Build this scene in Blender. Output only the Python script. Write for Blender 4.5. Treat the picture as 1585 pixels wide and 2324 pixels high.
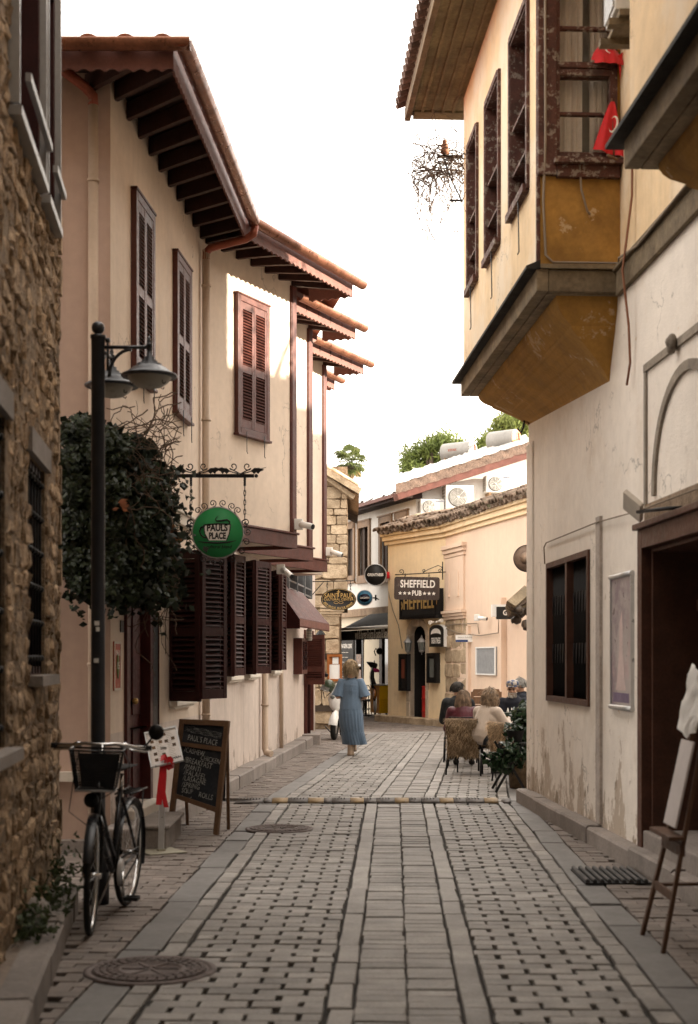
import bpy, math, random
import numpy as np
from mathutils import Vector, Matrix
R = math.radians
random.seed(7)
rng = np.random.default_rng(7)
for o in list(bpy.data.objects):
    bpy.data.objects.remove(o)
scene = bpy.context.scene
COL = scene.collection

# ------------------------------------------------------------------ camera
K, CX, HY, CH = 3228.0, 792.5, 1494.0, 1.65      # focal length, principal column, eye line, eye height
cam_data = bpy.data.cameras.new('camera')
cam_data.sensor_width = 36.0
cam_data.sensor_fit = 'AUTO'
cam_data.lens = K / 2324.0 * 36.0
cam_data.shift_y = (HY - 1162.0) / 2324.0
cam_data.clip_start = 0.05
cam_data.clip_end = 2000
cam_data.dof.use_dof = True
cam_data.dof.focus_distance = 24.0
cam_data.dof.aperture_fstop = 2.6
cam = bpy.data.objects.new('camera', cam_data)
cam.location = (0, 0, CH)
cam.rotation_euler = (R(90), 0, 0)
COL.objects.link(cam)
scene.camera = cam

# ------------------------------------------------------------------ sky, sun, exposure
SUN_EL, SUN_AZ = 11.0, 92.0            # azimuth clockwise from +Y (street direction) towards +X
SKY_STRENGTH = 0.15
world = bpy.data.worlds.new('World')
scene.world = world
world.use_nodes = True
wn = world.node_tree.nodes
wl = world.node_tree.links
wn.clear()
wo = wn.new('ShaderNodeOutputWorld')
bg = wn.new('ShaderNodeBackground')
sky = wn.new('ShaderNodeTexSky')
sky.sky_type = 'NISHITA'
sky.sun_disc = False
sky.sun_elevation = R(SUN_EL)
sky.sun_rotation = R(SUN_AZ)
sky.air_density = 1.0
sky.dust_density = 4.0
sky.ozone_density = 1.0
# thin white cloud over the whole sky: the blue is mixed away towards a pale warm white
bw = wn.new('ShaderNodeRGBToBW')
mixc = wn.new('ShaderNodeMix'); mixc.data_type = 'RGBA'
tint = wn.new('ShaderNodeMix'); tint.data_type = 'RGBA'; tint.blend_type = 'MULTIPLY'
tint.inputs['Factor'].default_value = 1.0
wl.new(sky.outputs['Color'], bw.inputs['Color'])
wl.new(bw.outputs['Val'], tint.inputs['A'])
tint.inputs['B'].default_value = (1.05, 0.98, 0.90, 1)
mixc.inputs['Factor'].default_value = 0.90          # thin even cloud veils nine tenths of the clear sky
wl.new(tint.outputs['Result'], mixc.inputs['A'])
mixc.inputs['B'].default_value = (4.7, 4.35, 3.95, 1)
wl.new(mixc.outputs['Result'], bg.inputs['Color'])
bg.inputs['Strength'].default_value = SKY_STRENGTH
wl.new(bg.outputs['Background'], wo.inputs['Surface'])

sd = bpy.data.lights.new('sun', 'SUN')
sd.energy = 3.6
sd.angle = R(0.6)
sd.color = (1.0, 0.86, 0.68)
sun = bpy.data.objects.new('sun', sd)
COL.objects.link(sun)
az, el = R(SUN_AZ), R(SUN_EL)
sdir = Vector((math.sin(az) * math.cos(el), math.cos(az) * math.cos(el), math.sin(el)))
sun.rotation_euler = (-sdir).to_track_quat('-Z', 'Y').to_euler()
sun.location = (30, 10, 30)

vs = scene.view_settings
vs.view_transform = 'Standard'
vs.look = 'None'
vs.exposure = 2.7
vs.gamma = 1.0
vs.use_curve_mapping = False

# ------------------------------------------------------------------ helpers
def at(x, y, Y):
    """the point of the place that the photograph's (x, y) shows at distance Y"""
    return Vector(((x - CX) * Y / K, Y, CH - (y - HY) * Y / K))
def gy(y, z=0.0):
    return K * (CH - z) / (y - HY)
def xat(x, Y):
    return (x - CX) * Y / K
def zat(y, Y):
    return CH - (y - HY) * Y / K

ORG = {}
def worg(o):
    v = Vector((0, 0, 0))
    while o is not None:
        v += o.location
        o = o.parent
    return v
def tag(o, label=None, cat=None, group=None, kind=None):
    if label: o['label'] = label
    if cat: o['category'] = cat
    if group: o['group'] = group
    if kind: o['kind'] = kind
    return o
def thing(name, loc, label, cat, group=None, kind=None):
    o = bpy.data.objects.new(name, None)
    o.empty_display_size = 0.2
    o.location = loc
    COL.objects.link(o)
    return tag(o, label, cat, group, kind)
def link(name, me, parent=None, M=None):
    o = bpy.data.objects.new(name, me)
    COL.objects.link(o)
    if parent is not None:
        o.parent = parent
    if M is not None:
        o.matrix_basis = (Matrix.Translation(-worg(parent)) @ M) if parent is not None else M
    return o
def copy_tree(o, parent=None):
    c = o.copy()
    COL.objects.link(c)
    c.parent = parent
    for ch in o.children:
        copy_tree(ch, c)
    return c

class MB:
    def __init__(s):
        s.v, s.f, s.mi, s.sm = [], [], [], []
    def add(s, vs_, fs_, mi=0, sm=False):
        b = len(s.v)
        s.v.extend([tuple(p) for p in vs_])
        for f in fs_:
            s.f.append(tuple(b + i for i in f)); s.mi.append(mi); s.sm.append(sm)
        return s
    def hexa(s, p, mi=0):
        """p: 4 bottom + 4 top corner points, counter-clockwise seen from above"""
        return s.add(p, [(3, 2, 1, 0), (4, 5, 6, 7), (0, 1, 5, 4), (1, 2, 6, 5), (2, 3, 7, 6), (3, 0, 4, 7)], mi)
    def box(s, x0, x1, y0, y1, z0, z1, mi=0, M=None):
        p = [(x0, y0, z0), (x1, y0, z0), (x1, y1, z0), (x0, y1, z0), (x0, y0, z1), (x1, y0, z1), (x1, y1, z1), (x0, y1, z1)]
        if M is not None: p = [M @ Vector(q) for q in p]
        return s.hexa(p, mi)
    def chbox(s, x0, x1, y0, y1, z0, z1, c=0.006, mi=0, M=None):
        """box whose top edges are chamfered by c"""
        p = [(x0, y0, z0), (x1, y0, z0), (x1, y1, z0), (x0, y1, z0),
             (x0, y0, z1 - c), (x1, y0, z1 - c), (x1, y1, z1 - c), (x0, y1, z1 - c),
             (x0 + c, y0 + c, z1), (x1 - c, y0 + c, z1), (x1 - c, y1 - c, z1), (x0 + c, y1 - c, z1)]
        if M is not None: p = [M @ Vector(q) for q in p]
        f = [(0, 1, 5, 4), (1, 2, 6, 5), (2, 3, 7, 6), (3, 0, 4, 7), (4, 5, 9, 8), (5, 6, 10, 9), (6, 7, 11, 10), (7, 4, 8, 11), (8, 9, 10, 11)]
        return s.add(p, f, mi)
    def wbox(s, W, s0, s1, z0, z1, d0, d1, mi=0):
        p = [W.pt(s0, z0, d1), W.pt(s1, z0, d1), W.pt(s1, z0, d0), W.pt(s0, z0, d0), W.pt(s0, z1, d1), W.pt(s1, z1, d1), W.pt(s1, z1, d0), W.pt(s0, z1, d0)]
        return s.hexa(p, mi)
    def quad(s, a, b, c, d, mi=0):
        return s.add([a, b, c, d], [(0, 1, 2, 3)], mi)
    def beam(s, p, q, w, h, up=(0, 0, 1), mi=0):
        p, q = Vector(p), Vector(q)
        t = (q - p).normalized(); u = Vector(up)
        a = t.cross(u)
        if a.length < 1e-4: a = t.cross(Vector((0, 1, 0)))
        a.normalize(); b = a.cross(t).normalized()
        a *= w / 2; b *= h / 2
        pts = [p - a - b, p + a - b, p + a + b, p - a + b, q - a - b, q + a - b, q + a + b, q - a + b]
        return s.add(pts, [(0, 1, 2, 3), (7, 6, 5, 4), (0, 4, 5, 1), (1, 5, 6, 2), (2, 6, 7, 3), (3, 7, 4, 0)], mi)
    def tube(s, path, r, n=8, mi=0, caps=True, sm=True):
        path = [Vector(p) for p in path]
        m = len(path)
        rr = r if isinstance(r, (list, tuple)) else [r] * m
        ref = None; rings = []
        for i in range(m):
            t = (path[min(i + 1, m - 1)] - path[max(i - 1, 0)])
            if t.length < 1e-9: t = Vector((0, 0, 1))
            t.normalize()
            if ref is None:
                ref = t.orthogonal().normalized()
            else:
                ref = (ref - t * ref.dot(t))
                if ref.length < 1e-6: ref = t.orthogonal()
                ref.normalize()
            b = t.cross(ref)
            rings.append([path[i] + (ref * math.cos(2 * math.pi * k / n) + b * math.sin(2 * math.pi * k / n)) * rr[i] for k in range(n)])
        vs_ = [p for rg in rings for p in rg]
        fs_ = []
        for i in range(m - 1):
            for k in range(n):
                k2 = (k + 1) % n
                fs_.append((i * n + k, i * n + k2, (i + 1) * n + k2, (i + 1) * n + k))
        s.add(vs_, fs_, mi, sm)
        if caps:
            b0 = len(s.v) - len(vs_)
            s.f.append(tuple(b0 + k for k in reversed(range(n)))); s.mi.append(mi); s.sm.append(False)
            s.f.append(tuple(b0 + (m - 1) * n + k for k in range(n))); s.mi.append(mi); s.sm.append(False)
        return s
    def lathe(s, prof, M=None, n=20, mi=0, sm=True, caps=True):
        """prof: (radius, height) pairs round the local z axis"""
        vs_, fs_ = [], []
        for (r, z) in prof:
            for k in range(n):
                a = 2 * math.pi * k / n
                p = Vector((r * math.cos(a), r * math.sin(a), z))
                vs_.append(M @ p if M is not None else p)
        for i in range(len(prof) - 1):
            for k in range(n):
                k2 = (k + 1) % n
                fs_.append((i * n + k, i * n + k2, (i + 1) * n + k2, (i + 1) * n + k))
        if caps:
            fs_.append(tuple(reversed(range(n))))
            fs_.append(tuple((len(prof) - 1) * n + k for k in range(n)))
        return s.add(vs_, fs_, mi, sm)
    def prism(s, poly, M, d0, d1, mi=0, sm=False):
        """2D polygon (local x, y) extruded along local z from d0 to d1, placed by M"""
        n = len(poly)
        vs_ = [M @ Vector((x, y, d0)) for x, y in poly] + [M @ Vector((x, y, d1)) for x, y in poly]
        s.add(vs_, [tuple(reversed(range(n))), tuple(range(n, 2 * n))], mi)
        b = len(s.v) - 2 * n
        for k in range(n):
            k2 = (k + 1) % n
            s.f.append((b + k, b + k2, b + n + k2, b + n + k)); s.mi.append(mi); s.sm.append(sm)
        return s
    def loft(s, rings, mi=0, sm=True, closed=True, caps=True):
        n = len(rings[0]); vs_ = [p for r_ in rings for p in r_]; fs_ = []
        for i in range(len(rings) - 1):
            for k in range(n if closed else n - 1):
                k2 = (k + 1) % n
                fs_.append((i * n + k, i * n + k2, (i + 1) * n + k2, (i + 1) * n + k))
        if caps and closed:
            fs_.append(tuple(reversed(range(n)))); fs_.append(tuple((len(rings) - 1) * n + k for k in range(n)))
        return s.add(vs_, fs_, mi, sm)
    def ball(s, c, r, n=12, mi=0, M=None):
        """ellipsoid, r number or triple"""
        rx, ry, rz = r if isinstance(r, (tuple, list)) else (r, r, r)
        c = Vector(c); rings = max(6, n // 2); vs_, fs_ = [], []
        for i in range(1, rings):
            t = math.pi * i / rings
            for k in range(n):
                a = 2 * math.pi * k / n
                p = Vector((rx * math.sin(t) * math.cos(a), ry * math.sin(t) * math.sin(a), rz * math.cos(t)))
                vs_.append(c + (M @ p if M is not None else p))
        top = len(vs_); q = Vector((0, 0, rz)); vs_.append(c + (M @ q if M is not None else q)); vs_.append(c - (M @ q if M is not None else q))
        for i in range(rings - 2):
            for k in range(n):
                k2 = (k + 1) % n
                fs_.append((i * n + k, (i + 1) * n + k, (i + 1) * n + k2, i * n + k2))
        for k in range(n):
            k2 = (k + 1) % n
            fs_.append((top, k, k2)); fs_.append((top + 1, (rings - 2) * n + k2, (rings - 2) * n + k))
        return s.add(vs_, fs_, mi, True)
    def cap(s, p, q, r0, r1, n=12, mi=0):
        """closed tapered capsule"""
        p, q = Vector(p), Vector(q); t = (q - p)
        L = max(t.length, 1e-5); t /= L
        path, rr = [], []
        for a in (-90, -60, -30, 0):
            path.append(p + t * r0 * math.sin(R(a))); rr.append(max(r0 * math.cos(R(a)), 1e-4))
        for a in (0, 30, 60, 90):
            path.append(q + t * r1 * math.sin(R(a))); rr.append(max(r1 * math.cos(R(a)), 1e-4))
        return s.tube(path, rr, n, mi)
    def mesh(s, name, mats, off=Vector((0, 0, 0))):
        me = bpy.data.meshes.new(name)
        me.from_pydata([(p[0] - off.x, p[1] - off.y, p[2] - off.z) for p in s.v], [], s.f)
        for m in (mats if isinstance(mats, (list, tuple)) else [mats]):
            me.materials.append(m)
        me.polygons.foreach_set('material_index', s.mi)
        me.polygons.foreach_set('use_smooth', s.sm)
        me.update()
        return me
    def build(s, name, mats, parent=None, bevel=0, smooth=None, **t):
        off = worg(parent) if parent is not None else Vector((0, 0, 0))
        loc = None
        if parent is None and s.v:
            a = np.array(s.v); loc = Vector(((a[:, 0].min() + a[:, 0].max()) / 2, (a[:, 1].min() + a[:, 1].max()) / 2, a[:, 2].min()))
            off = loc
        me = s.mesh(name, mats, off)
        o = link(name, me, parent)
        if loc is not None: o.location = loc
        if bevel:
            b = o.modifiers.new('bevel', 'BEVEL'); b.width = bevel; b.segments = 2; b.limit_method = 'ANGLE'; b.angle_limit = R(40)
        tag(o, **t)
        return o

class Wall:
    """an upright plane: s metres along p0->p1, z up, d out of the wall on the side named by toward"""
    def __init__(w, p0, p1, toward=(0, 0)):
        w.p0 = Vector((p0[0], p0[1], 0)); w.p1 = Vector((p1[0], p1[1], 0))
        w.u = (w.p1 - w.p0).normalized(); w.L = (w.p1 - w.p0).length
        w.n = Vector((w.u.y, -w.u.x, 0))
        if w.n.dot(Vector((toward[0], toward[1], 0)) - w.p0) < 0: w.n = -w.n
    def pt(w, s, z, d=0.0):
        return w.p0 + w.u * s + w.n * d + Vector((0, 0, z))
    def s(w, x, d=0.0):
        k = (x - CX) / K; p = w.p0 + w.n * d
        return (k * p.y - p.x) / (w.u.x - k * w.u.y)
    def Y(w, x, d=0.0):
        return (w.p0 + w.n * d).y + w.s(x, d) * w.u.y
    def z(w, x, y, d=0.0):
        return CH - (y - HY) * w.Y(x, d) / K
    def rect(w, x0, y0, x1, y1, d=0.0):
        xm = (x0 + x1) / 2
        a, b = w.s(x0, d), w.s(x1, d)
        return min(a, b), max(a, b), w.z(xm, y1, d), w.z(xm, y0, d)
    def M(w, s, z, d=0.0, facing=1):
        """placing matrix: local x to the reader's right along the wall, y up, z out of the wall"""
        x = w.n.cross(Vector((0, 0, 1))) * -1
        m = Matrix.Identity(4); p = w.pt(s, z, d)
        for i in range(3):
            m[i][0] = x[i]; m[i][1] = (0, 0, 1)[i]; m[i][2] = w.n[i]; m[i][3] = p[i]
        return m

def frameM(p, x, y):
    x = Vector(x).normalized(); z = x.cross(Vector(y)).normalized(); y = z.cross(x)
    m = Matrix.Identity(4)
    for i in range(3):
        m[i][0] = x[i]; m[i][1] = y[i]; m[i][2] = z[i]; m[i][3] = p[i]
    return m

def wall_sheet(mb, W, s0, s1, z0, z1, holes=(), depth=0.2, mi=0, mi_r=None, step=None):
    """front face of a wall with rectangular openings (s0, s1, z0, z1) and their reveals"""
    if mi_r is None: mi_r = mi
    ss = sorted({s0, s1, *[h[i] for h in holes for i in (0, 1)]}); ss = [q for q in ss if s0 <= q <= s1]
    zz = sorted({z0, z1, *[h[i] for h in holes for i in (2, 3)]}); zz = [q for q in zz if z0 <= q <= z1]
    inn = lambda a, b: any(h[0] < a < h[1] and h[2] < b < h[3] for h in holes)
    flip = W.u.cross(Vector((0, 0, 1))).dot(W.n) < 0
    def q(a, b, c, d):
        mb.quad(*( (d, c, b, a) if flip else (a, b, c, d)), mi)
    for i in range(len(ss) - 1):
        for j in range(len(zz) - 1):
            if not inn((ss[i] + ss[i + 1]) / 2, (zz[j] + zz[j + 1]) / 2):
                q(W.pt(ss[i], zz[j]), W.pt(ss[i + 1], zz[j]), W.pt(ss[i + 1], zz[j + 1]), W.pt(ss[i], zz[j + 1]))
    for h in holes:
        a, b, c, d = max(h[0], s0), min(h[1], s1), max(h[2], z0), min(h[3], z1)
        for (p, r_) in (((a, c), (b, c)), ((b, c), (b, d)), ((b, d), (a, d)), ((a, d), (a, c))):
            mb.quad(W.pt(p[0], p[1], 0), W.pt(r_[0], r_[1], 0), W.pt(r_[0], r_[1], -depth), W.pt(p[0], p[1], -depth), mi_r)

def mesh_np(name, verts, faces, mats, parent=None, loops=4, **t):
    """fast mesh from arrays; faces (n, loops)"""
    me = bpy.data.meshes.new(name)
    nv, nf = len(verts), len(faces)
    me.vertices.add(nv); me.vertices.foreach_set('co', np.asarray(verts, np.float32).ravel())
    me.loops.add(nf * loops); me.loops.foreach_set('vertex_index', np.asarray(faces, np.int32).ravel())
    me.polygons.add(nf); me.polygons.foreach_set('loop_start', np.arange(0, nf * loops, loops, dtype=np.int32))
    me.update(calc_edges=True); me.validate()
    for m in (mats if isinstance(mats, (list, tuple)) else [mats]): me.materials.append(m)
    return me

def leaf_cards(P, N, size, aspect=0.55, curl=0.25):
    """folded four-corner leaves at points P, facing about N"""
    n = len(P); P = np.asarray(P, float); N = np.asarray(N, float)
    N = N / (np.linalg.norm(N, axis=1, keepdims=True) + 1e-9)
    T = rng.normal(size=(n, 3)); T -= N * (T * N).sum(1, keepdims=True); T /= (np.linalg.norm(T, axis=1, keepdims=True) + 1e-9)
    B = np.cross(N, T)
    s = np.asarray(size).reshape(-1, 1) * np.ones((n, 1))
    a = P - T * s * 0.5; b = P + B * s * aspect * 0.5 - N * s * curl * 0.4; c = P + T * s * 0.55; d = P - B * s * aspect * 0.5 - N * s * curl * 0.4
    V = np.stack([a, b, c, d], 1).reshape(-1, 3)
    i = np.arange(n) * 4
    F = np.concatenate([np.stack([i, i + 1, i + 2], 1), np.stack([i, i + 2, i + 3], 1)])
    return V, F

# ------------------------------------------------------------------ materials
def _n(nt, t, **kw):
    n = nt.nodes.new(t)
    for k, v in kw.items(): setattr(n, k, v)
    return n
def pmat(name, col, rough=0.75, metal=0.0, var=0.12, vscale=3.0, bump=0.0, bscale=60.0, spec=0.3, rnd=0.0, col2=None, patch=None,
         streak=0.0, stretch=None, alpha=None, trans=0.0, emit=None, sheen=0.0, blotch=None, bdist=0.01, crack=None):
    """procedural material: base colour with soft mottling, per-piece variation, peeled patches, rain streaks and fine relief"""
    m = bpy.data.materials.new(name); m.use_nodes = True
    nt = m.node_tree; L = nt.links; pb = nt.nodes['Principled BSDF']
    pb.inputs['Roughness'].default_value = rough; pb.inputs['Metallic'].default_value = metal
    pb.inputs['Specular IOR Level'].default_value = spec
    geo = _n(nt, 'ShaderNodeNewGeometry')
    pos = geo.outputs['Position']
    def scaled(v):
        mp = _n(nt, 'ShaderNodeMapping'); mp.inputs['Scale'].default_value = v; L.new(pos, mp.inputs['Vector']); return mp.outputs['Vector']
    def noise(scale, detail=5, vec=None, rg=0.6):
        n = _n(nt, 'ShaderNodeTexNoise'); n.inputs['Scale'].default_value = scale; n.inputs['Detail'].default_value = detail; n.inputs['Roughness'].default_value = rg
        L.new(vec if vec is not None else pos, n.inputs['Vector']); return n.outputs['Fac']
    def ramp(src, a, b, c0=0.0, c1=1.0):
        r_ = _n(nt, 'ShaderNodeMapRange'); r_.inputs['From Min'].default_value = a; r_.inputs['From Max'].default_value = b
        r_.inputs['To Min'].default_value = c0; r_.inputs['To Max'].default_value = c1; r_.clamp = True
        L.new(src, r_.inputs['Value']); return r_.outputs['Result']
    def mix(fac, a, b, mode='MIX'):
        x = _n(nt, 'ShaderNodeMix'); x.data_type = 'RGBA'; x.blend_type = mode
        for sk, v in (('Factor', fac), ('A', a), ('B', b)):
            if isinstance(v, (int, float)): x.inputs[sk].default_value = v
            elif isinstance(v, tuple): x.inputs[sk].default_value = (*v[:3], 1)
            else: L.new(v, x.inputs[sk])
        return x.outputs['Result']
    vec = scaled(stretch) if stretch else None
    lo = tuple(c * (1 - var) for c in col); hi = tuple(min(1, c * (1 + var)) for c in (col2 or col))
    c = mix(ramp(noise(vscale, 6, vec), 0.3, 0.7), lo, hi)
    if var > 0:
        f2 = ramp(noise(vscale * 9, 4, vec), 0.3, 0.7, 1 - var * 0.7, 1 + var * 0.5)
        c = mix(1.0, c, f2, 'MULTIPLY')
    if streak:
        f = ramp(noise(1.0, 5, scaled((9, 9, 0.35)), 0.65), 0.48, 0.78, 0, streak)
        c = mix(f, c, tuple(q * 0.42 for q in col))
    if blotch:
        for (bc, sc, a, b, amt) in blotch:
            c = mix(ramp(noise(sc, 8, None, 0.7), a, b, 0, amt), c, bc)
    if patch:
        for (pc, sc, th, z0, z1) in patch:      # peeled patches, commoner between heights z0 (many) and z1 (none)
            sep = _n(nt, 'ShaderNodeSeparateXYZ'); L.new(pos, sep.inputs[0])
            zf = ramp(sep.outputs['Z'], min(z0, z1), max(z0, z1), 0.0 if z0 > z1 else 0.25, 0.25 if z0 > z1 else 0.0)
            ad = _n(nt, 'ShaderNodeMath', operation='ADD'); L.new(noise(sc, 9, scaled((1, 1, 0.6)), 0.72), ad.inputs[0]); L.new(zf, ad.inputs[1])
            c = mix(ramp(ad.outputs[0], th, th + 0.02), c, pc)
    if crack:
        vo = _n(nt, 'ShaderNodeTexVoronoi', feature='DISTANCE_TO_EDGE'); vo.inputs['Scale'].default_value = crack
        wv = _n(nt, 'ShaderNodeVectorMath', operation='ADD'); nz = _n(nt, 'ShaderNodeTexNoise'); nz.inputs['Scale'].default_value = 3.0; nz.inputs['Detail'].default_value = 6
        L.new(pos, nz.inputs['Vector']); L.new(pos, wv.inputs[0]); L.new(nz.outputs['Color'], wv.inputs[1]); L.new(wv.outputs[0], vo.inputs['Vector'])
        mm_ = _n(nt, 'ShaderNodeMath', operation='MULTIPLY'); L.new(ramp(vo.outputs['Distance'], 0.0, 0.007, 0.75, 0.0), mm_.inputs[0]); L.new(ramp(noise(0.9, 4), 0.50, 0.56), mm_.inputs[1])
        c = mix(mm_.outputs[0], c, tuple(q * 0.3 for q in col))
    if rnd:
        oi = _n(nt, 'ShaderNodeObjectInfo')
        c = mix(1.0, c, ramp(oi.outputs['Random'], 0, 1, 1 - rnd, 1 + rnd), 'MULTIPLY')
        gi = geo.outputs['Random Per Island']
        c = mix(1.0, c, ramp(gi, 0, 1, 1 - rnd, 1 + rnd), 'MULTIPLY')
    L.new(c, pb.inputs['Base Color'])
    if var > 0:
        L.new(ramp(noise(vscale * 4, 4, vec), 0.3, 0.7, max(0, rough - 0.1), min(1, rough + 0.1)), pb.inputs['Roughness'])
    if bump:
        bp = _n(nt, 'ShaderNodeBump'); bp.inputs['Strength'].default_value = bump; bp.inputs['Distance'].default_value = bdist
        L.new(noise(bscale, 6, vec), bp.inputs['Height']); L.new(bp.outputs['Normal'], pb.inputs['Normal'])
    if trans: pb.inputs['Transmission Weight'].default_value = trans
    if sheen: pb.inputs['Sheen Weight'].default_value = sheen
    if alpha is not None: pb.inputs['Alpha'].default_value = alpha
    if emit:
        pb.inputs['Emission Color'].default_value = (*emit[0], 1); pb.inputs['Emission Strength'].default_value = emit[1]
    return m

def leafmat(name, col, var=0.35, transl=0.3, rough=0.5):
    m = bpy.data.materials.new(name); m.use_nodes = True; nt = m.node_tree; L = nt.links; pb = nt.nodes['Principled BSDF']
    geo = _n(nt, 'ShaderNodeNewGeometry')
    hsv = _n(nt, 'ShaderNodeHueSaturation'); hsv.inputs['Color'].default_value = (*col, 1)
    mr = _n(nt, 'ShaderNodeMapRange'); mr.inputs['To Min'].default_value = 1 - var; mr.inputs['To Max'].default_value = 1 + var
    L.new(geo.outputs['Random Per Island'], mr.inputs['Value']); L.new(mr.outputs['Result'], hsv.inputs['Value'])
    mh = _n(nt, 'ShaderNodeMapRange'); mh.inputs['To Min'].default_value = 0.47; mh.inputs['To Max'].default_value = 0.52
    nz = _n(nt, 'ShaderNodeTexNoise'); nz.inputs['Scale'].default_value = 1.5; L.new(geo.outputs['Position'], nz.inputs['Vector'])
    L.new(nz.outputs['Fac'], mh.inputs['Value']); L.new(mh.outputs['Result'], hsv.inputs['Hue'])
    L.new(hsv.outputs['Color'], pb.inputs['Base Color'])
    pb.inputs['Roughness'].default_value = rough; pb.inputs['Specular IOR Level'].default_value = 0.22
    tr = _n(nt, 'ShaderNodeBsdfTranslucent'); L.new(hsv.outputs['Color'], tr.inputs['Color'])
    mx = _n(nt, 'ShaderNodeMixShader'); mx.inputs[0].default_value = transl
    out = nt.nodes['Material Output']
    L.new(pb.outputs[0], mx.inputs[1]); L.new(tr.outputs[0], mx.inputs[2]); L.new(mx.outputs[0], out.inputs['Surface'])
    return m

def glassmat(name, col=(0.02, 0.022, 0.025), rough=0.05):
    return pmat(name, col, rough=rough, var=0.0, spec=0.6)

def text(body, size, parent, M, mat, extrude=0.002, bold=0.0, sx=1.0, align='CENTER', name='lettering', shear=0.0, spacing=1.0, sink=None):
    cu = bpy.data.curves.new(name, 'FONT')
    cu.body = body; cu.size = size; cu.align_x = align; cu.align_y = 'CENTER'; cu.extrude = extrude; cu.offset = bold; cu.shear = shear; cu.space_character = spacing
    cu.resolution_u = 3
    cu.materials.append(mat)
    return link(name, cu, parent, M @ Matrix.Diagonal((sx, 1, 1, 1)))

M_ = {}
M_['cream'] = pmat('cream_plaster', (0.65, 0.54, 0.44), 0.9, crack=0.5, var=0.08, vscale=1.1, bump=0.5, bscale=110, streak=0.16, bdist=0.005, blotch=[((0.54, 0.42, 0.32), 0.7, 0.52, 0.75, 0.45)])
M_['pinkplaster'] = pmat('pink_plaster', (0.52, 0.38, 0.31), 0.9, var=0.08, vscale=1.2, bump=0.4, bscale=120, streak=0.15, bdist=0.004)
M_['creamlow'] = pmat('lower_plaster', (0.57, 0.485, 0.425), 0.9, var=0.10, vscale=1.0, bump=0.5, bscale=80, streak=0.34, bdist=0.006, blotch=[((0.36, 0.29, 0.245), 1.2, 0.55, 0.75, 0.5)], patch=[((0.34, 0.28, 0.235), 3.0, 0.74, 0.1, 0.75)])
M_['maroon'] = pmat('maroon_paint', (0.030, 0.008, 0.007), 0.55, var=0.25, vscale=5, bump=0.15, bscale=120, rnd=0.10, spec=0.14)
M_['maroonlit'] = pmat('brown_maroon_paint', (0.085, 0.027, 0.020), 0.5, var=0.25, vscale=5, bump=0.2, bscale=90, rnd=0.12, spec=0.25)  # paler copy of the maroon paint, a lit tone put into its colour
M_['copper'] = pmat('copper_gutter', (0.215, 0.092, 0.055), 0.34, metal=0.6, var=0.35, vscale=4, bump=0.1, bscale=30)
M_['copperred'] = pmat('copper_red', (0.26, 0.075, 0.045), 0.4, metal=0.3, var=0.25, vscale=6)
M_['fascia'] = pmat('fascia_board', (0.13, 0.050, 0.038), 0.6, var=0.25, vscale=5, bump=0.2, bscale=60)
M_['rafter'] = pmat('rafter_wood', (0.040, 0.015, 0.011), 0.7, var=0.25, vscale=6, rnd=0.15)
M_['soffit'] = pmat('soffit_wood', (0.022, 0.010, 0.008), 0.8, var=0.3, vscale=6)
M_['terracotta'] = pmat('terracotta_tile', (0.34, 0.13, 0.08), 0.8, var=0.3, vscale=5, bump=0.3, bscale=50, rnd=0.2)
M_['oldtile'] = pmat('old_roof_tile', (0.16, 0.115, 0.085), 0.9, var=0.45, vscale=5, bump=0.6, bscale=40, rnd=0.25, blotch=[((0.05, 0.07, 0.025), 6, 0.56, 0.66, 0.7)])
M_['darktile'] = pmat('dark_roof_tile', (0.10, 0.065, 0.05), 0.9, var=0.45, vscale=5, bump=0.6, bscale=40, rnd=0.25)
M_['pipe'] = pmat('painted_pipe', (0.50, 0.39, 0.30), 0.55, var=0.08, vscale=3)
M_['rubble'] = pmat('rubble_stone', (0.30, 0.205, 0.120), 0.95, var=0.45, vscale=9, col2=(0.40, 0.285, 0.18), bump=1.0, bscale=16, rnd=0.22, bdist=0.05, blotch=[((0.11, 0.065, 0.035), 14, 0.50, 0.64, 0.85), ((0.58, 0.45, 0.31), 17, 0.58, 0.68, 0.75)])
M_['mortar'] = pmat('old_mortar', (0.25, 0.18, 0.115), 0.95, var=0.4, vscale=11, bump=1.0, bscale=20, bdist=0.05, blotch=[((0.12, 0.075, 0.04), 13, 0.52, 0.64, 0.8), ((0.50, 0.38, 0.25), 9, 0.58, 0.7, 0.6)])
M_['ashlar'] = pmat('cut_stone', (0.40, 0.29, 0.18), 0.92, var=0.28, vscale=4, col2=(0.46, 0.36, 0.25), bump=0.9, bscale=25, rnd=0.16, bdist=0.02, blotch=[((0.20, 0.12, 0.07), 5, 0.56, 0.70, 0.6)])
M_['paver'] = pmat('grey_paver', (0.255, 0.238, 0.220), 0.62, var=0.22, vscale=4, bump=0.7, bscale=55, rnd=0.17, bdist=0.009, blotch=[((0.12, 0.105, 0.095), 1.3, 0.50, 0.72, 0.5), ((0.33, 0.31, 0.29), 4.5, 0.60, 0.72, 0.4)])
M_['paver2'] = pmat('brown_paver', (0.180, 0.152, 0.134), 0.7, var=0.25, vscale=4, bump=0.5, bscale=70, rnd=0.16, bdist=0.006, blotch=[((0.11, 0.085, 0.07), 1.1, 0.5, 0.72, 0.5)])
M_['slab'] = pmat('slab_stone', (0.165, 0.158, 0.152), 0.6, var=0.14, vscale=3, bump=0.3, bscale=90, rnd=0.07, bdist=0.004)
M_['joint'] = pmat('dark_joint', (0.030, 0.026, 0.023), 0.95, var=0.3, vscale=8, bump=0.5, bscale=60)
M_['ground'] = pmat('packed_ground', (0.20, 0.17, 0.15), 0.9, var=0.2, vscale=2)
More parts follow.
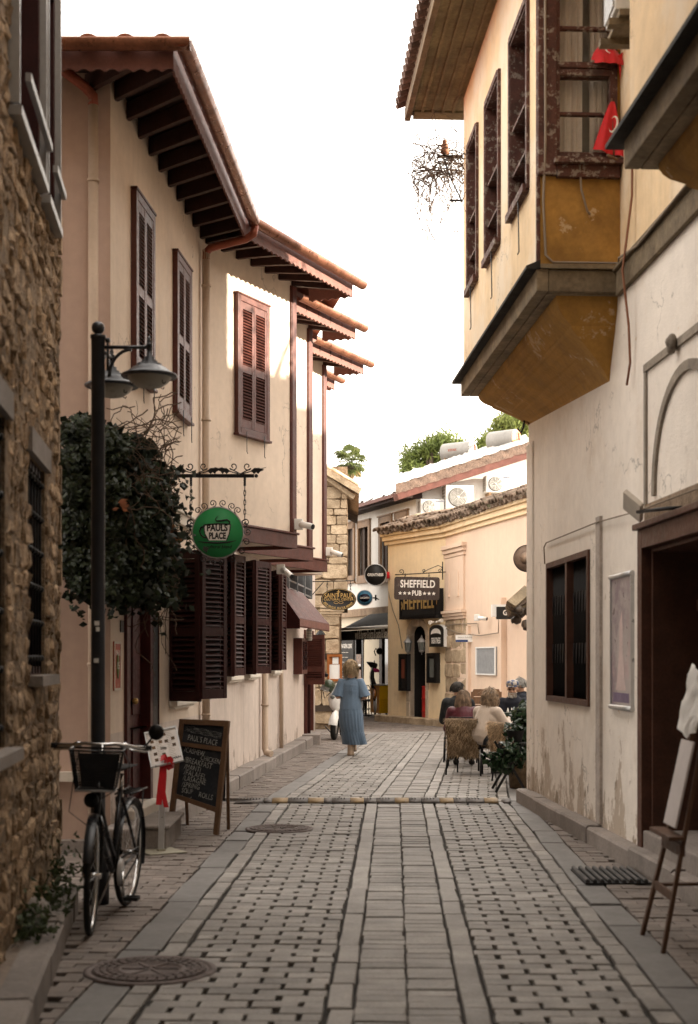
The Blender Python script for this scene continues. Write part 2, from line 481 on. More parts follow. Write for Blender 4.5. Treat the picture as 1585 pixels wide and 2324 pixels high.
M_['kerb'] = pmat('kerb_stone', (0.24, 0.21, 0.19), 0.8, var=0.25, vscale=4, bump=0.5, bscale=50, rnd=0.12, blotch=[((0.09, 0.08, 0.07), 2, 0.5, 0.7, 0.5)])
M_['black'] = pmat('black_metal', (0.008, 0.008, 0.009), 0.45, metal=0.2, var=0.15, vscale=8)
M_['blackmatt'] = pmat('black_matt', (0.015, 0.014, 0.014), 0.8, var=0.2, vscale=8)
M_['dark'] = pmat('dark_inside', (0.010, 0.008, 0.007), 0.9, var=0.0)
M_['white'] = pmat('white_paint', (0.78, 0.77, 0.74), 0.55, var=0.05, vscale=3)
M_['offwhite'] = pmat('off_white', (0.66, 0.60, 0.52), 0.8, var=0.10, vscale=2, bump=0.2, bscale=60)
M_['gold'] = pmat('gold_letter', (0.55, 0.37, 0.14), 0.45, metal=0.3, var=0.1)
M_['letterwhite'] = pmat('letter_white', (0.78, 0.74, 0.68), 0.6, var=0.08, vscale=20)
M_['glass'] = glassmat('window_glass')
M_['chrome'] = pmat('chrome', (0.6, 0.6, 0.6), 0.18, metal=1.0, var=0.05)
M_['rubber'] = pmat('rubber', (0.016, 0.016, 0.016), 0.75, var=0.2, vscale=15)
M_['alu'] = pmat('aluminium', (0.50, 0.50, 0.50), 0.35, metal=0.6, var=0.08)
M_['skin'] = pmat('skin', (0.50, 0.30, 0.21), 0.55, var=0.08, vscale=20, spec=0.3)
M_['wood'] = pmat('brown_wood', (0.16, 0.085, 0.045), 0.6, var=0.3, vscale=6, stretch=(8, 8, 1), bump=0.2, bscale=20)
# ------------------------------------------------------------------ ground, street, pavers, kerbs
mb = MB(); mb.quad((-250, -150, -0.06), (250, -150, -0.06), (250, 350, -0.06), (-250, 350, -0.06))
ground = mb.build('ground', M_['ground'], kind='structure')
mb = MB()
mb.add([(-3.5, -8, -0.022), (3.5, -8, -0.022), (6.5, 20, -0.022), (6.5, 50, -0.022), (-4, 50, -0.022), (-4, 20, -0.022)], [(0, 1, 2, 3, 4, 5)])
street = mb.build('street', M_['joint'], kind='structure')

def road_c(Y):
    return 0.4505 + 0.032 * (Y - 12.23) if Y < 16.4 else 0.584 + 0.098 * (Y - 16.4)
def left_lim(Y):
    if Y < 9.3: return -0.5897 - 0.127 * Y - 0.03
    if Y < 12.6: return -3.4
    if Y < 27: return -1.427 + 0.0776 * (Y - 17.35) - 0.05
    return -2.6
def right_lim(Y):
    return 2.8155 - 0.055 * Y + 0.04 if Y < 16.45 else 6.0

pav = []        # (kind, centre X, centre Y, rotation, length across, depth along, z jitter)
def strip(kind, Yc0, Yc1, slope, o0, o1, L, D, gap, shift, t0, t1, rowgap=0.006, lim=True):
    if kind == 'side_paver': gap, rowgap = 0.004, 0.004
    """rows of pieces across the street between offsets o0..o1 from the centre line, t metres along it"""
    ang = -math.atan(slope)
    u = Vector((math.cos(ang), math.sin(ang))); f = Vector((-math.sin(ang), math.cos(ang)))
    base = Vector((Yc0, Yc1))
    r = 0; t = t0
    while t < t1:
        o = o0 - (L * shift if r % 2 else 0)
        while o < o1 - 0.01:
            a, b = max(o, o0), min(o + L, o1)
            if b - a > 0.035:
                p = base + u * ((a + b) / 2) + f * (t + D / 2)
                if not lim or left_lim(p.y) < p.x < right_lim(p.y):
                    pav.append((kind, p.x + random.gauss(0, 0.0035), p.y + random.gauss(0, 0.002), ang, b - a - gap * random.uniform(0.6, 1.5), D - rowgap, random.gauss(0, 0.0028)))
            o += L
        t += D; r += 1

for (base, slope, t0, t1) in (((0.584, 16.4), 0.032, -13.2, -0.14), ((0.584, 16.4), 0.098, 0.14, 15.2)):
    far = slope > 0.05
    S = lambda *a, **k: strip(a[0], base[0], base[1], slope, *a[1:], t0, t1, **k)
    S('paver', -1.247, -0.385, 0.25, 0.125, 0.022, 0.5)
    S('paver', -0.250, 0.0, 0.250, 0.125, 0.010, 0.0)
    S('paver', 0.003, 0.253, 0.250, 0.125, 0.010, 0.0)
    S('paver', 0.39, 1.12, 0.25, 0.125, 0.022, 0.5)
    S('border_stone', -0.382, -0.254, 0.128, 0.5, 0.010, 0.0)
    S('border_stone', 0.257, 0.385, 0.128, 0.5, 0.010, 0.0)
    S('border_stone', -1.38, -1.255, 0.125, 0.25, 0.012, 0.0)
    S('border_stone', 1.126, 1.25, 0.124, 0.25, 0.012, 0.0)
    S('street_slab', -1.60, -1.385, 0.215, 0.8, 0.008, 0.0)
    S('street_slab', 1.256, 1.47, 0.214, 0.8, 0.008, 0.0)
    S('side_paver', -4.4, -1.604, 0.21, 0.105, 0.008, 0.5)
    S('side_paver', 1.474, 5.5 if far else 2.6, 0.21, 0.105, 0.008, 0.5)
strip('side_paver', 2.0, 31.0, -0.25, -4.6, 3.6, 0.30, 0.16, 0.014, 0.5, 1.2, 15)
strip('border_stone', 2.0, 31.0, -0.25, -4.6, 3.6, 0.6, 0.3, 0.016, 0.5, 0.55, 1.15)

unit = {}
def paver_mesh(kind, L, D):
    key = (kind, round(L, 2), round(D, 2))
    if key not in unit:
        b = MB(); b.chbox(-L / 2, L / 2, -D / 2, D / 2, -0.03, 0.0, 0.003 if kind == 'side_paver' else 0.005)
        unit[key] = b.mesh(kind, M_[{'paver': 'paver', 'border_stone': 'paver', 'street_slab': 'slab', 'side_paver': 'paver2'}[kind]])
    return unit[key]
def in_view(X, Y):
    if Y < 6.2: return False
    x = CX + X * K / Y; y = HY + CH * K / Y
    return -20 < x < 1605 and y < 2345
for kind in ('paver', 'side_paver', 'border_stone', 'street_slab'):
    items = sorted([p for p in pav if p[0] == kind], key=lambda p: p[2])
    seen = [p for p in items if in_view(p[1], p[2])][:300]
    ids = set(map(id, seen))
    for p in seen:
        M = Matrix.Translation((p[1], p[2], p[6])) @ Matrix.Rotation(p[3] + random.gauss(0, 0.010), 4, 'Z') @ Matrix.Rotation(random.gauss(0, 0.010), 4, 'X') @ Matrix.Rotation(random.gauss(0, 0.006), 4, 'Y')
        link(kind, paver_mesh(kind, p[4], p[5]), street, M)
    rest = [p for p in items if id(p) not in ids]
    if rest:
        b = MB()
        for p in rest:
            M = Matrix.Translation((p[1], p[2], p[6])) @ Matrix.Rotation(p[3] + random.gauss(0, 0.005), 4, 'Z')
            b.chbox(-p[4] / 2, p[4] / 2, -p[5] / 2, p[5] / 2, -0.03, 0.0, 0.003 if kind == 'side_paver' else 0.005, 0, M)
        b.build(kind + '_field', M_[{'paver': 'paver', 'border_stone': 'paver', 'street_slab': 'slab', 'side_paver': 'paver2'}[kind]], street, kind='stuff')

def kerb_run(root, pts, w, h, Ls, mat, side, name='kerb_stone'):
    """kerb stones along the front line pts[0] -> pts[1]; w deep behind the line on the given side"""
    p, q = Vector(pts[0]), Vector(pts[1]); L = (q - p).length; u = (q - p) / L; n = Vector((-u.y, u.x)) * side
    t = 0
    while t < L - 0.02:
        l = min(random.uniform(*Ls), L - t)
        a, b = p + u * (t + 0.004), p + u * (t + l - 0.004)
        hh = h + random.gauss(0, 0.004); c = 0.018
        off = random.gauss(0, 0.004)
        a0, b0 = a + n * off, b + n * off
        a1, b1 = a + n * w, b + n * w
        m = MB()
        v = [(a0.x, a0.y, -0.05), (b0.x, b0.y, -0.05), (b1.x, b1.y, -0.05), (a1.x, a1.y, -0.05),
             (a0.x, a0.y, hh - c), (b0.x, b0.y, hh - c), (b1.x, b1.y, hh), (a1.x, a1.y, hh),
             *[(z.x, z.y, hh) for z in (a0 + n * c, b0 + n * c)]]
        m.add(v, [(0, 1, 5, 4), (4, 5, 9, 8), (8, 9, 6, 7), (1, 2, 6, 9, 5), (2, 3, 7, 6), (3, 0, 4, 8, 7)])
        m.build(name, mat, root)
        t += l
def structure(name, loc):
    o = bpy.data.objects.new(name, None); o.location = loc; COL.objects.link(o); o['kind'] = 'structure'; return o
# near left kerb with the bare strip of pavement along the stone house
kl = structure('kerb', (-1.5, 7, 0))
kerb_run(kl, ((-0.5897 - 0.127 * 2, 2.0), (-0.5897 - 0.127 * 9.25, 9.25)), 0.16, 0.17, (0.7, 1.0), M_['kerb'], 1)
mb = MB(); mb.add([(-1.0, 2, 0.162), (-1.92, 9.25, 0.162), (-3.2, 9.25, 0.162), (-2.3, 2, 0.162), (-1.0, 2, 0), (-1.92, 9.25, 0), (-3.2, 9.25, 0), (-2.3, 2, 0)], [(0, 1, 2, 3), (1, 0, 4, 5), (2, 1, 5, 6)])
mb.build('pavement', pmat('pavement_cement', (0.22, 0.175, 0.14), 0.9, var=0.25, vscale=5, bump=0.6, bscale=40), kind='structure')
kf = structure('kerb', (-1.3, 20, 0))
KLX = lambda Y: -1.427 + 0.0776 * (Y - 17.35)
kerb_run(kf, ((KLX(13.35), 13.35), (KLX(26.9), 26.9)), 0.24, 0.17, (0.8, 1.3), M_['kerb'], 1)
kr = structure('kerb', (2.1, 12, 0))
KRX = lambda Y: 2.8155 - 0.055 * Y
kerb_run(kr, ((KRX(16.35), 16.35), (KRX(1.0), 1.0)), 0.5, 0.155, (0.9, 1.5), M_['kerb'], 1)

# ------------------------------------------------------------------ speed bump and manholes
bump = thing('speed_bump', (0.2, 16.3, 0), 'low black and yellow rubber speed bump across the paved street', 'speed bump')
def bump_profile(x0, x1, tap0=1.0, tap1=1.0):
    pr = [(-0.16, 0.0), (-0.11, 0.028), (-0.04, 0.045), (0.04, 0.045), (0.11, 0.028), (0.16, 0.0)]
    return [[Vector((x0, 16.3 + a, 0.004 + b * tap0)) for a, b in pr], [Vector((x1, 16.3 + a, 0.004 + b * tap1)) for a, b in pr]]
M_['bumpblack'] = pmat('worn_rubber', (0.13, 0.12, 0.115), 0.75, var=0.35, vscale=12, bump=0.5, bscale=60, blotch=[((0.25, 0.23, 0.21), 7, 0.5, 0.7, 0.7)])
M_['bumpyellow'] = pmat('worn_yellow', (0.29, 0.205, 0.11), 0.7, var=0.3, vscale=12, bump=0.4, bscale=60, blotch=[((0.25, 0.22, 0.19), 9, 0.5, 0.65, 0.8)])
x = -1.30; i = 0
segs = [(-1.30, -0.98, 'k'), (-0.97, -0.88, 'k'), (-0.875, -0.70, 'y'), (-0.695, -0.47, 'k'), (-0.465, -0.29, 'y'), (-0.285, -0.20, 'k')]
a = -0.195
while a < 1.55:
    for w, c in ((0.21, 'k'), (0.16, 'y'), (0.14, 'k')):
        if a + w < 1.72: segs.append((a, a + w - 0.005, c))
        a += w
segs.append((a, 1.76, 'k'))
for j, (a, b, c) in enumerate(segs):
    m = MB(); rings = bump_profile(a, b, 0.15 if j == 0 else 1, 1 if j < len(segs) - 1 else 0.5)
    m.loft(rings, closed=True)
    if c == 'k' and b - a > 0.12:                   # grip ribs
        for q in range(int((b - a) / 0.035) - 1):
            xx = a + 0.03 + q * 0.035
            m.box(xx, xx + 0.012, 16.3 - 0.07, 16.3 + 0.07, 0.035, 0.053)
    m.build('bump_segment', M_['bumpblack' if c == 'k' else 'bumpyellow'], bump)

M_['iron'] = pmat('rusty_iron', (0.135, 0.108, 0.10), 0.7, metal=0.2, var=0.35, vscale=15, bump=0.4, bscale=80, blotch=[((0.12, 0.08, 0.07), 5, 0.5, 0.7, 0.6)])
def manhole(X, Y, r, label):
    t = thing('manhole_cover', (X, Y, 0), label, 'manhole cover', 'manhole covers in the street')
    MM = Matrix.Translation((X, Y, 0))
    m = MB(); m.lathe([(r, -0.02), (r, 0.008), (r * 0.9, 0.010), (r * 0.89, 0.004), (r * 0.88, 0.004)], MM, 40); m.build('rim', M_['iron'], t)
    m = MB(); m.lathe([(r * 0.87, -0.02), (r * 0.87, 0.010), (r * 0.5, 0.010), (r * 0.49, 0.016), (r * 0.46, 0.016), (r * 0.45, 0.010), (0.01, 0.010)], MM, 40)
    m.build('lid', M_['iron'], t)
    m = MB()
    for ring, n in ((0.80, 34), (0.70, 30), (0.59, 24)):
        for k in range(n):
            a = 2 * math.pi * k / n + ring
            Mk = MM @ Matrix.Rotation(a, 4, 'Z') @ Matrix.Translation((r * ring, 0, 0))
            m.box(-0.013, 0.013, -0.02, 0.02, 0.009, 0.017, 0, Mk)
    for k in range(6):
        Mk = MM @ Matrix.Rotation(k * math.pi / 3, 4, 'Z') @ Matrix.Translation((r * 0.25, 0, 0)); m.box(-0.06, 0.06, -0.008, 0.008, 0.009, 0.016, 0, Mk)
    m.build('raised_pattern', M_['iron'], t)
manhole(-1.049, 7.51, 0.35, 'round rusty manhole cover in the paving in front of the bicycle')
manhole(-0.673, 13.75, 0.33, 'round rusty manhole cover beyond the chalkboard, just before the speed bump')
# ------------------------------------------------------------------ rubble stone house, near left
sh = thing('stone_house', (-2.5, 6.0, 0), 'old rubble stone house with dark windows behind the bicycle', 'house')
WS = Wall((-1.018 + 0.8, -8.0), (-1.018 - 0.975, 9.75), toward=(3, 5))     # X = -1.018 - 0.1 Y
sY = lambda Y: (Y + 8.0) / WS.u.y
w_up = [WS.rect(18, 0, 85, 300), WS.rect(90, 0, 119, 480)]
holes = [(sY(7.31), sY(8.50), 4.50, 6.25), (sY(8.66), sY(9.34), 4.48, 6.0), (sY(8.10), sY(8.93), 1.55, 2.82), (sY(6.1), sY(7.17), 1.2, 2.86)]
mb = MB(); wall_sheet(mb, WS, 0, WS.L, 0, 9.6, holes, 0.3)
q = WS.pt(WS.L, 0, 0); q2 = WS.pt(WS.L, 9.6, 0)
mb.quad(q, WS.pt(WS.L, 0, -6), WS.pt(WS.L, 9.6, -6), q2)
mb.wbox(WS, 0, WS.L - 0.01, 0, 9.59, -6, -0.31)
mb.build('wall', M_['mortar'], sh)
# rubble stones: irregular, each proud by its own amount
def rubble(b, W, s0, s1, z0, z1, mean_w, mean_h, holes, proud=(0.015, 0.05), out=None, mats=None, parent=None, limit=300):
    stones = []; z = z0
    while z < z1:
        h = mean_h * random.uniform(0.7, 1.35); s = s0 - random.random() * mean_w
        while s < s1:
            w_ = mean_w * random.uniform(0.5, 1.6)
            a, c = max(s, s0), min(s + w_, s1)
            if c - a > 0.06 and not any(a < H[1] + 0.02 and c > H[0] - 0.02 and z < H[3] + 0.02 and z + h > H[2] - 0.02 for H in holes):
                stones.append((a, c, z, min(z + h, z1)))
            elif c - a > 0.06:
                for H in holes:
                    if a < H[0] - 0.05 < c and z < H[3] and z + h > H[2]: stones.append((a, H[0] - 0.02, z, z + h))
                    if a < H[1] + 0.05 < c and z < H[3] and z + h > H[2]: stones.append((H[1] + 0.02, c, z, z + h))
            s += w_
        z += h
    return stones
def stone_block(m, W, a, c, z0, z1, proud, jit=0.012, d0=-0.05, n=10, inset=0.82, e=0.42, dome=0.012):
    """rough stone: a ring of jittered corners, inset and domed front"""
    cx, cz = (a + c) / 2, (z0 + z1) / 2; hx, hz = (c - a) / 2 - 0.008, (z1 - z0) / 2 - 0.008
    ring = []
    for k in range(n):
        t = 2 * math.pi * (k + 0.5) / n
        x_, z_ = math.cos(t), math.sin(t)
        x_ = math.copysign(abs(x_) ** e, x_) * hx; z_ = math.copysign(abs(z_) ** e, z_) * hz
        ring.append((cx + x_ + random.uniform(-jit, jit), cz + z_ + random.uniform(-jit, jit)))
    tilt = random.uniform(-0.012, 0.012); tz = random.uniform(-0.012, 0.012)
    r0 = [W.pt(x_, z_, d0) for x_, z_ in ring]
    r1 = [W.pt(x_, z_, proud * 0.55) for x_, z_ in ring]
    r2 = [W.pt(cx + (x_ - cx) * inset, cz + (z_ - cz) * (inset - 0.02), proud + tilt * (x_ - cx) / hx + tz * (z_ - cz) / hz + random.uniform(-0.006, 0.006)) for x_, z_ in ring]
    cen = W.pt(cx + random.uniform(-.2, .2) * hx, cz + random.uniform(-.2, .2) * hz, proud + random.uniform(0, dome))
    vs_ = r0 + r1 + r2 + [cen]
    flip = W.u.cross(Vector((0, 0, 1))).dot(W.n) < 0
    fs_ = []
    for k in range(n):
        k2 = (k + 1) % n
        for A in (0, n): fs_.append((A + k, A + k2, A + n + k2, A + n + k))
        fs_.append((2 * n + k, 2 * n + k2, 3 * n))
    if flip: fs_ = [tuple(reversed(f)) for f in fs_]
    m.add(vs_, fs_)
st = rubble(None, WS, sY(5.0), WS.L - 0.0, 0.12, 7.5, 0.19, 0.115, holes)
vis = sorted(st, key=lambda q: (-(q[2] < 6.4) , -(q[0] > sY(6.3)), -(q[1] - q[0]) * (q[3] - q[2])))
chosen = vis[:300]; rest = vis[300:]
for q in chosen:
    m = MB(); stone_block(m, WS, *q, random.uniform(-0.004, 0.02), 0.02, n=9); m.build('stone', M_['rubble'], sh)
m = MB()
for q in rest: stone_block(m, WS, *q, random.uniform(-0.004, 0.02), 0.02, n=9)
# quoins on the far corner of the stone house keep its outline ragged
for k in range(26):
    z = 0.15 + k * 0.285
    m.wbox(WS, WS.L - 0.05, WS.L + random.uniform(0.01, 0.06), z, z + 0.25, -0.28, random.uniform(0.0, 0.03))
m.build('rubble_field', M_['rubble'], sh, kind='stuff')
M_['greyframe'] = pmat('grey_window_frame', (0.30, 0.29, 0.28), 0.4, metal=0.2, var=0.1)
for i, h in enumerate(holes):
    a, b, c, d = h
    m = MB()
    if i < 2:
        m.wbox(WS, a, b, c, d, -0.17, -0.16, 1)
        fr = m
        for (p, q, r_, t) in ((a, a + 0.07, c, d), (b - 0.07, b, c, d), (a + 0.07, b - 0.07, c, c + 0.09), (a + 0.07, b - 0.07, d - 0.07, d)): m.wbox(WS, p, q, r_, t, -0.155, 0.02)
        o = m.build('window', [M_['maroon'], M_['glass']], sh)
        m = MB()
        m.wbox(WS, a - 0.02, b + 0.03, c - 0.06, c - 0.01, 0.0, 0.07)
        m.wbox(WS, a - 0.025, a + 0.0, c, d, 0.0, 0.06); m.wbox(WS, b, b + 0.025, c, d, 0.0, 0.06)
        m.build('sill', M_['greyframe'], o)
        m = MB(); m.wbox(WS, a + 0.2, b + 0.06, c + 0.20, c + 0.245, 0.06, 0.09); m.build('sash_rail', M_['greyframe'], o)
    else:
        m.wbox(WS, a, b, c, d, -0.20, -0.19, 1)
        for (p, q, r_, t) in ((a, a + 0.05, c, d), (b - 0.05, b, c, d), (a + 0.05, b - 0.05, c, c + 0.05), (a + 0.05, b - 0.05, d - 0.05, d)): m.wbox(WS, p, q, r_, t, -0.185, -0.02)
        o = m.build('window', [M_['maroon'], M_['glass']], sh)
        m = MB()
        nb = 6
        for k in range(nb): s_ = a + 0.06 + (b - a - 0.12) * k / (nb - 1); m.tube([WS.pt(s_, c + 0.01, -0.02), WS.pt(s_, d - 0.01, -0.02)], 0.008, 6)
        for k in range(6):
            zz = c + 0.1 + (d - c - 0.2) * k / 5; m.tube([WS.pt(a, zz, -0.02), WS.pt(b, zz, -0.02)], 0.009, 6)
            for k2 in range(nb): m.ball(WS.pt(a + 0.06 + (b - a - 0.12) * k2 / (nb - 1), zz, -0.015), 0.02, 6)
        m.build('grille', M_['black'], o)
        m = MB(); m.wbox(WS, a - 0.05, b + 0.05, c - 0.06, c, 0.0, 0.09); m.build('sill', M_['kerb'], o)
        m = MB(); m.wbox(WS, a - 0.08, b + 0.08, d, d + 0.14, 0.0, 0.035); m.build('lintel', M_['kerb'], o)
m = MB(); m.wbox(WS, 0, WS.L + 0.1, 9.55, 9.7, -6, 0.25); m.build('roof', M_['darktile'], sh)

# weeds along the foot of the stone wall
P = []; N = []
for k in range(480):
    Y = random.choice([random.gauss(8.3, 0.35), random.gauss(7.5, 0.15), random.gauss(9.1, 0.35)])
    if not 6.9 < Y < 9.7: continue
    d = abs(random.gauss(0, 0.10)); hgt = abs(random.gauss(0.0, 0.09)) * (1.6 if Y > 8.8 else 1.0)
    p = WS.pt(sY(Y), 0.165 + hgt, 0.03 + d)
    P.append(p); N.append((random.gauss(0, 1), random.gauss(0, 1), 0.8))
V, F = leaf_cards(P, N, rng.uniform(0.03, 0.07, len(P)), 0.5)
M_['weed'] = leafmat('weed_leaf', (0.045, 0.06, 0.025), 0.4)
me = mesh_np('weeds', V, F, M_['weed'], loops=3)
weeds = link('weeds', me); tag(weeds, kind='stuff', label='low green weeds along the foot of the stone wall', cat='weeds')
m = MB(); m.ball((-1.78, 8.05, 0.20), (0.10, 0.13, 0.10), 10); m.ball((-1.80, 7.95, 0.17), (0.08, 0.08, 0.07), 8)
m.build('boulder', M_['kerb'], label='pale rounded stone lying at the foot of the stone wall', cat='stone')

# ------------------------------------------------------------------ shuttered cream house, left
ch = thing('shuttered_house', (-2.0, 18.0, 0), 'cream plastered house with maroon shutters, saw-tooth upper floor and copper gutters', 'house')
GX = lambda Y: -2.993 + 0.0776 * Y
WG = Wall((GX(12.2), 12.2), (GX(29.5), 29.5), toward=(3, 15))
sG = lambda Y: (Y - 12.2) / WG.u.y
F1E = 16.57
T = [((GX(F1E), F1E), (-0.718, 18.6), (-1.57, 18.95)), ((-1.57, 18.95), (-0.569, 21.0), (-1.40, 21.3)), ((-1.40, 21.3), (-0.40, 23.6), (-1.2, 23.9)), ((-1.2, 23.9), (-0.47, 25.2), (-1.1, 25.6))]
ZB, ZE = 3.13, 6.52
# ground-floor and first facade openings
dS0, dS1 = WG.s(283), WG.s(340)
low = [(sG(14.72), sG(15.7), 1.21, 2.75), (sG(18.2), sG(19.15), 1.42, 2.98), (sG(19.85), sG(20.75), 1.43, 3.0), (sG(22.45), sG(23.3), 1.46, 3.02)]
m = MB()
wall_sheet(m, WG, 0, sG(F1E), 1.0, ZE + 0.2, [(dS0, dS1, 1.0, 2.4), low[0]], 0.18)
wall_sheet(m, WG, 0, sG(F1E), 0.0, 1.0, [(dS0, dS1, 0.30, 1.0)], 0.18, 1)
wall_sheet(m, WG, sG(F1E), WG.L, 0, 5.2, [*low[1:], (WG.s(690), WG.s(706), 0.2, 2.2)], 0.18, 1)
WP = Wall((-6.0, 12.2), (GX(12.2), 12.2), toward=(-3, 0))
wall_sheet(m, WP, 0, WP.L, 0, ZE + 0.2, [], 0.1, 2)
m.wbox(WG, 0.3, WG.L, 0, 5.0, -4, -0.25, 3)
for i, (a, b, c) in enumerate(T):
    F = Wall(a, b, toward=(3, 15)); wall_sheet(m, F, 0, F.L, ZB, ZE + 0.2, [], 0.1)
    Rr = Wall(b, c, toward=(3, 40)); wall_sheet(m, Rr, 0, Rr.L, ZB, ZE + 0.2, [], 0.1)
    poly = [(a[0], a[1]), (b[0], b[1]), (c[0], c[1]), (GX(c[1]) - 0.3, c[1]), (GX(a[1]) - 0.3, a[1])]
    m.prism(poly, Matrix.Identity(4), ZB - 0.002, ZB + 0.05)
m.build('wall', [M_['cream'], M_['creamlow'], M_['pinkplaster'], M_['dark']], ch)
m = MB(); m.box(-6.0, -1.4, 18, 29, 5.0, 6.7); m.box(-6, -2.3, 12.6, 18.2, 0, 6.7); m.build('core', M_['dark'], ch)
# plinth, cornice between the floors
m = MB(); m.wbox(WG, sG(13.75), sG(16.4), 3.06, 3.17, 0.0, 0.07); m.wbox(WG, sG(13.7), sG(16.45), 3.17, 3.20, 0.0, 0.10); m.build('cornice', M_['offwhite'], ch, bevel=0.008)
m = MB(); m.wbox(WP, 2.2, WP.L - 0.25, 0.60, 0.68, 0.0, 0.10); m.build('ledge', M_['offwhite'], ch)
m = MB(); m.wbox(WP, 2.0, WP.L - 0.02, 0.0, 0.1, 0.0, 0.14); m.build('plinth', M_['kerb'], ch)
# maroon bottom beams and corner posts of the saw-tooth floor
for i, (a, b, c) in enumerate(T[:3]):
    F = Wall(a, b, toward=(3, 15)); Rr = Wall(b, c, toward=(3, 40))
    m = MB(); m.wbox(F, 0.1, F.L + 0.03, ZB - 0.05, ZB + 0.13, 0.0, 0.035); m.wbox(F, 0.08, F.L + 0.055, ZB + 0.132, ZB + 0.16, 0.0, 0.055); m.wbox(Rr, 0.03, Rr.L, ZB - 0.05, ZB + 0.13, 0.0, 0.03)
    m.build('beam', M_['maroonlit'], ch, bevel=0.006)
    m = MB(); m.wbox(F, F.L - 0.10, F.L + 0.02, ZB + 0.163, ZE - 0.02, 0.0, 0.03); m.wbox(F, F.L - 0.12, F.L - 0.10, ZB + 0.163, ZE - 0.02, 0.0, 0.02)
    m.build('corner_post', M_['maroonlit'], ch, bevel=0.006)

# ---- eaves: soffit, rafters, scalloped fascia, gutter, roof
def scallop(m, p, q, ztop, zbot, th=0.022, per=0.115, amp=0.026):
    p, q = Vector(p), Vector(q); L = (q - p).length; u = (q - p) / L; nn = Vector((-u.y, u.x)) * th
    n = max(2, int(L / (per / 8)))
    top0, bot0, top1, bot1 = [], [], [], []
    for k in range(n + 1):
        t = L * k / n; w = zbot + amp * abs(math.sin(math.pi * t / per)) - amp
        pp = p + u * t; q2 = pp + nn
        top0.append((pp.x, pp.y, ztop)); bot0.append((pp.x, pp.y, w)); top1.append((q2.x, q2.y, ztop)); bot1.append((q2.x, q2.y, w))
    m.loft([top0, bot0, bot1, top1], closed=False, sm=False)
def eave(inner, outer, n_raft, first=True, endcap=True, z=ZE, raft_frac=(0.04, 0.97), ext0=0.0, ext1=0.10, overhang=0.10):
    i0, i1, o0, o1 = [Vector(p) for p in (*inner, *outer)]
    m = MB(); m.add([(i0.x, i0.y, z + 0.15), (i1.x, i1.y, z + 0.15), (o1.x, o1.y, z + 0.10), (o0.x, o0.y, z + 0.10)], [(0, 1, 2, 3)]); m.build('soffit', M_['soffit'], ch)
    for k in range(n_raft):
        t = raft_frac[0] + (raft_frac[1] - raft_frac[0]) * k / max(1, n_raft - 1)
        a = i0.lerp(i1, t); b = o0.lerp(o1, t); b = a + (b - a) * 0.97
        m = MB(); m.beam((a.x, a.y, z + 0.055), (b.x, b.y, z + 0.03), 0.055, 0.15); m.build('rafter', M_['rafter'], ch)
        if k % 1 == 0:
            pass
    m = MB(); scallop(m, o0, o1, z + 0.11, z - 0.10)
    if endcap: scallop(m, o1, i1 + (i1 - i0).normalized() * (o1 - i1).length * 0.55, z + 0.11, z - 0.10)
    m.build('fascia', M_['fascia'], ch)
    u = (o1 - o0).normalized(); nrm = Vector((u.y, -u.x))
    if (o0 - i0).dot(nrm) < 0: nrm = -nrm
    g0, g1 = o0 + nrm * overhang - u * ext0, o1 + nrm * overhang + u * ext1
    m = MB(); zc = z + 0.07; r = 0.068
    prof = [(r * math.cos(R(a)), r * math.sin(R(a))) for a in range(180, 361, 15)] + [(r, 0.018), (r - 0.01, 0.018)]
    rings = []
    for P0 in (g0, g1): rings.append([Vector((P0.x + nrm.x * x_, P0.y + nrm.y * x_, zc + y_)) for x_, y_ in prof])
    m.loft(rings, closed=False)
    m.add(rings[1][:13], [tuple(range(13))])
    L = (g1 - g0).length; k = 0.5
    while k < L - 0.2:
        P0 = g0 + u * k; P1 = g0 + u * (k + 0.018)
        rr = [[Vector((Pq.x + nrm.x * x_ * 1.07, Pq.y + nrm.y * x_ * 1.07, zc + y_ * 1.07)) for x_, y_ in prof[:13]] for Pq in (P0, P1)]
        m.loft(rr, closed=False); k += 0.45
    m.build('gutter', M_['copper'], ch)
    return g0, g1
E0, E1, E2, E3 = (-6.0, 11.50), (-1.42, 11.50), (-1.17, 16.08), (0.05, 18.75)
eave(((GX(12.2), 12.2), (GX(F1E), F1E)), (E1, E2), 10, endcap=False, ext0=0.16)
eave(((GX(F1E), F1E), (-0.718, 18.6)), (E2, E3), 7)
eave(((-6, 12.2), (GX(12.2), 12.2)), (E0, E1), 3, endcap=False, raft_frac=(0.1, 0.95), ext1=0.15)
eave(((-1.57, 18.95), (-0.569, 21.0)), ((-0.77, 19.42), (0.10, 21.22)), 6)
eave(((-1.40, 21.3), (-0.40, 23.6)), ((-0.64, 21.98), (0.24, 23.82)), 6)
eave(((-1.2, 23.9), (-0.47, 25.2)), ((-0.60, 24.3), (-0.25, 25.2)), 4)
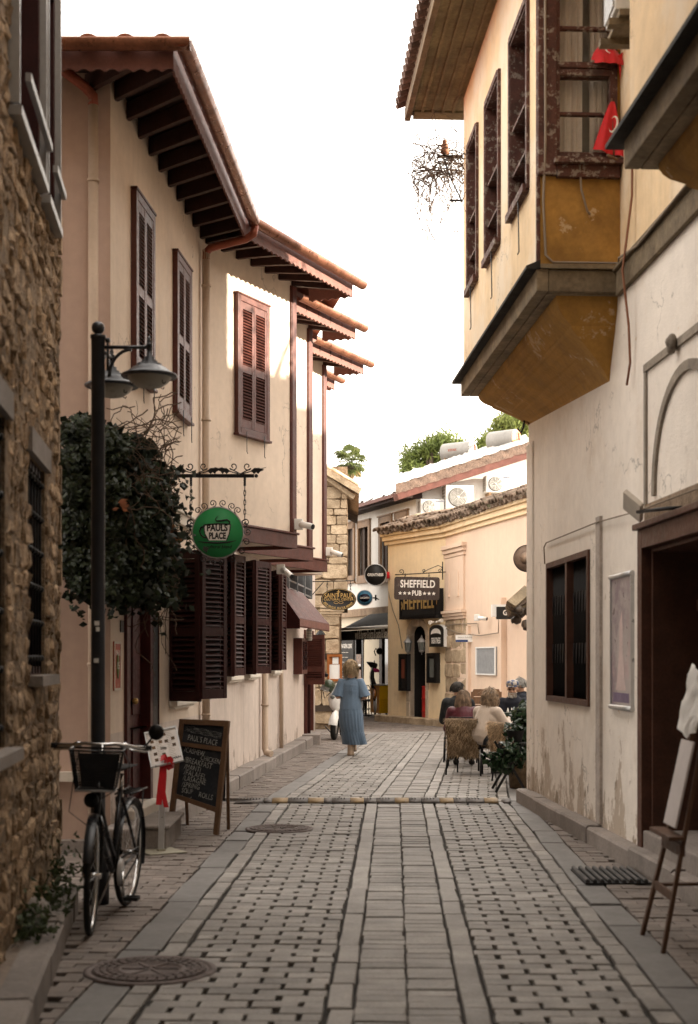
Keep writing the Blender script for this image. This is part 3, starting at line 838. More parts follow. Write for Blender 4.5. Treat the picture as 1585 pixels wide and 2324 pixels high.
# roof planes above the eaves
m = MB(); zr = ZE + 0.16; zt = 7.9
m.add([(E0[0], E0[1], zr), (E1[0], E1[1], zr), (E2[0], E2[1], zr), (E3[0], E3[1], zr), (-4.2, 15.0, zt), (-4.2, 26, zt), (-1.1, 26, zr), (-6, 15, zt)],
      [(0, 1, 4, 7), (1, 2, 4), (2, 3, 5, 4), (3, 6, 5)])
m.build('roof', M_['terracotta'], ch)
m = MB(); m.add([(-0.75, 19.4, zr), (0.1, 21.2, zr), (-0.6, 21.2, 6.95), (-2.5, 21.0, 7.2), (-2.5, 19.5, 7.2)], [(0, 1, 2, 3, 4)]); m.add([(-0.62, 21.9, zr), (0.24, 23.8, zr), (-0.6, 23.9, 6.95), (-2.5, 23.5, 7.2), (-2.5, 22, 7.2)], [(0, 1, 2, 3, 4)]); m.build('roof', M_['terracotta'], ch)
tile_b = MB()
pr = [(0.075 * math.cos(R(a)), 0.06 * math.sin(R(a))) for a in range(0, 181, 20)] + [(0.058 * math.cos(R(a)), 0.043 * math.sin(R(a))) for a in range(180, -1, -20)]
tile_b.prism(pr, Matrix.Rotation(R(90), 4, 'X'), -0.42, 0.0, 0, True)
half_tile = tile_b.mesh('roof_tile', M_['terracotta'])
slope = math.atan2(zt - zr, 3.5)
for k in range(16):
    X = -1.50 - k * 0.30
    Mt = Matrix.Translation((X, 11.44, ZE + 0.085)) @ Matrix.Rotation(slope, 4, 'X') @ Matrix.Diagonal((1.15, 1, 1.15, 1))
    link('roof_tile', half_tile, ch, Mt)

# ---- louvred shutters
def slat_mesh(w, mat, d=0.045, th=0.009):
    b = MB(); b.box(-w / 2, w / 2, -d / 2, d / 2, -th / 2, th / 2); return b.mesh('slat', mat)
def shutter(P0, P1, z0, z1, toward, nslat, split=0.45, mat='maroon', stile=0.055, th=0.035, parent=None, back=True, tilt=42):
    """one louvred leaf from plan point P0 to P1"""
    Wl = Wall(P0, P1, toward=toward); L = Wl.L; m = MB()
    zm = z0 + (z1 - z0) * split
    m.wbox(Wl, 0, stile, z0, z1, -th / 2, th / 2); m.wbox(Wl, L - stile, L, z0, z1, -th / 2, th / 2)
    for a, b in ((z0, z0 + 0.10), (zm - 0.045, zm + 0.045), (z1 - 0.085, z1)): m.wbox(Wl, stile, L - stile, a, b, -th / 2 + 0.003, th / 2 - 0.003)
    o = m.build('shutter', M_[mat], parent)
    if back:
        m = MB(); m.wbox(Wl, stile, L - stile, z0 + 0.1, z1 - 0.085, -th / 2 - 0.014, -th / 2 - 0.004); m.build('backing', M_['dark'], o)
    w = L - 2 * stile; me = slat_mesh(w, M_[mat])
    span = (z1 - z0) - 0.275
    n0 = int(nslat * (zm - 0.045 - z0 - 0.10) / span); n1 = nslat - n0
    for (a, b, n) in ((z0 + 0.10, zm - 0.045, n0), (zm + 0.045, z1 - 0.085, n1)):
        for k in range(n):
            zc = a + (b - a) * (k + 0.5) / n
            x = Wl.u; Mx = frameM(Wl.pt(L / 2, zc), x, Wl.n) @ Matrix.Rotation(R(tilt) * (1 if x.cross(Wl.n).z > 0 else -1) * -1, 4, 'X')
            link('slat', me, o, Mx)
    return o
def window_unit(W, s0, s1, z0, z1, parent):
    m = MB(); f = 0.075
    for (p, q, a, b) in ((s0, s0 + f, z0, z1), (s1 - f, s1, z0, z1), (s0 + f, s1 - f, z1 - f, z1), (s0 + f, s1 - f, z0, z0 + f)): m.wbox(W, p, q, a, b, 0.0, 0.055)
    m.wbox(W, s0 - 0.02, s1 + 0.02, z0 - 0.03, z0, 0.0, 0.075); m.wbox(W, s0 - 0.012, s1 + 0.012, z1, z1 + 0.025, 0.0, 0.065)
    o = m.build('window_frame', M_['maroonlit'], parent, bevel=0.006)
    m = MB(); m.wbox(W, s0 + f, s1 - f, z0 + f, z1 - f, 0.002, 0.006); m.build('backing', M_['dark'], o)
    for k in (0.2, 0.75):      # wind hooks hanging below the sill
        s_ = s0 + (s1 - s0) * k
        m = MB(); m.tube([W.pt(s_, z0 + 0.03, 0.085), W.pt(s_, z0 - 0.22, 0.085), W.pt(s_ + 0.02, z0 - 0.24, 0.085)], 0.005, 5); m.build('hook', M_['black'], o)
    sm = (s0 + s1) / 2; e = 0.035
    for (a, b) in ((s0 + f + 0.004, sm - 0.003), (sm + 0.003, s1 - f - 0.004)):
        pa, pb = W.pt(a, 0, e), W.pt(b, 0, e)
        tw = W.pt(sm, 0, 3)
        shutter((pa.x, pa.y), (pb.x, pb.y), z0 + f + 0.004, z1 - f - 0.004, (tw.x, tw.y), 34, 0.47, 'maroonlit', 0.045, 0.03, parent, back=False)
window_unit(WG, WG.s(297), WG.s(341), 4.245, 5.925, ch)
window_unit(WG, WG.s(392), WG.s(426), 4.235, 5.90, ch)
F2 = Wall(T[0][0], T[0][1], toward=(3, 15))
window_unit(F2, F2.s(532), F2.s(605), 4.385, 6.07, ch)
# open bi-fold shutters on the ground floor
bif = [(((-1.853, 14.69), (-1.506, 14.40)), (1.21, 2.75)), (((-1.500, 14.40), (-1.286, 14.80)), (1.235, 2.73)),
       (((-1.587, 18.16), (-1.45, 17.75)), (1.42, 2.96)), (((-1.445, 17.75), (-1.34, 18.2)), (1.43, 2.95)),
       (((-1.452, 19.8), (-1.285, 19.35)), (1.43, 2.99)), (((-1.28, 19.35), (-1.099, 19.8)), (1.44, 2.98)),
       (((-1.24, 22.4), (-1.06, 21.95)), (1.46, 3.02)), (((-1.055, 21.95), (-0.998, 22.3)), (1.47, 3.01))]
for (pq, zz) in bif:
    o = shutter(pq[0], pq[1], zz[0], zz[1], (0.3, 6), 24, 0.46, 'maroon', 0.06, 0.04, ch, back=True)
for (pq, zz) in bif[1::2]:
    q = Vector(pq[1]); m = MB(); m.box(q.x - 0.03, q.x - 0.01, q.y - 0.028, q.y - 0.022, zz[0] + 0.02, zz[0] + 0.14); m.build('latch', M_['alu'], ch)
for h in low:
    a, b, c, d = h
    m = MB(); f = 0.06
    for (p, q, r_, t) in ((a, a + f, c, d), (b - f, b, c, d), (a + f, b - f, c, c + f), (a + f, b - f, d - f, d), ((a + b) / 2 - 0.03, (a + b) / 2 + 0.03, c + f, d - f)): m.wbox(WG, p, q, r_, t, -0.14, -0.06)
    m.wbox(WG, a + f, b - f, c + f, d - f, -0.12, -0.11, 1)
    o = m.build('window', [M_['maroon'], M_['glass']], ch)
    m = MB(); m.wbox(WG, a - 0.06, b + 0.06, c - 0.055, c - 0.002, 0.0, 0.09); m.wbox(WG, a - 0.04, b + 0.04, c - 0.085, c - 0.055, 0.0, 0.06); m.build('sill', M_['offwhite'], o, bevel=0.006)
    m = MB(); m.wbox(WG, a - 0.05, a, c, d, 0.0, 0.03); m.build('casing', M_['maroon'], o)
# dark red front door
m = MB(); f = 0.09
for (p, q, a, b) in ((dS0 - 0.02, dS0 + f, 0.30, 2.4), (dS1 - f, dS1 + 0.02, 0.30, 2.4), (dS0 + f, dS1 - f, 2.3, 2.4)): m.wbox(WG, p, q, a, b, -0.10, 0.03)
M_['doorred'] = pmat('dark_red_door', (0.055, 0.009, 0.008), 0.4, var=0.2, vscale=5, spec=0.4)
m.build('door_frame', M_['doorred'], ch, bevel=0.006)
m = MB(); m.wbox(WG, dS0 + f, dS1 - f, 0.30, 2.3, -0.12, -0.07)
dm = (dS0 + dS1) / 2
for (p, q) in ((dS0 + f + 0.07, dm - 0.05), (dm + 0.05, dS1 - f - 0.07)):
    for (a, b) in ((0.42, 1.0), (1.12, 2.18)): m.wbox(WG, p, q, a, b, -0.07, -0.055)
do = m.build('door', M_['doorred'], ch, bevel=0.005)
m = MB(); m.ball(WG.pt(dm + 0.04, 1.25, -0.03), 0.03, 10); m.build('handle', M_['gold'], do)
m = MB(); m.wbox(WG, dS0 - 0.08, dS1 + 0.06, 0.20, 0.295, -0.15, 0.14); m.build('door_sill', M_['offwhite'], ch, bevel=0.008)
# far door under the canopy, with its frame
a, b = WG.s(690), WG.s(706)
m = MB(); m.wbox(WG, a, b, 0.2, 2.2, -0.14, -0.08); m.wbox(WG, a + 0.02, a + 0.10, 0.2, 2.2, -0.08, 0.06); m.wbox(WG, b - 0.10, b - 0.02, 0.2, 2.2, -0.08, 0.06); m.build('door', M_['maroonlit'], ch)
p = WG.pt(WG.s(690) - 0.05, 0, 0.02); q = WG.pt(WG.s(690) - 0.25, 0, 0.42)
shutter((p.x, p.y), (q.x, q.y), 1.15, 2.1, (0.3, 6), 18, 0.3, 'maroonlit', 0.05, 0.03, ch, back=True)
p = WG.pt(WG.s(690) + 0.1, 0, 0.05); q = WG.pt(WG.s(690) + 0.1, 0, 0.12)
m = MB(); m.box(min(p.x, q.x), max(p.x, q.x), p.y - 0.02, p.y + 0.02, 0.2, 2.2); m.build('door', M_['maroon'], ch, label='open maroon door leaf standing out from the wall')
# barred window above the canopy
m = MB(); a, b = sG(24.3), WG.s(699)
m.wbox(WG, a, b, 2.83, 3.7, 0.002, 0.01, 1)
for k in range(22):
    s_ = a + (b - a) * k / 21; m.tube([WG.pt(s_, 2.83, 0.06), WG.pt(s_, 3.7, 0.06)], 0.011, 5)
for z in (2.84, 2.98, 3.68): m.wbox(WG, a, b, z, z + 0.03, 0.045, 0.075)
for k in range(4): s_ = a + (b - a) * k / 3; m.wbox(WG, s_ - 0.03, s_ + 0.03, 2.82, 3.72, 0.01, 0.09)
m.build('barred_window', [pmat('grey_bars', (0.16, 0.17, 0.18), 0.5, metal=0.3), M_['glass']], ch)
# downpipes
def downpipe(name, pts, r, mat, collars=(), parent=ch):
    m = MB(); m.tube(pts, r, 12)
    for c in collars: m.tube([(c[0], c[1], c[2] - 0.012), (c[0], c[1], c[2] + 0.012)], r * 1.22, 12)
    return m.build(name, mat, parent)
X1 = xat(211, 12.1); Y1 = 12.12
downpipe('downpipe', [(X1, Y1, 6.40), (X1, Y1, 0.1)], 0.043, M_['pipe'], [(X1, Y1, 5.72), (X1, Y1, 3.4), (X1, Y1, 1.6)])
downpipe('elbow', [(X1 - 0.32, Y1 - 0.35, 6.62), (X1 - 0.06, Y1 - 0.05, 6.50), (X1, Y1, 6.44), (X1, Y1, 6.36)], 0.045, M_['copperred'])
p2 = WG.pt(sG(16.42), 0, 0.07)
downpipe('downpipe', [(p2.x, p2.y, 6.36), (p2.x, p2.y, 0.2)], 0.046, M_['pipe'], [(p2.x, p2.y, 5.95), (p2.x, p2.y, 4.4), (p2.x, p2.y, 2.2), (p2.x, p2.y, 1.0)])
downpipe('elbow', [(-1.06, 16.06, 6.54), (-1.08, 16.06, 6.44), (-1.16, 16.10, 6.40), (p2.x + 0.05, p2.y - 0.02, 6.38), (p2.x, p2.y, 6.33), (p2.x, p2.y, 6.25)], 0.046, M_['copperred'])
s3 = WG.s(590); p3 = WG.pt(s3, 0, 0.08)
downpipe('downpipe', [(p3.x, p3.y, 3.0), (p3.x, p3.y, 0.30), (p3.x + 0.02, p3.y - 0.03, 0.24), (p3.x + 0.10, p3.y - 0.08, 0.22)], 0.05, M_['pipe'], [(p3.x, p3.y, 0.95)])
s4 = WG.s(632); p4 = WG.pt(s4, 0, 0.05)
downpipe('downpipe', [(p4.x, p4.y, 2.9), (p4.x, p4.y, 0.17)], 0.035, M_['pipe'])
# white cylinder lamp and two cameras under the saw-tooth corners are things of their own
def camera_box(X, Y, Z, label, aim=(0.5, -1, -0.25)):
    t = thing('security_camera', (X, Y, Z), label, 'camera', 'white security cameras on the house fronts')
    d = Vector(aim).normalized(); m = MB(); m.box(X - 0.06, X + 0.06, Y - 0.02, Y + 0.05, Z - 0.07, Z + 0.07); m.build('mount', M_['white'], t, bevel=0.008)
    m = MB(); p = Vector((X + 0.03, Y - 0.03, Z)); m.tube([p, p + d * 0.2], 0.042, 12); m.build('body', M_['white'], t)
    m = MB(); m.tube([p + d * 0.198, p + d * 0.21], 0.036, 12); m.build('lens', M_['black'], t)
    return t
camera_box(-0.66, 18.56, 3.40, 'white camera on the lower corner of the nearest overhanging storey', (1, -0.7, -0.3))
camera_box(-0.33, 23.58, 3.42, 'white camera on the corner of the farthest overhanging storey beside the honey-coloured stone wall', (1, -0.2, -0.35))
camera_box(-0.98, 20.4, 2.93, 'white camera hanging beneath the overhang near the canopy', (0.9, -0.7, -0.8))

# tiled canopy over the far door
cn = thing('canopy', (-0.9, 24.5, 2.2), 'small maroon tiled canopy with scalloped edge over the far door', 'canopy')
fa, fb = Vector((-0.777, 22.5)), Vector((-0.364, 26.4)); wa, wb = Vector((GX(22.6), 22.6)), Vector((GX(26.6), 26.6))
m = MB(); n = 26
top, bot = [], []
for k in range(n * 4 + 1):
    t = k / (n * 4); w = 0.02 * abs(math.sin(math.pi * k / 4))
    a = wa.lerp(wb, t); b = fa.lerp(fb, t)
    top.append((a.x, a.y, 2.93 + w)); bot.append((b.x, b.y, 2.27 + w))
m.loft([top, bot], closed=False, sm=False)
m.build('roof', pmat('canopy_tile', (0.075, 0.025, 0.020), 0.6, var=0.3, vscale=6, rnd=0.1), cn)
m = MB(); scallop(m, fa, fb, 2.28, 2.17, 0.02, 0.10, 0.03); m.build('fringe', M_['fascia'], cn)
m = MB(); m.add([(wa.x, wa.y, 2.92), (fa.x, fa.y, 2.26), (fa.x, fa.y, 2.12), (wa.x, wa.y, 2.12)], [(0, 1, 2, 3)]); m.add([(wa.x, wa.y, 2.9), (wb.x, wb.y, 2.9), (fb.x, fb.y, 2.22), (fa.x, fa.y, 2.22)], [(0, 1, 2, 3)]); m.build('underside', M_['maroon'], cn)

# door steps at the near door and by the far door
m = MB(); m.box(-1.96, -1.57, 12.22, 13.30, -0.03, 0.18); m.box(-1.96, -1.54, 12.20, 13.32, 0.182, 0.215); m.build('doorstep', M_['kerb'], bevel=0.012, label='wide stone step below the dark red door', cat='step')
m = MB(); m.box(-2.03, -1.80, 11.75, 12.16, -0.03, 0.24); m.build('doorstep', M_['kerb'], bevel=0.015, label='small square stone block behind the bicycle rear wheel', cat='step')
m = MB(); m.box(-0.98, -0.55, 27.05, 28.1, -0.03, 0.2); m.build('doorstep', M_['kerb'], bevel=0.012, label='grey stone step at the far door, behind the walking woman', cat='step')
# ------------------------------------------------------------------ old yellow and white house with the overhanging bays, right
rh = thing('bay_house', (3.5, 10.0, 0), 'weathered white and ochre house with overhanging upper bays and dark grilled window', 'house')
RX = lambda Y: 2.94 - 0.0535 * Y
YE = 16.36
WRt = Wall((RX(-8), -8), (RX(YE), YE), toward=(0, 5))
sR = lambda Y: (Y + 8) / WRt.u.y
M_['oldwhite'] = pmat('old_white_plaster', (0.80, 0.74, 0.67), 0.92, crack=0.55, var=0.08, vscale=0.9, bump=0.6, bscale=45, bdist=0.008, streak=0.08,
    patch=[((0.50, 0.42, 0.34), 2.6, 0.70, 0.0, 1.6), ((0.32, 0.26, 0.20), 3.4, 0.745, 0.0, 1.1)], blotch=[((0.56, 0.45, 0.34), 0.8, 0.54, 0.75, 0.6), ((0.62, 0.42, 0.22), 2.7, 0.66, 0.69, 0.8), ((0.40, 0.35, 0.30), 5.5, 0.62, 0.70, 0.35)])
M_['ochre'] = pmat('ochre_cream_plaster', (0.74, 0.56, 0.35), 0.92, crack=0.8, var=0.12, vscale=0.8, bump=0.5, bscale=50, bdist=0.006, streak=0.22, blotch=[((0.76, 0.65, 0.51), 1.1, 0.45, 0.62, 0.85), ((0.40, 0.30, 0.20), 1.6, 0.60, 0.75, 0.5)])
M_['mustard'] = pmat('mustard_plaster', (0.36, 0.195, 0.048), 0.9, var=0.22, vscale=2.0, bump=0.5, bscale=45, bdist=0.006, blotch=[((0.19, 0.10, 0.03), 1.7, 0.50, 0.70, 0.75), ((0.52, 0.38, 0.22), 3.1, 0.595, 0.625, 0.8)])
M_['weathered'] = pmat('weathered_plank', (0.20, 0.155, 0.10), 0.9, var=0.35, vscale=2.5, bump=0.6, bscale=35, rnd=0.15, blotch=[((0.07, 0.05, 0.03), 3, 0.52, 0.68, 0.7)])
M_['soffitplank'] = pmat('green_grey_soffit', (0.165, 0.135, 0.075), 0.9, var=0.35, vscale=2.2, bump=0.5, bscale=35, rnd=0.12, blotch=[((0.065, 0.05, 0.03), 2.6, 0.5, 0.68, 0.75), ((0.33, 0.13, 0.06), 4.0, 0.68, 0.72, 0.7)])
M_['peeling'] = pmat('peeling_brown_paint', (0.085, 0.035, 0.026), 0.75, var=0.3, vscale=6, bump=0.6, bscale=40, blotch=[((0.28, 0.24, 0.20), 15, 0.54, 0.59, 0.8), ((0.03, 0.017, 0.013), 4, 0.52, 0.66, 0.7)])
M_['tar'] = pmat('tar_strip', (0.028, 0.026, 0.023), 0.85, var=0.4, vscale=8, bump=0.6, bscale=40)
M_['frame'] = pmat('brown_frame', (0.075, 0.032, 0.020), 0.55, var=0.25, vscale=5, bump=0.2, bscale=60)
ZM = 4.72
win = (sR(15.20), sR(13.18), 1.20, 2.66); win = (min(win[:2]), max(win[:2]), 1.20, 2.66)
door = (sR(8.9), sR(11.26), 0.155, 2.60)
m = MB()
wall_sheet(m, WRt, 0, WRt.L, 0.0, ZM, [win, door], 0.30, 0)
wall_sheet(m, WRt, 0, WRt.L, ZM, 8.3, [], 0.2, 1)
WE = Wall((RX(YE), YE), (9.0, YE + 0.37), toward=(4, 40)); wall_sheet(m, WE, 0, WE.L, 0, 8.3, [], 0.1, 0)
m.wbox(WRt, 0, WRt.L - 0.05, 0, 8.2, -6, -0.62, 2)
m.wbox(WRt, 0, door[0] - 0.4, 0, 8.2, -0.62, -0.02, 2)
m.build('wall', [M_['oldwhite'], M_['ochre'], M_['dark']], rh)
# worn corner strip and narrow channel in the plaster
m = MB(); m.wbox(WRt, WRt.L - 0.34, WRt.L + 0.012, 0.15, 4.1, -0.05, 0.022); m.build('corner_strip', M_['oldwhite'], rh, bevel=0.012)
m = MB(); m.wbox(WRt, WRt.s(1368), WRt.s(1359), 0.17, 2.92, 0.0, 0.028); m.build('conduit', pmat('grey_cement_strip', (0.42, 0.37, 0.33), 0.9, var=0.25, vscale=4, bump=0.4), rh)
# barred window
f = 0.055; a, b, c, d = win
m = MB()
for (p, q, r_, t) in ((a, a + f, c, d), (b - f, b, c, d), (a + f, b - f, c, c + f), (a + f, b - f, d - f, d)): m.wbox(WRt, p, q, r_, t, -0.10, 0.025)
sm = WRt.s(1289); m.wbox(WRt, sm - 0.04, sm + 0.04, c + f, d - f, -0.08, 0.02)
m.wbox(WRt, a, b, c, d, -0.16, -0.15, 1)
wo_ = m.build('window', [M_['frame'], M_['glass']], rh)
m = MB(); n = 34
for k in range(n):
    s_ = a + f + 0.01 + (b - a - 2 * f - 0.02) * k / (n - 1)
    if abs(s_ - sm) < 0.05: continue
    m.tube([WRt.pt(s_, c + f, -0.05), WRt.pt(s_, d - f, -0.05)], 0.008, 5)
m.build('grille', M_['black'], wo_)
m = MB()
for z0 in (1.60, 2.10):
    for k in range(15):
        s_ = a + 0.10 + (b - a - 0.2) * k / 14
        if abs(s_ - sm) < 0.07: continue
        m.add([WRt.pt(s_ - 0.035, z0 + 0.20, -0.035), WRt.pt(s_ + 0.035, z0 + 0.20, -0.035), WRt.pt(s_ + 0.012, z0, -0.03), WRt.pt(s_ - 0.012, z0, -0.03)], [(0, 1, 2, 3), (3, 2, 1, 0)])
m.build('grille_band', pmat('dull_iron', (0.05, 0.05, 0.055), 0.6, metal=0.3), wo_)
# door opening
a, b, c, d = door
m = MB()
m.wbox(WRt, b - 0.10, b + 0.03, c, d + 0.06, -0.10, 0.05); m.wbox(WRt, a, b - 0.10, d - 0.09, d + 0.06, -0.10, 0.05); m.wbox(WRt, a, b + 0.06, d + 0.062, d + 0.11, -0.05, 0.085)
m.wbox(WRt, b - 0.13, b - 0.102, c, d - 0.09, -0.6, -0.03); m.wbox(WRt, a, b - 0.13, d - 0.12, d - 0.09, -0.6, -0.03)
m.build('door_frame', M_['frame'], rh, bevel=0.006)
m = MB(); m.wbox(WRt, a, b - 0.13, c, 2.02, -0.50, -0.45); 
for (p, q) in ((b - 0.62, b - 0.20), (b - 1.15, b - 0.72)):
    for (z0, z1) in ((0.45, 1.05), (1.15, 1.9)): m.wbox(WRt, p, q, z0, z1, -0.45, -0.43)
dr = m.build('door', pmat('dark_brown_door', (0.014, 0.007, 0.006), 0.5, var=0.2, vscale=4), rh)
m = MB()
for z0 in (0.75, 1.2, 1.7): m.wbox(WRt, b - 0.24, b - 0.18, z0, z0 + 0.12, -0.43, -0.40)
m.build('hinge', M_['black'], dr)
m = MB(); m.wbox(WRt, a, b - 0.13, 2.02, 2.11, -0.48, -0.38); m.build('transom_bar', M_['frame'], rh)
m = MB(); m.wbox(WRt, a, b - 0.13, 2.11, 2.48, -0.46, -0.455); m.build('transom_pane', pmat('grey_pane', (0.07, 0.065, 0.055), 0.12, var=0.3, vscale=3), rh)
m = MB(); m.wbox(WRt, a, b + 0.02, 0.10, 0.30, -0.55, 0.035); m.build('door_step', M_['kerb'], rh, bevel=0.012)
# bare rough plaster above the door
m = MB(); m.wbox(WRt, a, b - 0.02, d + 0.112, d + 0.26, 0.0, 0.006); m.build('bare_plaster', pmat('bare_plaster', (0.27, 0.20, 0.14), 0.95, var=0.4, vscale=9, bump=1.0, bscale=25, bdist=0.02), rh)
# raised grey bands for panel lines and blind arch, recess shade in their colour
M_['cement'] = pmat('grey_cement', (0.26, 0.225, 0.185), 0.95, var=0.3, vscale=5, bump=0.5, bscale=50)  # cement of the boss; on the arch bands its grey imitates recess shade
m = MB()
sv = WRt.s(1466); z1 = 3.96
m.wbox(WRt, sv - 0.06, sv, 2.86, z1 - 0.062, 0.0, 0.018); m.wbox(WRt, sv - 2.3, sv, z1 - 0.06, z1, 0.0, 0.022)
sa, rad, zs = WRt.s(1560), WRt.s(1485) - WRt.s(1560), 3.0
inner, outer = [], []
for k in range(25):
    t = math.pi * k / 24
    for lst, r_ in ((outer, rad), (inner, rad - 0.075)): lst.append((sa + r_ * math.cos(t), 2.9 + max(0, 0.86 * (r_ / rad) * math.sin(t) ** 0.9)))
for k in range(24):
    p = [outer[k], outer[k + 1], inner[k + 1], inner[k]]
    m.hexa([WRt.pt(x, z, -0.002) for x, z in p] + [WRt.pt(x, z, 0.024) for x, z in p])
m.build('arch_moulding', M_['cement'], rh)
m = MB(); sk = WRt.s(1541)
for k in range(5): m.ball(WRt.pt(sk + random.uniform(-.03, .03), 3.95 + random.uniform(-.05, .03), 0.05), (random.uniform(.03, .055), 0.04, random.uniform(.03, .06)), 8)
m.build('broken_boss', M_['cement'], rh)
# belt board
m = MB(); m.wbox(WRt, 0, sR(12.02), 4.71, 4.91, 0.0, 0.045); m.wbox(WRt, 0, sR(12.02), 4.912, 4.94, 0.0, 0.075); m.build('belt_board', M_['weathered'], rh, bevel=0.008)

# ---- bays
BD = 0.69
def bay(Y0, Y1, windows, side_window):
    n = WRt.n; u = WRt.u
    s0, s1 = sR(Y0), sR(Y1)
    pt = lambda s, z, d: WRt.pt(s, z, d)
    BF = Wall(pt(s0, 0, BD)[:2], pt(s1, 0, BD)[:2], toward=(0, 5))
    SP = Wall(pt(s0, 0, 0)[:2], pt(s0, 0, BD)[:2], toward=(1.5, -50))
    EP = Wall(pt(s1, 0, 0)[:2], pt(s1, 0, BD)[:2], toward=(1.5, 90))
    ZT = 8.25; ZB_ = 4.94
    hs = [(BF.s(x0), BF.s(x1), z0, z1) for (x0, x1, z0, z1) in windows]
    hs = [(min(h[:2]), max(h[:2]), h[2], h[3]) for h in hs]
    m = MB(); wall_sheet(m, BF, 0, BF.L, ZB_, ZT, hs, 0.20, 0)
    sw = side_window
    wall_sheet(m, SP, 0, SP.L, ZB_, ZT, [sw] if sw else [], 0.03, 1)
    wall_sheet(m, EP, 0, EP.L, ZB_, ZT, [], 0.1, 0)
    m.quad(pt(s0, ZB_, 0), pt(s1, ZB_, 0), pt(s1, ZB_, BD), pt(s0, ZB_, BD), 1)
    m.wbox(WRt, s0 + 0.5, s1 - 0.1, ZB_ + 0.05, ZT, 0.0, BD - 0.24, 2)
    m.build('bay_wall', [M_['ochre'], M_['mustard'], M_['dark']], rh)
    # boards round the bottom
    m = MB(); m.wbox(WRt, s0 - 0.03, s1 + 0.03, 4.74, 4.93, BD - 0.07, BD + 0.03); m.build('bottom_board', M_['weathered'], rh, bevel=0.008)
    m = MB(); m.wbox(WRt, s0 - 0.03, s0 + 0.05, 4.74, 4.925, 0.0, BD - 0.072); m.build('bottom_board', M_['weathered'], rh, bevel=0.008)
    m = MB(); m.wbox(WRt, s1 - 0.05, s1 + 0.03, 4.74, 4.925, 0.0, BD - 0.072); m.build('bottom_board', M_['weathered'], rh, bevel=0.008)
    m = MB(); m.wbox(WRt, s0 + 0.05, s1 - 0.05, 4.735, 4.76, 0.0, BD - 0.072); m.build('underside', M_['weathered'], rh)
    m = MB()
    for (q0, q1) in ((BD + 0.0, BD + 0.12),):
        m.hexa([pt(s0 - 0.05, 4.925, q1), pt(s0 - 0.05, 4.925, q0), pt(s1 + 0.16, 4.91, q0), pt(s1 + 0.16, 4.91, q1), pt(s0 - 0.05, 4.95, q1), pt(s0 - 0.05, 5.0, q0), pt(s1 + 0.16, 5.0, q0), pt(s1 + 0.16, 4.94, q1)])
    m.build('drip_edge', M_['tar'], rh)
    m = MB(); m.wbox(WRt, s0 - 0.06, s0 - 0.031, 4.93, 4.965, 0.0, BD); m.build('drip_edge', M_['weathered'], rh)
    # cove down to the wall
    PZ = [(4.75, .64), (4.70, .635), (4.64, .61), (4.58, .565), (4.53, .50), (4.50, .46), (4.485, .46), (4.46, .44), (4.40, .36), (4.32, .255), (4.24, .16), (4.17, .085), (4.11, .03), (4.07, 0.0)]
    prof = [(z, d * 0.83) for z, d in PZ]; m = MB(); rings = []
    for z, d in prof:
        off = (BD - d) * 0.55
        zf = z + 0.27 * max(0, (4.70 - z) / 0.63)
        rings.append([pt(s0 + off, z, -0.05), pt(s0 + off, z, d), pt(s1 - off, zf, d), pt(s1 - off, zf, -0.05)])
    m.loft(rings, closed=False, sm=False)
    m.build('cove', M_['mustard'], rh)
    # recessed windows of the street face
    for h in hs:
        a, b, c, d = h; m = MB(); f = 0.06
        m.wbox(BF, a, a + 0.02, c, d, -0.199, 0.02); m.wbox(BF, b - 0.02, b, c, d, -0.199, 0.02)
        m.wbox(BF, a + 0.02, b - 0.02, d - 0.02, d, -0.199, 0.02)
        m.wbox(BF, a - 0.03, b + 0.03, c - 0.05, c + 0.02, -0.19, 0.06)
        for (p, q, r_, t) in ((a + 0.02, a + 0.09, c, d), (b - 0.09, b - 0.02, c, d), (a, b, c + 0.02, c + 0.09), (a, b, (c + d) / 2 - 0.05, (c + d) / 2 + 0.04), (a, b, d - 0.09, d - 0.02)):
            m.wbox(BF, p, q, r_, t, -0.19, -0.12)
        m.wbox(BF, a, b, c, d, -0.18, -0.17, 1)
        o = m.build('window', [M_['peeling'], M_['greypane']], rh)
        m = MB()
        for zz in ((c + d) / 2 - 0.02, c + (d - c) * 0.22):
            p = [(a + 0.03, -0.12), (b - 0.02, -0.12), (b - 0.02, 0.0), (a + 0.03, 0.0)]
            m.wbox(BF, a + 0.022, b - 0.022, zz, zz + 0.025, -0.119, 0.0)
        m.build('sash_shelf', M_['peeling'], o)
        m = MB(); m.wbox(BF, a - 0.06, a, c - 0.03, d + 0.05, 0.0, 0.03); m.wbox(BF, b, b + 0.06, c - 0.03, d + 0.05, 0.0, 0.03); m.wbox(BF, a, b, d + 0.002, d + 0.06, 0.0, 0.035); m.build('casing', M_['peeling'], o)
        m = MB(); s_ = a + 0.25; m.tube([BF.pt(s_, c - 0.03, 0.05), BF.pt(s_ + 0.01, c - 0.5, 0.04), BF.pt(s_ + 0.03, c - 0.52, 0.05)], 0.006, 5); m.build('wire', M_['black'], o)
    return BF, SP
M_['greypane'] = pmat('dusty_pane', (0.20, 0.21, 0.22), 0.15, var=0.3, vscale=3, spec=0.5)
zt3 = [(1065, 1085, 5.84, 7.46), (1106, 1135, 5.80, 7.42), (1162, 1200, 5.80, 7.42)]
SPs = (0.05, 0.56, 5.86, 8.1)
BF, SP = bay(12.04, 16.8, zt3, SPs)
BF2, SP2 = bay(3.0, 9.0, [], None)
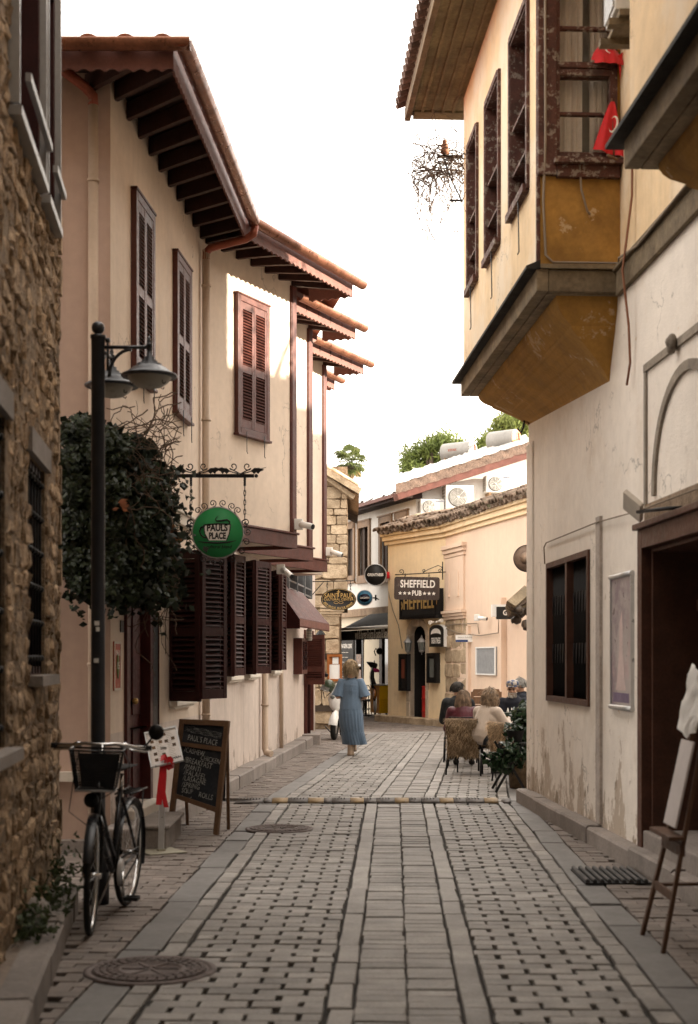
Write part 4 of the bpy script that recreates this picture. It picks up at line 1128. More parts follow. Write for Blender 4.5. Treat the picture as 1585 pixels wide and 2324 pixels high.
# timber of the side window: wide corner post, frame, bars, glass, curtains
a, b, c, d = SPs
m = MB()
m.wbox(SP, BD - 0.14, BD + 0.02, 5.72, 8.25, 0.0, 0.05); m.wbox(SP, BD - 0.006, BD + 0.026, 4.96, 8.25, -0.03, 0.012)
m.build('corner_post', M_['peeling'], rh, bevel=0.006)
m = MB()
m.wbox(SP, a - 0.04, BD - 0.142, 5.70, 5.80, 0.0, 0.06); m.wbox(SP, a - 0.06, b + 0.02, 5.802, 5.85, -0.03, 0.12)
for (p, q, r_, t) in ((a - 0.02, a + 0.045, 5.85, 8.1), (b - 0.04, b + 0.01, 5.85, 8.1), (a + 0.045, b - 0.04, 5.85, 5.92), (a + 0.045, b - 0.04, 6.565, 6.62), (a + 0.045, b - 0.04, 6.63, 6.68)): m.wbox(SP, p, q, r_, t, -0.06, 0.03)
for zz in (6.24, 6.965, 7.30): m.wbox(SP, a + 0.045, b - 0.04, zz, zz + 0.028, -0.04, 0.0)
sw_ = m.build('window_frame', M_['peeling'], rh, bevel=0.004)
mg = pmat('clear_glass', (0.9, 0.9, 0.9), 0.03, var=0, trans=1.0, spec=0.5)
for z0, z1 in ((5.92, 6.24), (6.27, 6.565), (6.68, 6.965), (6.995, 7.30), (7.33, 8.1)):
    m = MB(); m.quad(SP.pt(a + 0.04, z0, -0.02), SP.pt(b - 0.04, z0, -0.02), SP.pt(b - 0.04, z1, -0.02), SP.pt(a + 0.04, z1, -0.02)); m.build('pane', mg, sw_)
m = MB(); m.wbox(SP, 0.03, BD - 0.02, 5.7, 8.2, -0.46, -0.44); m.build('backing', pmat('room_wall', (0.16, 0.12, 0.09), 0.9), rh)
M_['curtain'] = pmat('net_curtain', (0.62, 0.56, 0.49), 0.9, var=0.1, vscale=4)
for (c0, c1) in ((0.27, 0.56), (0.05, 0.20)):
    m = MB(); rows = []
    for zz in (5.86, 6.6, 7.4, 8.15):
        rows.append([SP.pt(c0 + (c1 - c0) * k / 28 , zz, -0.16 + 0.03 * math.sin(k * 1.35 + zz) + 0.012 * math.sin(k * 0.6)) for k in range(29)])
    m.loft(rows, closed=False); m.build('curtain', M_['curtain'], rh)
# thin cables on the bay and wall
def cable(pts, r, mat, parent=rh, name='cable'):
    m = MB(); m.tube(pts, r, 6); return m.build(name, mat, parent)
M_['cablegrey'] = pmat('grey_cable', (0.25, 0.2, 0.15), 0.7)
M_['cablebrown'] = pmat('brown_cable', (0.23, 0.10, 0.055), 0.7)
cable([SP.pt(0.655, 8.0, 0.06), SP.pt(0.65, 6.0, 0.06), SP.pt(0.66, 5.5, 0.02), SP.pt(0.64, 5.05, 0.02), SP.pt(0.58, 4.985, 0.03), SP.pt(0.03, 4.985, 0.03), WRt.pt(sR(11.8), 4.97, 0.07), WRt.pt(sR(11.2), 4.90, 0.07), WRt.pt(sR(9.5), 4.93, 0.08)], 0.011, M_['cablegrey'])
cable([SP.pt(0.36, 5.8, 0.06), SP.pt(0.34, 5.6, 0.035), SP.pt(0.29, 5.42, 0.04), SP.pt(0.26, 5.40, 0.015)], 0.009, M_['cablegrey'])
sc = WRt.s(1443)
cable([WRt.pt(sc - 0.02, 6.2, 0.03), WRt.pt(sc, 5.4, 0.03), WRt.pt(sc + 0.03, 4.8, 0.10), WRt.pt(sc - 0.01, 4.35, 0.06), WRt.pt(sc + 0.02, 4.05, 0.04), WRt.pt(sc + 0.09, 3.88, 0.05)], 0.010, M_['cablebrown'])
cable([WRt.pt(WRt.s(1243), 2.66, 0.03), WRt.pt(WRt.s(1241), 2.84, 0.03), WRt.pt(WRt.s(1246), 2.88, 0.03), WRt.pt(WRt.s(1362), 2.87, 0.035), WRt.pt(WRt.s(1460), 2.82, 0.04), WRt.pt(sR(9.0), 2.80, 0.05)], 0.007, M_['cablegrey'])
# eave: soffit planks, fascia, tiles
ZS = 8.25; OH = 0.64
sA, sB = sR(4.0), sR(17.45)
m = MB(); m.wbox(WRt, sA, sB, ZS + 0.03, ZS + 0.06, -1, BD + OH); m.build('roof_deck', M_['weathered'], rh)
npl = 5
for k in range(npl):
    d0 = BD - 0.05 + (OH - 0.02) * k / npl; d1 = BD - 0.05 + (OH - 0.02) * (k + 1) / npl
    cuts = [sA, sR(9.5 + 0.7 * (k % 3)), sR(13.6 + 0.9 * ((k * 2) % 3)), sB - 0.25]
    for c0, c1 in zip(cuts, cuts[1:]):
        m = MB(); m.wbox(WRt, c0 + 0.004, c1 - 0.004, ZS + random.uniform(-0.004, 0.003), ZS + 0.03, d0 + 0.006, d1 - 0.006); m.build('soffit_plank', M_['soffitplank'], rh)
m = MB(); m.wbox(WRt, sB - 0.25, sB - 0.02, ZS - 0.02, ZS + 0.03, 0.0, BD + OH - 0.1); m.build('end_plank', M_['soffitplank'], rh)
for k in range(4):
    m = MB(); m.wbox(WRt, sA, sB - 0.25, ZS - 0.016, ZS - 0.003, BD - 0.05 + (OH - 0.02) * (k + 1) / npl - 0.018, BD - 0.05 + (OH - 0.02) * (k + 1) / npl + 0.018); m.build('batten', M_['soffitplank'], rh)
m = MB(); m.wbox(WRt, sA, sB, ZS - 0.04, ZS + 0.11, BD + OH - 0.07, BD + OH); m.build('fascia', M_['weathered'], rh, bevel=0.006)
tb = MB(); pr = [(0.085 * math.cos(R(a)), 0.07 * math.sin(R(a))) for a in range(0, 181, 20)] + [(0.066 * math.cos(R(a)), 0.05 * math.sin(R(a))) for a in range(180, -1, -20)]
tb.prism(pr, Matrix.Rotation(R(90), 4, 'X'), -0.40, 0.0, 0, True); tmesh = tb.mesh('roof_tile', M_['darktile'])
k = 0; s_ = sA + 0.1
while s_ < sB:
    for row in (0, 1):
        for inv in (0, 1):
            base = WRt.pt(s_ + inv * 0.095, ZS + 0.15 + row * 0.12 - inv * 0.01, BD + OH + 0.09 - row * 0.32)
            Mx = frameM(base, WRt.u, -WRt.n * 0.94 + Vector((0, 0, 0.34)))
            if Mx.col[2].xyz.z < 0: Mx = frameM(base, -WRt.u, -WRt.n * 0.94 + Vector((0, 0, 0.34)))
            Mx = Mx @ Matrix.Rotation(random.gauss(0, 0.04), 4, 'Z') @ (Matrix.Rotation(math.pi, 4, 'Y') @ Matrix.Translation((0, 0, -0.05)) if inv else Matrix.Identity(4))
            if (1 - row) or s_ > sR(15): link('roof_tile', tmesh, rh, Mx)
    s_ += 0.19; k += 1
m = MB(); m.add([WRt.pt(sA, ZS + 0.17, BD + OH), WRt.pt(sB, ZS + 0.17, BD + OH), WRt.pt(sB - 1.5, ZS + 1.4, -3.5), WRt.pt(sA, ZS + 1.4, -3.5), WRt.pt(sB, ZS + 0.17, -6)], [(0, 1, 2, 3), (1, 4, 2)]); m.build('roof', M_['darktile'], rh)
# stick and iron hook on the far corner
m = MB(); m.tube([WRt.pt(WRt.L - 0.1, 4.35, 0.0), WRt.pt(WRt.L + 0.05, 4.46, 0.06), WRt.pt(WRt.L + 0.2, 4.62, 0.2), WRt.pt(WRt.L + 0.25, 4.72, 0.24)], [0.03, 0.028, 0.022, 0.012], 7); m.tube([WRt.pt(WRt.L + 0.1, 4.5, 0.1), WRt.pt(WRt.L + 0.22, 4.53, 0.16)], 0.014, 6)
m.build('old_stick', M_['wood'], rh)
m = MB(); m.tube([WRt.pt(WRt.L - 0.05, 4.42, 0.05), WRt.pt(WRt.L + 0.0, 4.30, 0.06), WRt.pt(WRt.L + 0.03, 4.25, 0.08), WRt.pt(WRt.L + 0.05, 4.30, 0.12)], 0.012, 6); m.build('hook', M_['black'], rh)

# added unseen house that throws the low shadow across the left fronts
nh = thing('neighbour_house', (15, 22, 0), 'plain house with a low roof behind the yellow bay house, out of view', 'house')
m = MB(); m.box(11.5, 19, 13.5, 33, 0, 7.2); m.build('wall', M_['offwhite'], nh)
m = MB(); m.prism([(11.2, 7.1), (19.3, 7.1), (15.2, 8.32), (14.8, 8.35), (13.0, 7.9)], frameM((0, 33.4, 0), (1, 0, 0), (0, 0, 1)), 0.0, 20.3); m.build('roof', M_['oldtile'], nh)

# added unseen house over and behind the viewer that darkens the near street
bh = thing('passage_house', (0, -9.5, 0), 'plastered house whose upper floor bridges the lane over the viewer, out of view', 'house')
m = MB(); m.box(-7, 8, -14, -4.2, 0, 4.4); m.box(-7, 8, -14, 4.1, 4.401, 10.6); m.build('wall', M_['offwhite'], bh)
m = MB(); m.prism([(-14.6, 10.6), (4.5, 10.6), (-5, 13.0)], frameM((-7.4, 0, 0), (0, 1, 0), (0, 0, 1)), 0.0, 15.8); m.build('roof', M_['oldtile'], bh)

# air conditioner hung on the end of the nearer bay
AX, AY = 1.86, 9.04
ac = thing('air_conditioner', (AX, 9.2, 5.72), 'air conditioner unit on wooden brackets beside the bay window', 'air conditioner', 'air conditioners on the house walls')
m = MB(); m.box(1.70, 2.35, 9.10, 9.42, 5.80, 6.45); m.build('casing', M_['white'], ac, bevel=0.012)
m = MB()
for k in range(26): z = 5.83 + k * 0.023; m.box(1.688, 1.699, 9.11, 9.41, z, z + 0.010)
m.build('grille', M_['alu'], ac)
m = MB(); m.box(1.66, 2.35, 9.08, 9.16, 5.70, 5.74); m.box(1.66, 2.35, 9.38, 9.46, 5.70, 5.74); m.box(1.72, 2.3, 9.04, 9.5, 5.742, 5.78); m.build('bracket', M_['weathered'], ac)

# flags caught on the side window
M_['flagred'] = pmat('red_cloth', (0.55, 0.018, 0.022), 0.8, var=0.12, vscale=6, sheen=0.2)
def crescent(m, M, r, mi=1):
    n = 18; o, i = [], []
    for k in range(n + 1):
        a = R(35) + R(290) * k / n
        o.append((r * math.cos(a), r * math.sin(a)))
        b = R(42) + R(276) * k / n
        i.append((0.22 * r + 0.80 * r * math.cos(b), 0.80 * r * math.sin(b)))
    for k in range(n):
        m.add([M @ Vector((*q, 0)) for q in (o[k], o[k + 1], i[k + 1], i[k])], [(0, 1, 2, 3)], mi)
f1 = thing('flag', (2.2, 11.98, 6.62), 'red flag with white crescent bunched over the middle rail of the bay window', 'flag', 'red flags on the bay window')
m = MB(); rows = []
for i in range(9):
    t = i / 8; row = []
    for k in range(15):
        u_ = k / 14
        x = 2.05 + 0.255 * u_ + 0.012 * math.sin(t * 9)
        prof = math.sin(math.pi * min(1, max(0, u_ * 0.95 + 0.03))) ** 0.5
        z = 6.64 + (0.21 * prof) * math.sin(math.pi * 0.5 * min(1, t * 1.4)) - 0.02 * u_ - 0.14 * max(0, t - 0.72) * (1 if u_ > 0.8 else 0.2)
        y = 12.0 - 0.075 + 0.10 * t - 0.03 * prof * math.cos(math.pi * t) + 0.010 * math.sin(u_ * 16 + t * 4)
        row.append((x, y, z))
    rows.append(row)
m.loft(rows, closed=False)
for sgn in (0, 1): m.add([(2.255 + sgn * 0.05, 11.93, 6.70), (2.30, 11.94, 6.74), (2.275 + 0.03 * sgn, 11.93, 6.50)], [(0, 1, 2)])
m.build('cloth', M_['flagred'], f1)
m = MB(); crescent(m, frameM((2.215, 11.885, 6.755), (0.9, -0.1, -0.15), (0.3, 0.35, 0.6)) @ Matrix.Rotation(R(-70), 4, 'Z') @ Matrix.Diagonal((1, 1, 1, 1)), 0.085, 0); m.build('crescent', M_['white'], f1)
f2 = thing('flag', (2.22, 11.98, 5.85), 'red flag with white crescent hanging limp at the lower corner of the bay window', 'flag', 'red flags on the bay window')
m = MB(); rows = []
for i in range(13):
    t = i / 12; row = []
    hw = 0.015 + 0.10 * t ** 0.8
    for k in range(13):
        u_ = k / 12 * 2 - 1
        x = 2.215 - 0.02 * t + hw * u_ + (0.0 if u_ > 0 else -0.03 * t)
        y = 11.955 - 0.02 * t + 0.022 * t * math.sin(u_ * 5.5 + 0.6)
        z = 6.33 - 0.44 * t - 0.05 * t * u_ * 0.8
        row.append((x, y, z))
    rows.append(row)
m.loft(rows, closed=False); m.build('cloth', M_['flagred'], f2)
m = MB(); crescent(m, frameM((2.215, 11.905, 6.12), (1, 0, 0), (0, 0.05, 1)) @ Matrix.Rotation(R(165), 4, 'Z') @ Matrix.Diagonal((0.6, 1.25, 1, 1)), 0.06, 0); m.build('crescent', M_['white'], f2)
m = MB(); m.tube([(2.21, 11.97, 6.36), (2.23, 11.95, 5.82)], 0.008, 6); m.tube([(2.16, 11.9, 5.86), (2.25, 11.93, 5.83)], 0.014, 8); m.build('stick', M_['wood'], f2)

# dry vine on an iron bracket at the far end of the bay
dv = thing('dry_vine', (1.1, 17.1, 6.6), 'leafless tangle of dry vine hanging from an iron bracket at the bay corner', 'vine')
m = MB(); m.box(1.05, 1.36, 16.95, 16.98, 7.62, 7.65); m.box(1.2, 1.36, 16.95, 16.975, 7.10, 7.12); m.tube([(1.12, 16.965, 7.64), (1.22, 16.965, 7.36), (1.34, 16.965, 7.12)], .010, 5); m.build('bracket', M_['black'], dv)
m = MB(); m.lathe([(0.01, 0), (0.05, 0.01), (0.055, 0.05), (0.035, 0.06), (0.045, 0.08), (0.045, 0.11), (0.028, 0.12), (0.03, 0.16), (0.01, 0.17)], Matrix.Translation((1.14, 16.95, 7.66)), 12); m.build('insulator', M_['cablebrown'], dv)
M_['twig'] = pmat('dry_twig', (0.10, 0.065, 0.045), 0.9, var=0.3, vscale=10, rnd=0.2)
m = MB()
for k in range(125):
    p = Vector((random.uniform(0.90, 1.36), 17.0 + random.gauss(0, 0.1), random.uniform(7.4, 7.72)))
    ang = random.uniform(0, 2 * math.pi); v = Vector((math.cos(ang) * 0.75 - 0.45, math.sin(ang) * 0.4, random.uniform(-0.2, 0.5))).normalized()
    path = [p.copy()]; L = random.choice([8, 14, 20, 26])
    for q in range(L):
        v = (v + Vector((random.gauss(0, .35), random.gauss(0, .25), random.gauss(-0.16, .22)))).normalized()
        p = p + v * 0.05
        if p.x > 1.42: v.x = -abs(v.x)
        if p.x < 0.82: v.x += 0.5
        if p.z < 6.45: break
        path.append(p.copy())
        if random.random() < 0.10: m.tube([p, p + Vector((random.gauss(0, .06), random.gauss(0, .04), random.gauss(-.05, .05)))], 0.003, 3, caps=False)
    r0 = random.uniform(0.0035, 0.008)
    if len(path) > 2: m.tube(path, [r0 * (1 - 0.6 * i / len(path)) for i in range(len(path))], 4, caps=False)
m.build('stem', M_['twig'], dv)

# lit banner frame, floodlight, mat, easel
bn = thing('banner', WRt.pt(WRt.s(1416), 1.25, 0.03), 'tall narrow fabric banner in a metal frame on the white wall', 'banner')
a, b = WRt.s(1440), WRt.s(1392)
M_['bannerprint'] = pmat('banner_print', (0.40, 0.36, 0.35), 0.35, var=0.1, vscale=2, blotch=[((0.17, 0.12, 0.16), 1.6, 0.47, 0.56, 0.8), ((0.50, 0.36, 0.36), 3.2, 0.55, 0.6, 0.6)], spec=0.4)
m = MB(); m.wbox(WRt, a + 0.02, b - 0.02, 1.25, 2.34, 0.012, 0.02); m.build('cloth', M_['bannerprint'], bn)
m = MB()
for (p, q, r_, t) in ((a, a + 0.025, 1.25, 2.34), (b - 0.025, b, 1.25, 2.34)): m.wbox(WRt, p, q, r_, t, 0.0, 0.03)
for z in (1.235, 2.345): m.tube([WRt.pt(a - 0.01, z, 0.02), WRt.pt(b + 0.01, z, 0.02)], 0.022, 10)
m.build('frame', M_['alu'], bn)
M_['bannerfig'] = pmat('banner_figure', (0.55, 0.44, 0.42), 0.5, var=0.15, vscale=5)
m = MB(); cs = (a + b) / 2
fig = [(0.03, 2.05), (0.06, 1.9), (0.06, 1.7), (0.13, 1.45), (0.18, 1.38), (-0.18, 1.38), (-0.12, 1.5), (-0.06, 1.75), (-0.05, 1.95)]
m.prism([(x, z) for x, z in fig], WRt.M(cs, 0, 0), 0.0205, 0.0215); m.build('printed_figure', M_['bannerfig'], bn)
m = MB(); m.prism([(-0.27, 1.28), (0.27, 1.28), (0.27, 1.36), (-0.27, 1.36)], WRt.M(cs, 0, 0), 0.0205, 0.022); m.build('printed_band', pmat('banner_band', (0.16, 0.12, 0.2), 0.5), bn)

fl = thing('floodlight', WRt.pt(WRt.s(1490), 2.78, 0.1), 'flat white floodlight tilted on a black arm above the right doorway', 'floodlight')
p = WRt.pt(sR(10.75), 2.80, 0.22)
m = MB(); Mx = frameM(p, (0.15, 0.8, -0.35), (-0.5, 0.3, 0.5)); m.box(-0.13, 0.13, -0.09, 0.09, -0.02, 0.02, 0, Mx); m.build('head', M_['offwhite'], fl, bevel=0.006)
m = MB(); m.tube([WRt.pt(sR(10.2), 2.73, 0.0), WRt.pt(sR(10.25), 2.73, 0.1), WRt.pt(sR(10.7), 2.75, 0.2)], 0.014, 8); m.build('arm', M_['black'], fl)

dm_ = thing('doormat', (1.96, 10.7, 0), 'black ribbed rubber doormat on the paving by the right step', 'doormat')
m = MB(); m.box(1.72, 2.20, 10.35, 11.04, 0.004, 0.014)
m.build('base', M_['rubber'], dm_)
M_['rib'] = pmat('rubber_rib', (0.045, 0.045, 0.046), 0.55, var=0.2)
for k in range(9):
    m = MB(); x = 1.725 + k * 0.053; m.chbox(x, x + 0.030, 10.36, 11.03, 0.012, 0.042, 0.008); m.build('rib', M_['rib'], dm_)

ea = thing('easel', (1.9, 8.3, 0), 'wooden folding easel with a narrow white board on its ledge', 'easel')
M_['easelwood'] = pmat('easel_wood', (0.105, 0.055, 0.032), 0.5, var=0.25, vscale=6)
A = Vector((1.748, 8.48, 0.0)); B = Vector((1.752, 7.94, 0.0)); top = Vector((2.12, 8.2, 1.72))
m = MB(); m.beam(A, top + Vector((0, 0.06, 0)), 0.035, 0.022, (1, 0, 0)); m.build('leg', M_['easelwood'], ea)
m = MB(); m.beam(B, top + Vector((0, -0.06, 0)), 0.035, 0.022, (1, 0, 0)); m.build('leg', M_['easelwood'], ea)
m = MB(); m.beam((2.22, 8.35, 0.155), top + Vector((0.02, 0, -0.05)), 0.03, 0.022, (1, 0, 0)); m.build('leg', M_['easelwood'], ea)
mid = lambda P, t: P.lerp(top, t)
m = MB(); m.beam(mid(A, 0.37) + Vector((-0.05, 0.10, 0)), mid(B, 0.37) + Vector((-0.05, -0.06, 0)), 0.09, 0.022, (0, 0, 1)); m.beam(mid(A, 0.36) + Vector((-0.01, 0.08, -0.05)), mid(B, 0.36) + Vector((-0.01, -0.04, -0.05)), 0.03, 0.07, (0, 0, 1)); m.build('ledge', M_['easelwood'], ea)
m = MB(); m.beam(mid(A, 0.18), (2.2, 8.33, 0.33), 0.05, 0.015, (0, 0, 1)); m.beam(mid(B, 0.18), mid(A, 0.18), 0.05, 0.015, (1, 0, 0)); m.build('brace', M_['easelwood'], ea)
cv = thing('canvas', mid(A, 0.4), 'narrow white board with faint writing standing on the easel ledge', 'board')
Mx = frameM(mid(A.lerp(B, 0.5), 0.40) + Vector((-0.05, 0, 0)), (0, -1, 0), top - A.lerp(B, 0.5))
m = MB(); m.box(-0.13, 0.16, 0.0, 0.50, -0.006, 0.006, 0, Mx); m.build('panel', pmat('white_board', (0.62, 0.58, 0.57), 0.6, var=0.06, vscale=8, blotch=[((0.35, 0.25, 0.3), 14, 0.66, 0.7, 0.5)]), cv)
pc = thing('paper', mid(A, 0.85), 'crumpled white paper pinned at the top of the easel', 'paper')
m = MB(); rows = []
Mx = frameM(mid(A.lerp(B, 0.5), 0.70) + Vector((-0.05, 0, 0)), (0, -1, 0), top - A.lerp(B, 0.5))
for i in range(8):
    rows.append([Mx @ Vector((-0.24 + 0.06 * k + random.uniform(-.01, .01), -0.02 + i * 0.055 + 0.05 * abs(k - 4) * 0.3, 0.02 + random.uniform(-.02, .02))) for k in range(9)])
m.loft(rows, closed=False); m.build('sheet', M_['white'], pc)
# ------------------------------------------------------------------ honey stone house at the end of the left side
hs_ = thing('cut_stone_house', (-1.0, 33.0, 0), 'honey coloured cut stone house end with tiled verge in the middle distance', 'house')
YS = 33.0
WM = Wall((-2.2, YS), (xat(771, YS), YS), toward=(0, 0)); WM.n = Vector((0, -1, 0))
xe_lo, xe_up = xat(771, YS), xat(789, YS)
m = MB(); m.box(-3.0, xe_lo, YS + 0.03, YS + 9, 0, 3.0); m.box(-3.0, xe_up, YS + 0.03, YS + 9, 2.99, 6.1); m.build('wall', M_['mortar'], hs_)
z = 0.12; row = 0
while z < 6.0:
    h = random.choice([0.30, 0.36, 0.42]) if z < 3.6 else random.choice([0.16, 0.22, 0.30])
    xr = xe_lo if z + h < 2.9 else xe_up
    top_lim = lambda x: 6.05 - (x - xat(740, YS)) * 0.55
    x = -1.25 - random.random() * 0.3
    while x < xr - 0.02:
        w = random.uniform(0.38, 0.75) if z < 3.6 else random.uniform(0.2, 0.5)
        b = min(x + w, xr)
        if xr - b < 0.12: b = xr
        if b - x > 0.05 and z + h < top_lim(b) + 0.1:
            m = MB(); stone_block(m, WM, x + 2.2, b + 2.2, z, z + h, random.uniform(0.01, 0.03), 0.010, n=12, inset=0.93, e=0.3, dome=0.004); m.build('stone', M_['ashlar'], hs_)
        x = b
    z += h
# moulded corbel on the corner
m = MB()
for k, (dz, dx) in enumerate(((0.0, 0.0), (0.06, 0.05), (0.12, 0.09), (0.2, 0.14))): m.box(xe_lo - 0.45, xe_lo + dx + 0.02, YS - 0.03 - dx * 0.6, YS + 0.3, 2.62 + dz, 2.62 + dz + 0.058)
m.build('corbel', M_['ashlar'], hs_)
m = MB(); m.box(-1.2, xe_lo - 0.15, YS - 0.06, YS, 1.62, 1.76); m.box(-1.2, xe_lo - 0.05, YS - 0.07, YS, 0.42, 0.56); m.build('timber_band', pmat('dark_timber', (0.05, 0.035, 0.025), 0.8, var=0.3), hs_)
# tiled verge
p, q = Vector((xat(728, YS), YS - 0.1, zat(1056, YS))), Vector((xat(817, YS), YS - 0.1, zat(1108, YS)))
m = MB(); m.beam(p - Vector((0, 0, 0.1)), q - Vector((0, 0, 0.1)), 0.5, 0.14); m.beam(p - Vector((0, 0, 0.23)), q + Vector((-0.15, 0.1, -0.23)), 0.35, 0.1); m.build('verge', M_['ashlar'], hs_)
vt = MB(); vt.prism([(x * 1.1, y * 1.1) for x, y in pr], Matrix.Rotation(R(90), 4, 'X'), -0.36, 0.0, 0, True); vmesh = vt.mesh('roof_tile', pmat('pale_tile', (0.36, 0.26, 0.18), 0.9, var=0.35, vscale=5, bump=0.5, rnd=0.2))
u = (q - p).normalized()
for k in range(9):
    for j in range(3):
        b = p.lerp(q, (k + 0.5) / 9) + Vector((0, 0.12 + j * 0.28, 0.02 + random.uniform(-.01, .01)))
        Mx = frameM(b, u.cross(Vector((0, 1, 0))) * -1, Vector((0, 1, 0))) 
        Mx = frameM(b, Vector((0, 1, 0)), -u) if j % 1 == 0 else Mx
        if Mx.col[2].xyz.z < 0: Mx = frameM(b, Vector((0, -1, 0)), -u)
        link('roof_tile', vmesh, hs_, Mx @ Matrix.Rotation(random.gauss(0, .06), 4, 'Z'))
m = MB(); m.add([(p.x - 2, p.y, p.z + 1.0), (q.x, q.y, q.z), (q.x, q.y + 9, q.z), (p.x - 2, p.y + 9, p.z + 1.0)], [(0, 1, 2, 3)]); m.build('roof', M_['oldtile'], hs_)

# ------------------------------------------------------------------ white house with cafe
wh = thing('white_house', (3, 42, 0), 'white rendered house with brown windows and plastic sheeting over its roof', 'house')
CNX, CNY = 1.84, 39.0
WHf = Wall((15.49 - 0.35 * 47.5, 47.5), (CNX, CNY), toward=(-5, 35))
WHg = Wall((CNX, CNY), (8.5, 40.2), toward=(3, 0))
wins = [(786.5, 1189, 807, 1320), (813, 1185, 841.6, 1319), (862.5, 1173, 891, 1318), (898.5, 1163, 928, 1316)]
M_['rendered'] = pmat('white_render', (0.72, 0.70, 0.66), 0.9, var=0.06, vscale=0.8, bump=0.3, bscale=60, streak=0.15)
M_['cafewall'] = pmat('cafe_wall', (0.66, 0.58, 0.45), 0.9, var=0.06, vscale=1)
hl = [WHf.rect(*w) for w in wins]
cd = WHf.rect(808, 1452, 826, 1600); cd = (cd[0], cd[1], 0.0, 2.3)
m = MB(); wall_sheet(m, WHf, 0, WHf.L, 3.05, 6.25, hl, 0.2, 0); wall_sheet(m, WHf, 0, WHf.L, 0.0, 3.05, [cd], 0.3, 1)
gv = [(0, 0), (WHg.L, 0), (WHg.L, zat(1018, 39.9)), (WHg.s(1215), zat(1033, 39.6)), (0, 6.15)]
m.add([WHg.pt(s_, z_) for s_, z_ in gv], [(0, 1, 2, 3, 4)])
m.box(2.3, 9, 41.5, 47, 0, 6.2, 2)
m.wbox(WHf, 0, WHf.L - 0.6, 0, 6, -3, -0.32, 2)
m.build('wall', [M_['rendered'], M_['cafewall'], M_['dark']], wh)
M_['tanwood'] = pmat('tan_wood', (0.21, 0.125, 0.065), 0.6, var=0.2, vscale=6)
for h in hl:
    a, b, c, d = h; m = MB(); f = 0.13
    for (p_, q_, r_, t) in ((a - 0.02, a + f, c, d), (b - f, b + 0.02, c, d), (a, b, d - 0.16, d + 0.02), (a, b, c - 0.02, c + 0.18)): m.wbox(WHf, p_, q_, r_, t, -0.02, 0.05)
    m.wbox(WHf, a - 0.06, b + 0.06, d + 0.02, d + 0.06, 0.0, 0.08); m.wbox(WHf, a - 0.06, b + 0.06, c - 0.06, c - 0.02, 0.0, 0.08)
    o = m.build('window_frame', M_['tanwood'], wh)
    m = MB(); m.wbox(WHf, a + f, b - f, c + 0.18, d - 0.16, -0.19, -0.18); m.build('pane', M_['glass'], o)
    m = MB(); sm_ = (a + b) / 2
    m.wbox(WHf, a + f, a + f + 0.28, c + 0.18, d - 0.16, -0.17, -0.06)
    for k in (0.36, 0.62): zz = c + (d - c) * k; m.wbox(WHf, a + f + 0.28, b - f, zz, zz + 0.05, -0.17, -0.13)
    m.wbox(WHf, sm_ + 0.12, sm_ + 0.18, c + 0.18, d - 0.16, -0.17, -0.13)
    m.build('sash', pmat('dark_sash', (0.055, 0.035, 0.025), 0.5), o)
    m = MB(); m.wbox(WHf, sm_ + 0.2, b - f, c + 0.18, d - 0.16, -0.178, -0.172); m.build('blind', M_['offwhite'], o)
# eave, bargeboard and the plastic sheeting
m = MB(); m.wbox(WHf, 0, WHf.L + 0.2, 6.02, 6.20, -0.1, 0.42); m.build('eave', M_['soffit'], wh)
m = MB(); m.wbox(WHf, 0, WHf.L + 0.3, 6.1, 6.2, 0.42, 0.5); m.build('gutter', M_['fascia'], wh)
m = MB(); v0, v1 = at(898, 1128, 38.6), at(1215, 1027, 39.4)
m.beam(v0, v1, 0.5, 0.2); m.build('bargeboard', M_['fascia'], wh)
M_['foil'] = pmat('brown_foil', (0.15, 0.098, 0.07), 0.3, metal=0.3, var=0.25, vscale=6, bump=0.8, bscale=6, bdist=0.05)
M_['sheeting'] = pmat('plastic_sheet', (0.40, 0.39, 0.37), 0.45, var=0.08, vscale=2, bump=0.8, bscale=3, bdist=0.08)
rs = random.Random(3)
def crumple(p0, p1, up, depth, n, rows, amp, name, mat, off=(0, 0, 0)):
    m = MB(); rr = []
    for j in range(rows):
        row = []
        for k in range(n + 1):
            t = k / n; b = p0.lerp(p1, t); v = j / (rows - 1)
            wv = amp * (math.sin(t * 61 + j * 1.3) + 0.7 * math.sin(t * 143 + j * 2.1 + 1)); row.append(b + Vector(up) * v + Vector(depth) * v + Vector((rs.gauss(0, amp * .3), wv + rs.gauss(0, amp * .3), wv * .7 + rs.gauss(0, amp * .3))) + Vector(off))
        rr.append(row)
    m.loft(rr, closed=False, sm=True); return m.build(name, mat, wh)
crumple(v0 + Vector((0, -0.28, 0.05)), v1 + Vector((0, -0.28, 0.05)), (0, 0, 0.28), (0, 0.15, 0), 44, 6, 0.016, 'foil_edge', M_['foil'])
crumple(v0 + Vector((0, -0.15, 0.32)), v1 + Vector((0, -0.15, 0.32)), (0, 0, 0.55), (0, 2.5, 0), 50, 9, 0.03, 'roof_sheet', M_['sheeting'])
e0, e1 = WHf.pt(0, 6.22, 0.5), WHf.pt(WHf.L + 0.2, 6.22, 0.5)
crumple(e0, e1, (0, 0, 0.5), WHf.n * -1.3, 44, 7, 0.04, 'roof_sheet', M_['sheeting'])
m = MB(); m.add([WHf.pt(0, 6.25, 0.3), WHf.pt(WHf.L, 6.25, 0.3), v1 + Vector((0, 0.2, 0.1)), v1 + Vector((0, 12, 0.1)), WHf.pt(0, 8, -6)], [(0, 1, 2, 3, 4)]); m.build('roof', M_['oldtile'], wh)
# stone beam over the cafe
m = MB(); m.wbox(WHf, 1.0, WHf.L, 2.92, 3.14, 0.0, 0.16); m.build('stone_beam', pmat('beam_stone', (0.30, 0.215, 0.145), 0.9, var=0.3, vscale=4, bump=0.5), wh)
